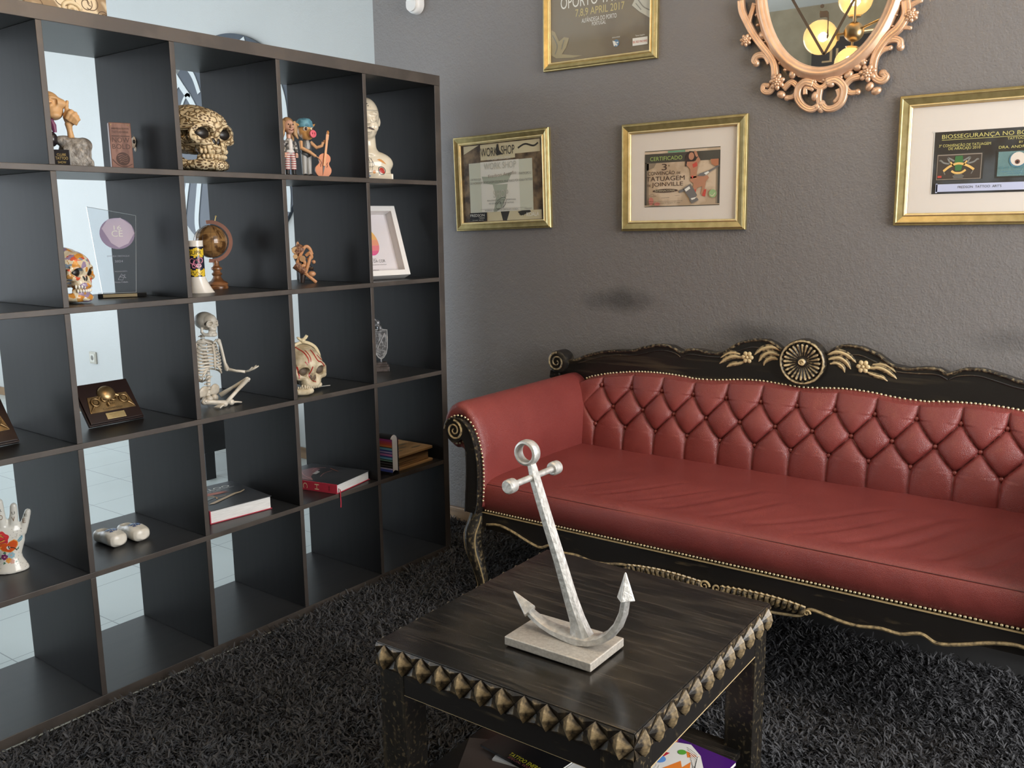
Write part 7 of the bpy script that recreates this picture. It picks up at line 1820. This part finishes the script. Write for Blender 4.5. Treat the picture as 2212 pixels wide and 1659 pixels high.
q_.polys('cover_art', [[(.030,.062),(.040,.070),(.150,.120),(.172,.120),(.196,.132),(.190,.122),(.168,.108),(.150,.106),(.045,.056)]], mat('cover_bone', (.52, .40, .26), .4))
sp_ = Print(lambda u, v, h: (-u, -.0017-h, v), t, 0); sp_.polys('spine_mark', [rect(.006, .020, .014, .030)], BLACK)
t = book('black book with crimson spine and ribbon marker lying on the fourth shelf', .001, -.590, 12, .199, .262, .034, BKC, CRIM)
q_ = Print(lambda u, v, h: (-v, u, .034+h), t, .0001)
q_.polys('cover_art', [[(.006,.240),(.05,.250),(.10,.235),(.15,.215),(.145,.180),(.10,.170),(.05,.150),(.010,.110),(.004,.18)]], mat('cover_mauve', (.20, .10, .11), .4))
q_.polys('cover_art', [[(.02,.225),(.06,.235),(.075,.215),(.04,.205)], [(.075,.165),(.12,.175),(.11,.155),(.08,.150)]], mat('cover_pale_grey', (.40, .39, .38), .4))
q_.polys('cover_art', stroke([(.01,.13),(.03,.20),(.05,.235)], .004)+stroke([(.02,.12),(.05,.18),(.09,.225)], .004)+stroke([(.008,.16),(.03,.23)], .003)+stroke([(.11,.19),(.15,.20),(.165,.17)], .003)+stroke([(.06,.115),(.10,.13),(.14,.125)], .002), mat('cover_dusty_pink', (.42, .20, .19), .4))
q_.polys('cover_art', stroke([(.14,.095),(.155,.130),(.165,.150)], .0022), mat('cover_rust_red', (.42, .10, .05), .4))
b = MB()
for st, u, h_, wd in (('C', .135, .019, .020), ('H', .085, .019, .020)):
    vs, fs = fit_text(st, h_, wd)
    # letters read up the spine (rotated a quarter turn)
    b.add([(-u+yy-.010, -.0019, .017-xx) for xx, yy in vs], fs)
obj('lettering', b, mat('spine_cream', (.68, .52, .33), .4), t, smooth=0)
b = MB(); vs, fs = fit_text('BOOKS', .006, .016); b.add([(-.035+yy, -.0019, .017-xx) for xx, yy in vs], fs); obj('lettering', b, BLACK, t, smooth=0)
part('ribbon_marker', CRIM, t, lambda b: b.tube(catmull([(-.03, .018, .0165), (.0015, .012, .0155), (.0065, .010, .004), (.0065, .010, -.014), (.0060, .0115, -.034), (.0065, .009, -.050)], 5), .0028, 6, flat=.18, up=(1, 0, 0)))

# multi-coloured hardback standing on its fore-edge
t = shelf_thing('book', 'upright hardback with rainbow-striped cover, left of the wooden book box', 'book', -.004, -.312, 4, 6)
TH, HH, LL = .038, .152, .215
def blk(b):
    o = [(.003, .010), (.010, .0145), (TH/2, .017), (TH-.010, .0145), (TH-.003, .010), (TH-.003, HH-.018), (TH-.006, HH-.008), (TH/2+.004, HH-.001), (TH/2-.004, HH-.001), (.006, HH-.008), (.003, HH-.018)]
    b.prism(o, -LL+.003, -.003, 'x')
part('pages', mat('white_page_block', (.74, .735, .73), .6), t, blk, smooth=50)
STRP = [((.30, .05, .22), .008), ((.42, .06, .10), .008), ((.50, .09, .06), .007), ((.55, .20, .07), .007), ((.02, .02, .03), .003), ((.16, .40, .52), .008), ((.05, .07, .30), .006), ((.40, .36, .62), .005), ((.05, .05, .25), .004), ((.48, .18, .42), .008), ((.04, .06, .28), .005), ((.16, .42, .66), .008), ((.02, .02, .03), .003), ((.18, .38, .32), .004), ((.012, .012, .015), .008), ((.3, .3, .32), .0012), ((.012, .012, .015), .009), ((.3, .3, .32), .0012), ((.012, .012, .015), .007), ((.46, .46, .70), .005), ((.06, .09, .38), .010)]
for side in (0, 1):
    y0 = 0 if side == 0 else TH-.0025
    co = part('cover', mat('cover_dark_board', (.015, .015, .018), .4), t, lambda b: b.box(-LL, 0, y0, y0+.0025, 0, HH-.014), smooth=0)
    z = HH-.015
    for i, (c, h_) in enumerate(STRP):
        z -= h_; 
        if z < 0: break
        m_ = mat('stripe_%02d' % i, c, .35)
        part('cover_stripe', m_, co, lambda b: b.box(-LL, .0003, (y0-.0004 if side == 0 else y0+.0022), (y0+.0003 if side == 0 else y0+.0030), z, z+h_), smooth=0)
part('spine', mat('cover_dark_board', (.015, .015, .018), .4), t, lambda b: b.add([(x, TH/2-TH/2*math.cos(a)*1.0, HH-.014+.014*math.sin(a)) for x in (-LL, -.006) for a in np.linspace(0, PI, 12)], [(k, k+1, 13+k, 12+k) for k in range(11)]), smooth=180)

# wooden book box
OAKB = mat_two('carved_oak_box', (.24, .13, .045), (.42, .25, .11), 'noise', 26, rough=.5, lo=.35, hi=.65, stretch=(1, .15, 2), bump=.2)
t = shelf_thing('book_box', 'light brown wooden box shaped like a book, lying right of the striped hardback', 'box', -.034, -.255, 4, 2)
def rnd(b, x0, x1, y0, y1, z0, z1, r):
    pts = [(x0, y0), (x1, y0)] + [(x1-r+r*math.cos(a), y1-r+r*math.sin(a)) for a in np.linspace(0, PI/2, 6)] + [(x0, y1)]
    b.prism(pts, z0, z1, 'z')
part('lid', OAKB, t, lambda b: rnd(b, -.245, .006, .0, .205, .050, .058, .012), smooth=0, bevel=.0015)
part('bottom_board', OAKB, t, lambda b: rnd(b, -.245, .006, .0, .205, 0, .007, .012), smooth=0, bevel=.0015)
part('carved_side', mat_two('grooved_oak', (.13, .065, .022), (.27, .15, .06), 'noise', 60, rough=.6, stretch=(1, .08, 3), bump=.5), t, lambda b: b.box(-.232, -.010, .004, .188, .007, .050), smooth=0)
pb = Print(lambda u, v, h: (-v, u, .0582+h), t, 0)
lf = lambda u, v, s=1.0: [(u-.030*s, v), (u-.012*s, v+.008*s), (u+.012*s, v+.008*s), (u+.034*s, v+.001), (u+.012*s, v-.006*s), (u-.012*s, v-.006*s)]
pb.polys('leaf_inlay', [lf(.150, .040), lf(.105, .075), lf(.145, .110), lf(.060, .045, .8)], mat('dark_leaf_inlay', (.13, .10, .05), .5))
pb.polys('leaf_inlay', stroke([(.02, .03), (.09, .055), (.19, .05)], .0012)+stroke([(.03, .09), (.11, .092), (.19, .11)], .0012), mat('dark_leaf_inlay', (.13, .10, .05), .5))
# black case half hidden behind the divider
t = shelf_thing('black_case', 'small black case with a silver stud, half hidden behind the striped hardback', 'case', -.262, -.352, 4, 0)
part('case_body', mat('black_leatherette', (.010, .010, .010), .35), t, lambda b: b.box(-.05, .032, -.018, .038, 0, .150), smooth=0, bevel=.004)
part('silver_stud', mat('bright_pewter', (.62, .62, .62), .3, metal=.5), t, lambda b: b.ell((.033, -.004, .138), (.003, .004, .004), 10, 8))

# ---------- on top of the bookcase
t = thing('carved_panel', 'cream panel with carved scrollwork standing on top of the bookcase', 'ornament', onshelf(-.14, -1.315, SH+.0066), SA)
CPN = mat_two('carved_cream_panel', (.66, .55, .38), (.25, .17, .09), 'wave', 7, rough=.5, lo=.80, hi=.95, bump=-.8, dist=.004, distort=7, stretch=(1, 1, 1))
part('panel', CPN, t, lambda b: b.box(-.012, .012, -.122, .102, .010, .32), smooth=0, bevel=.002)
part('ledge', CPN, t, lambda b: b.box(-.035, .035, -.125, .140, 0, .012), smooth=0, bevel=.002)
def relief(b):
    for s, cx, cz, r in ((1, -.06, .08, .045), (-1, .03, .10, .05), (1, -.02, .20, .05), (-1, .07, .22, .03), (1, .0, .03, .028), (-1, -.09, .17, .025)):
        pts = [(.0125, cx+rr*math.cos(a), cz+rr*.7*math.sin(a)) for a, rr in [(s*q*.42, r*(1-q/26)) for q in range(24)]]; b.tube(pts, .0055, 8)
pq = Print(lambda u, v, h: (.0122+h, u, v), t, 0)
_r = random.Random(11); _st = []
for _k in range(34):
    _cx, _cz, _rr, _a0, _sg = _r.uniform(-.115, .095), _r.uniform(.015, .31), _r.uniform(.012, .034), _r.uniform(0, 6.28), _r.choice((-1, 1))
    _st += stroke([(max(-.119, min(.099, _cx+_rr*(1-.035*q)*math.cos(_a0+_sg*q*.45))), max(.012, min(.318, _cz+_rr*(1-.035*q)*math.sin(_a0+_sg*q*.45)))) for q in range(16)], .0022, 2)
pq.polys('carved_groove', _st, mat('carved_brown_recess', (0.10, 0.06, 0.03), 0.6))
part('carved_scroll', mat('carved_cream_light', (0.70, 0.58, 0.38), 0.45), t, relief, smooth=180)
# small black foot of something cut off by the photograph's left edge
t = shelf_thing('black_dish', 'little black dish just inside the left edge on the second shelf', 'dish', -.19, -1.628, 2, 0)
part('bowl', mat('glossy_black_cloth', (0.015, 0.013, 0.016), 0.25), t, lambda b: b.lathe([(0, 0), (.018, 0), (.020, .004), (.030, .012), (.032, .014), (.029, .013), (.016, .006), (0, .005)], 28))

for o_ in list(_tmp.collection.objects): bpy.data.objects.remove(o_)
bpy.data.scenes.remove(_tmp)
